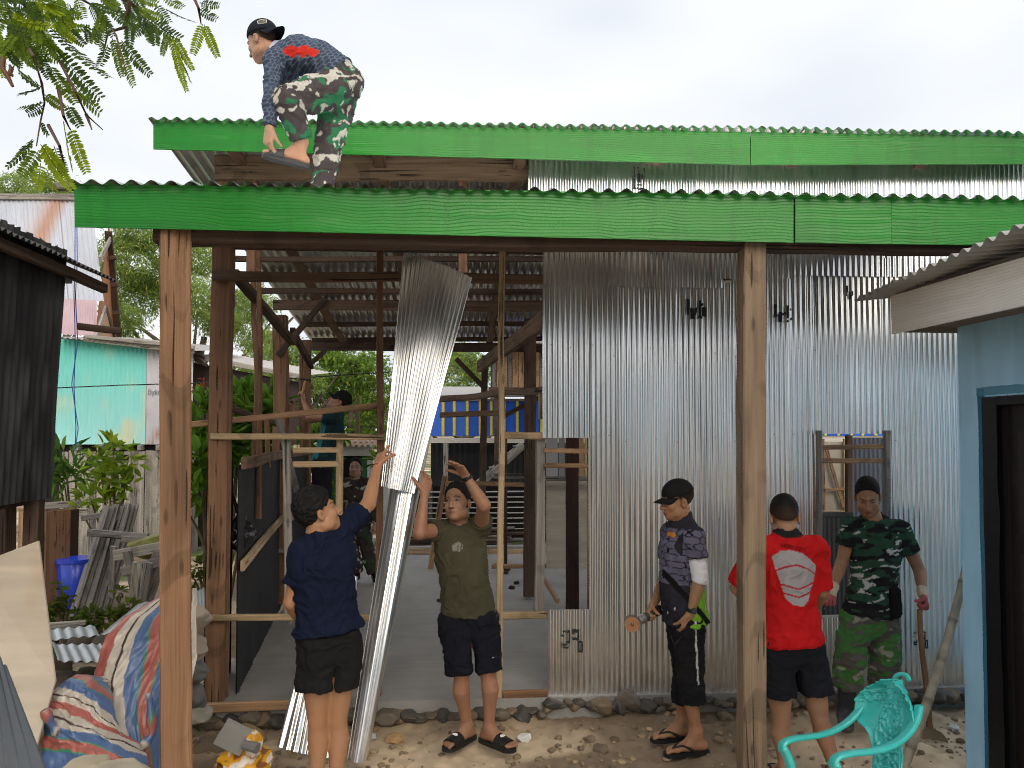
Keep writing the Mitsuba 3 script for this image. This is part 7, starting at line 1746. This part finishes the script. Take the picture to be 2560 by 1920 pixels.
chair_add('finial', ribbon(spl([(-.372, -.045, .925), (-.385, -.01, .955), (-.39, .03, .95), (-.38, .055, .93)]), .012, .010))

# ------------------------------------------------------------------ what stands behind the open house
YS = thing('blue_yellow_house', 'blue boarded house with yellow battens raised above a dark ground floor', 'house'); Yb = 16.0
x = 930; i = 0
while x < 1900:
    a, b = UD(x, 942, Yb), UD(x + 28, 866, Yb); add('wall_board', box(A(a[0], Yb, a[2]), A(b[0] - .01, Yb + .03, b[2])), 'matte', YS, color=np.array((.035, .11, .55)) * (.75 + .5 * random.random()) + np.array((.03, .05, .03)) * random.random())
    add('batten', box(A(b[0] - .035, Yb - .03, a[2] + .01), A(b[0] + .02, Yb - .002, b[2])), 'matte', YS, color=(.62, .50, .08)); x += 28 if i % 3 else 24; i += 1
a, b = UD(925, 863, Yb), UD(1905, 866, Yb); timber('top_trim', YS, a, b, .05, .08, 9); add('floor_beam', box(UD(925, 957, Yb - .25), UD(1905, 946, Yb - .1)), 'matte', YS, color=(.52, .50, .47)); add('roof', obox((a + b) / 2 + A(0, 1.4, .25), (b - a) / 2, A(0, 1.5, .18), A(0, 0, .02)), 'old_sheet', YS, color=(.30, .29, .28))
for i in range(24): px_sheet(YS, 930 + i * 40, 970 + i * 40, 957, 1150, Yb + .8, (.020, .020, .023), pitch=.12, amp=.012, name='lower_sheet', seed=i, nv=2)
for x in (962, 1088, 1270, 1500, 1700): post = UD(x, 1150, Yb - .2); timber('post', YS, A(post[0], Yb - .2, -.1), A(post[0], Yb - .2, UD(x, 955, Yb - .2)[2]), .10, .10, 9)
FE = thing('slatted_rack', 'white painted slats stacked in a rack behind the house', 'rack'); Yf = 13.4
for i in range(9): y = 1062 + i * 11.5; add('slat', box(UD(905 + 6 * (i % 2), y + 2.2, Yf), UD(1142, y - 1.6, Yf + .03) + A(0, .02, 0)), 'matte', FE, color=np.array((.62, .60, .57)) * (.9 + .1 * random.random()))
for x in (930, 1010, 1085, 1138): timber('upright', FE, UD(x, 1170, Yf + .08), UD(x, 1052, Yf + .08), .06, .05, 4)
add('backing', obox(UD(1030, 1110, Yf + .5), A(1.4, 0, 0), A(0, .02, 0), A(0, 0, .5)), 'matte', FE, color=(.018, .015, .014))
g6 = np.random.default_rng(8)
for i in range(34):
    y = 1145 + (i % 8) * 6; x = 830 + g6.random() * 130; timber('stacked_board', None, UD(x, y, 12.9 - .03 * (i % 4)), UD(x + 150 + 90 * g6.random(), y + g6.normal() * 4, 12.9 - .03 * (i % 4)), .035, .12, [4, 3, 9, 7][i % 4], crook=.02, label='rough board in the pile behind the concrete floor', cat='plank', group='boards piled behind the floor')
timber('edge_timber', None, UD(775, 1189, 12.35), UD(1290, 1192, 12.35), .08, .08, 2, label='pale timber along the back edge of the concrete floor', cat='timber')
ST = thing('wooden_stair', 'grey wooden stair leaning up to the blue house', 'stair'); s0, s1 = UD(985, 1090, 14.2), UD(1128, 962, 14.9)
for d in (-.3, .3): timber('stringer', ST, s0 + A(0, d, 0), s1 + A(0, d, 0), .12, .05, 9)
for t in np.linspace(.06, .94, 8): c = s0 + (s1 - s0) * t; timber('tread', ST, c + A(0, -.3, .05), c + A(0, .3, .05), .03, .18, 4)
SW = thing('white_outhouse', 'small white walled house with a tiled roof and green door', 'house'); Yo = 13.7
add('wall', cat_mesh([box(UD(715, 985, Yo), UD(805, 963, Yo) + A(0, .1, 0)), box(UD(792, 1180, Yo), UD(806, 985.5, Yo) + A(0, .1, 0)), box(UD(690, 1180, Yo), UD(716, 985.5, Yo) + A(0, .1, 0))]), 'matte', SW, color=(.66, .65, .62))
add('doorway', obox(UD(755, 1085, Yo + .3), A(.35, 0, 0), A(0, .02, 0), A(0, 0, .85)), 'matte', SW, color=(.02, .022, .02)); add('door', obox(UD(722, 1085, Yo + .1), A(.06, 0, 0), A(0, .02, 0), A(0, 0, .83)), 'matte', SW, color=(.07, .19, .10)); add('door', obox(UD(787, 1085, Yo + .1), A(.05, 0, 0), A(0, .02, 0), A(0, 0, .83)), 'matte', SW, color=(.07, .20, .11))
for r in range(3):
    a = UD(690, 963 - r * 6, Yo - .25 + r * .25); m = corr_mesh(a, A(1, 0, 0), A(0, 1, .25), 1.05, .30, pitch=.10, amp=.022, nv=2, per=8, seed=r, nrm=A(0, 0, 1)); add('tile_row', m, 'matte', SW, smooth=True, color=np.array((.34, .24, .19)) * (.7 + .5 * meshkit.fbm(m[0] * 9, 2, 2)[:, None]))
cb = thing('concrete_block_wall', 'broken grey concrete wall beside the white pillar', 'wall'); add('pillar', box(UD(812, 1160, 13.0), UD(838, 1050, 13.0) + A(0, .15, 0)), 'matte', cb, color=(.50, .48, .45)); m = rock_mesh(UD(842, 1130, 12.9), .28, 5, 3, .8); add('rubble', m, 'matte', cb, smooth=True, color=vcn(m, (.30, .28, .24), .4, 9))
WB = thing('board_house', 'brown vertical board house seen high behind the frame', 'house')
x = 1062; i = 0
while x < 1260:
    w = 9 + 5 * random.random(); a, b = UD(x + w / 2, 838, 14.6), UD(x + w / 2, 745, 14.6)
    timber('board', WB, a, b, (w - 1) / 1670 * 14.6, .02, 8 if i % 3 else 4, crook=.004); x += w; i += 1
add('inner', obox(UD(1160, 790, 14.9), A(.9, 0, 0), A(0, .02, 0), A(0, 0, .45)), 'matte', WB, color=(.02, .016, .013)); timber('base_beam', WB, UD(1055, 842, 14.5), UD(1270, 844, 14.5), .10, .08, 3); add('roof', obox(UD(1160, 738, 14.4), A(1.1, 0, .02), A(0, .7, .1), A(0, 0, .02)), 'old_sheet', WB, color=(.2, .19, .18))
for x in (1075, 1250): timber('post', WB, A(UD(x, 840, 14.7)[0], 14.7, -.1), UD(x, 840, 14.7), .12, .12, 3)
big_leaf_shrub('green bushes at the back left of the open house', [(700, 1000, 30, 0), (670, 960, 30, 0), (690, 1080, 30, 0), (640, 1010, 30, .4), (720, 930, 26, .3), (820, 1000, 18, .3), (660, 1130, 28, 0)], 13.0, 650, .20, (.09, .17, .03), 21, (690, 1200))
WW = thing('weathered_partition', 'grey and tan weathered boards seen through the small opening', 'partition'); Yp = 12.6
for i, (x0, x1, c) in enumerate(((1180, 1206, (.36, .36, .37)), (1207, 1221, (.25, .25, .26)), (1222, 1233, (.50, .44, .34)), (1234, 1262, (.40, .24, .15)), (1263, 1300, (.42, .40, .20)))): add('board', box(UD(x0, 1045, Yp), UD(x1 - 1, 940, Yp) + A(0, .02, 0)), 'matte', WW, color=c)
pn = lambda label, x0, y0, x1, y1, Y, bs='plywood': panel(label, [(x0, y0), (x1, y0), (x1, y1), (x0, y1)], [Y] * 4, bs, th=.01, name='wall_panel', cat='panel')
pn('large beige board standing behind the dark column', 1180, 1038, 1300, 1228, 9.15)
IN = thing('inner_partition', 'dark blue grey corrugated partition seen through the window opening', 'partition')
px_sheet(IN, 1838, 1960, 945, 1345, 8.0, (.10, .115, .15), pitch=.05, amp=.008, name='sheet', seed=3, nv=8); px_sheet(IN, 1766, 1842, 1118, 1345, 7.9, (.035, .035, .04), pitch=.05, amp=.006, name='sheet', seed=4, nv=6); timber('stud', IN, UD(1834, 940, 7.95), UD(1834, 1345, 7.95), .06, .06, 3)
FR = thing('framed_board', 'pale board in a yellow wooden frame seen through the window opening', 'board')
m_ = obox(UD(1798, 1030, 9.0), A(.14, 0, 0), A(0, .01, 0), A(0, 0, .42)); add('board', m_, 'matte', FR, color=(.45, .42, .36)); timber('frame', FR, UD(1774, 948, 8.96), UD(1776, 1108, 8.96), .07, .03, 8); timber('frame', FR, UD(1824, 948, 8.96), UD(1824, 1108, 8.96), .03, .03, 2); timber('frame', FR, UD(1772, 1106, 8.95), UD(1828, 1107, 8.95), .04, .03, 2); timber('brace', FR, UD(1784, 965, 8.94), UD(1822, 1095, 8.94), .04, .02, 8); timber('brace', FR, UD(1782, 1058, 8.93), UD(1826, 1056, 8.93), .03, .02, 8)
add('door_pane', obox(A(XB + .046, dj - .52, dtop - .42), A(.006, 0, 0), A(0, .24, 0), A(0, 0, .13)), 'gloss', dk_, color=(.03, .03, .035))
timber('offcut', None, UD(1176, 1252, 7.6), UD(1205, 1298, 6.9), .05, .03, 8, label='short wooden offcut lying on the floor inside the opening', cat='offcut'); timber('offcut', None, UD(1068, 1217, 10.8), UD(1100, 1222, 10.6), .04, .03, 2, label='pale wooden offcut lying on the floor by the back edge', cat='offcut')
stk_ = thing('propped_stick', 'orange brown stick propped up behind the man in olive', 'stick'); timber('shaft', stk_, UD(928, 1240, 11.0), UD(962, 1028, 11.0), .085, .03, 8)
for (x, y) in ((1093, 1240), (1098, 1233), (1078, 1243), (1106, 1272), (950, 1300), (1116, 1262)): p = GD(x, y, SLAB); m = rock_mesh(p + A(0, 0, .02), .035, int(x), 1); add('floor_crumb', m, 'matte', smooth=True, color=(.05, .045, .042), label='dark crumb of mortar on the concrete floor', cat='crumb', group='mortar crumbs on the floor')

# ------------------------------------------------------------------ across the lane, behind the photographer: what the zinc mirrors
for i, (x, y, h) in enumerate(((-4, -19, 3.4), (2.5, -20, 3.0), (-11, -20, 4.5), (12, -20, 4.5), (-13, -10, 7.5), (15, -6, 6.5))):
    tree(['bushy green tree across the lane', 'low round tree far across the lane', 'tall tree across the lane to the left', 'tall tree across the lane to the right', 'big tree at the left end of the lane', 'big tree at the right end of the lane'][i], A(x, y, 0), h * .8, [(0, 0, h * .7, h * .32), (h * .22, .2, h * .55, h * .25), (-h * .24, .1, h * .58, h * .25), (.1, -.2, h * .42, h * .26)], 3000, .30, (.05, .10, .022), seed=60 + i, spread=h * .25)
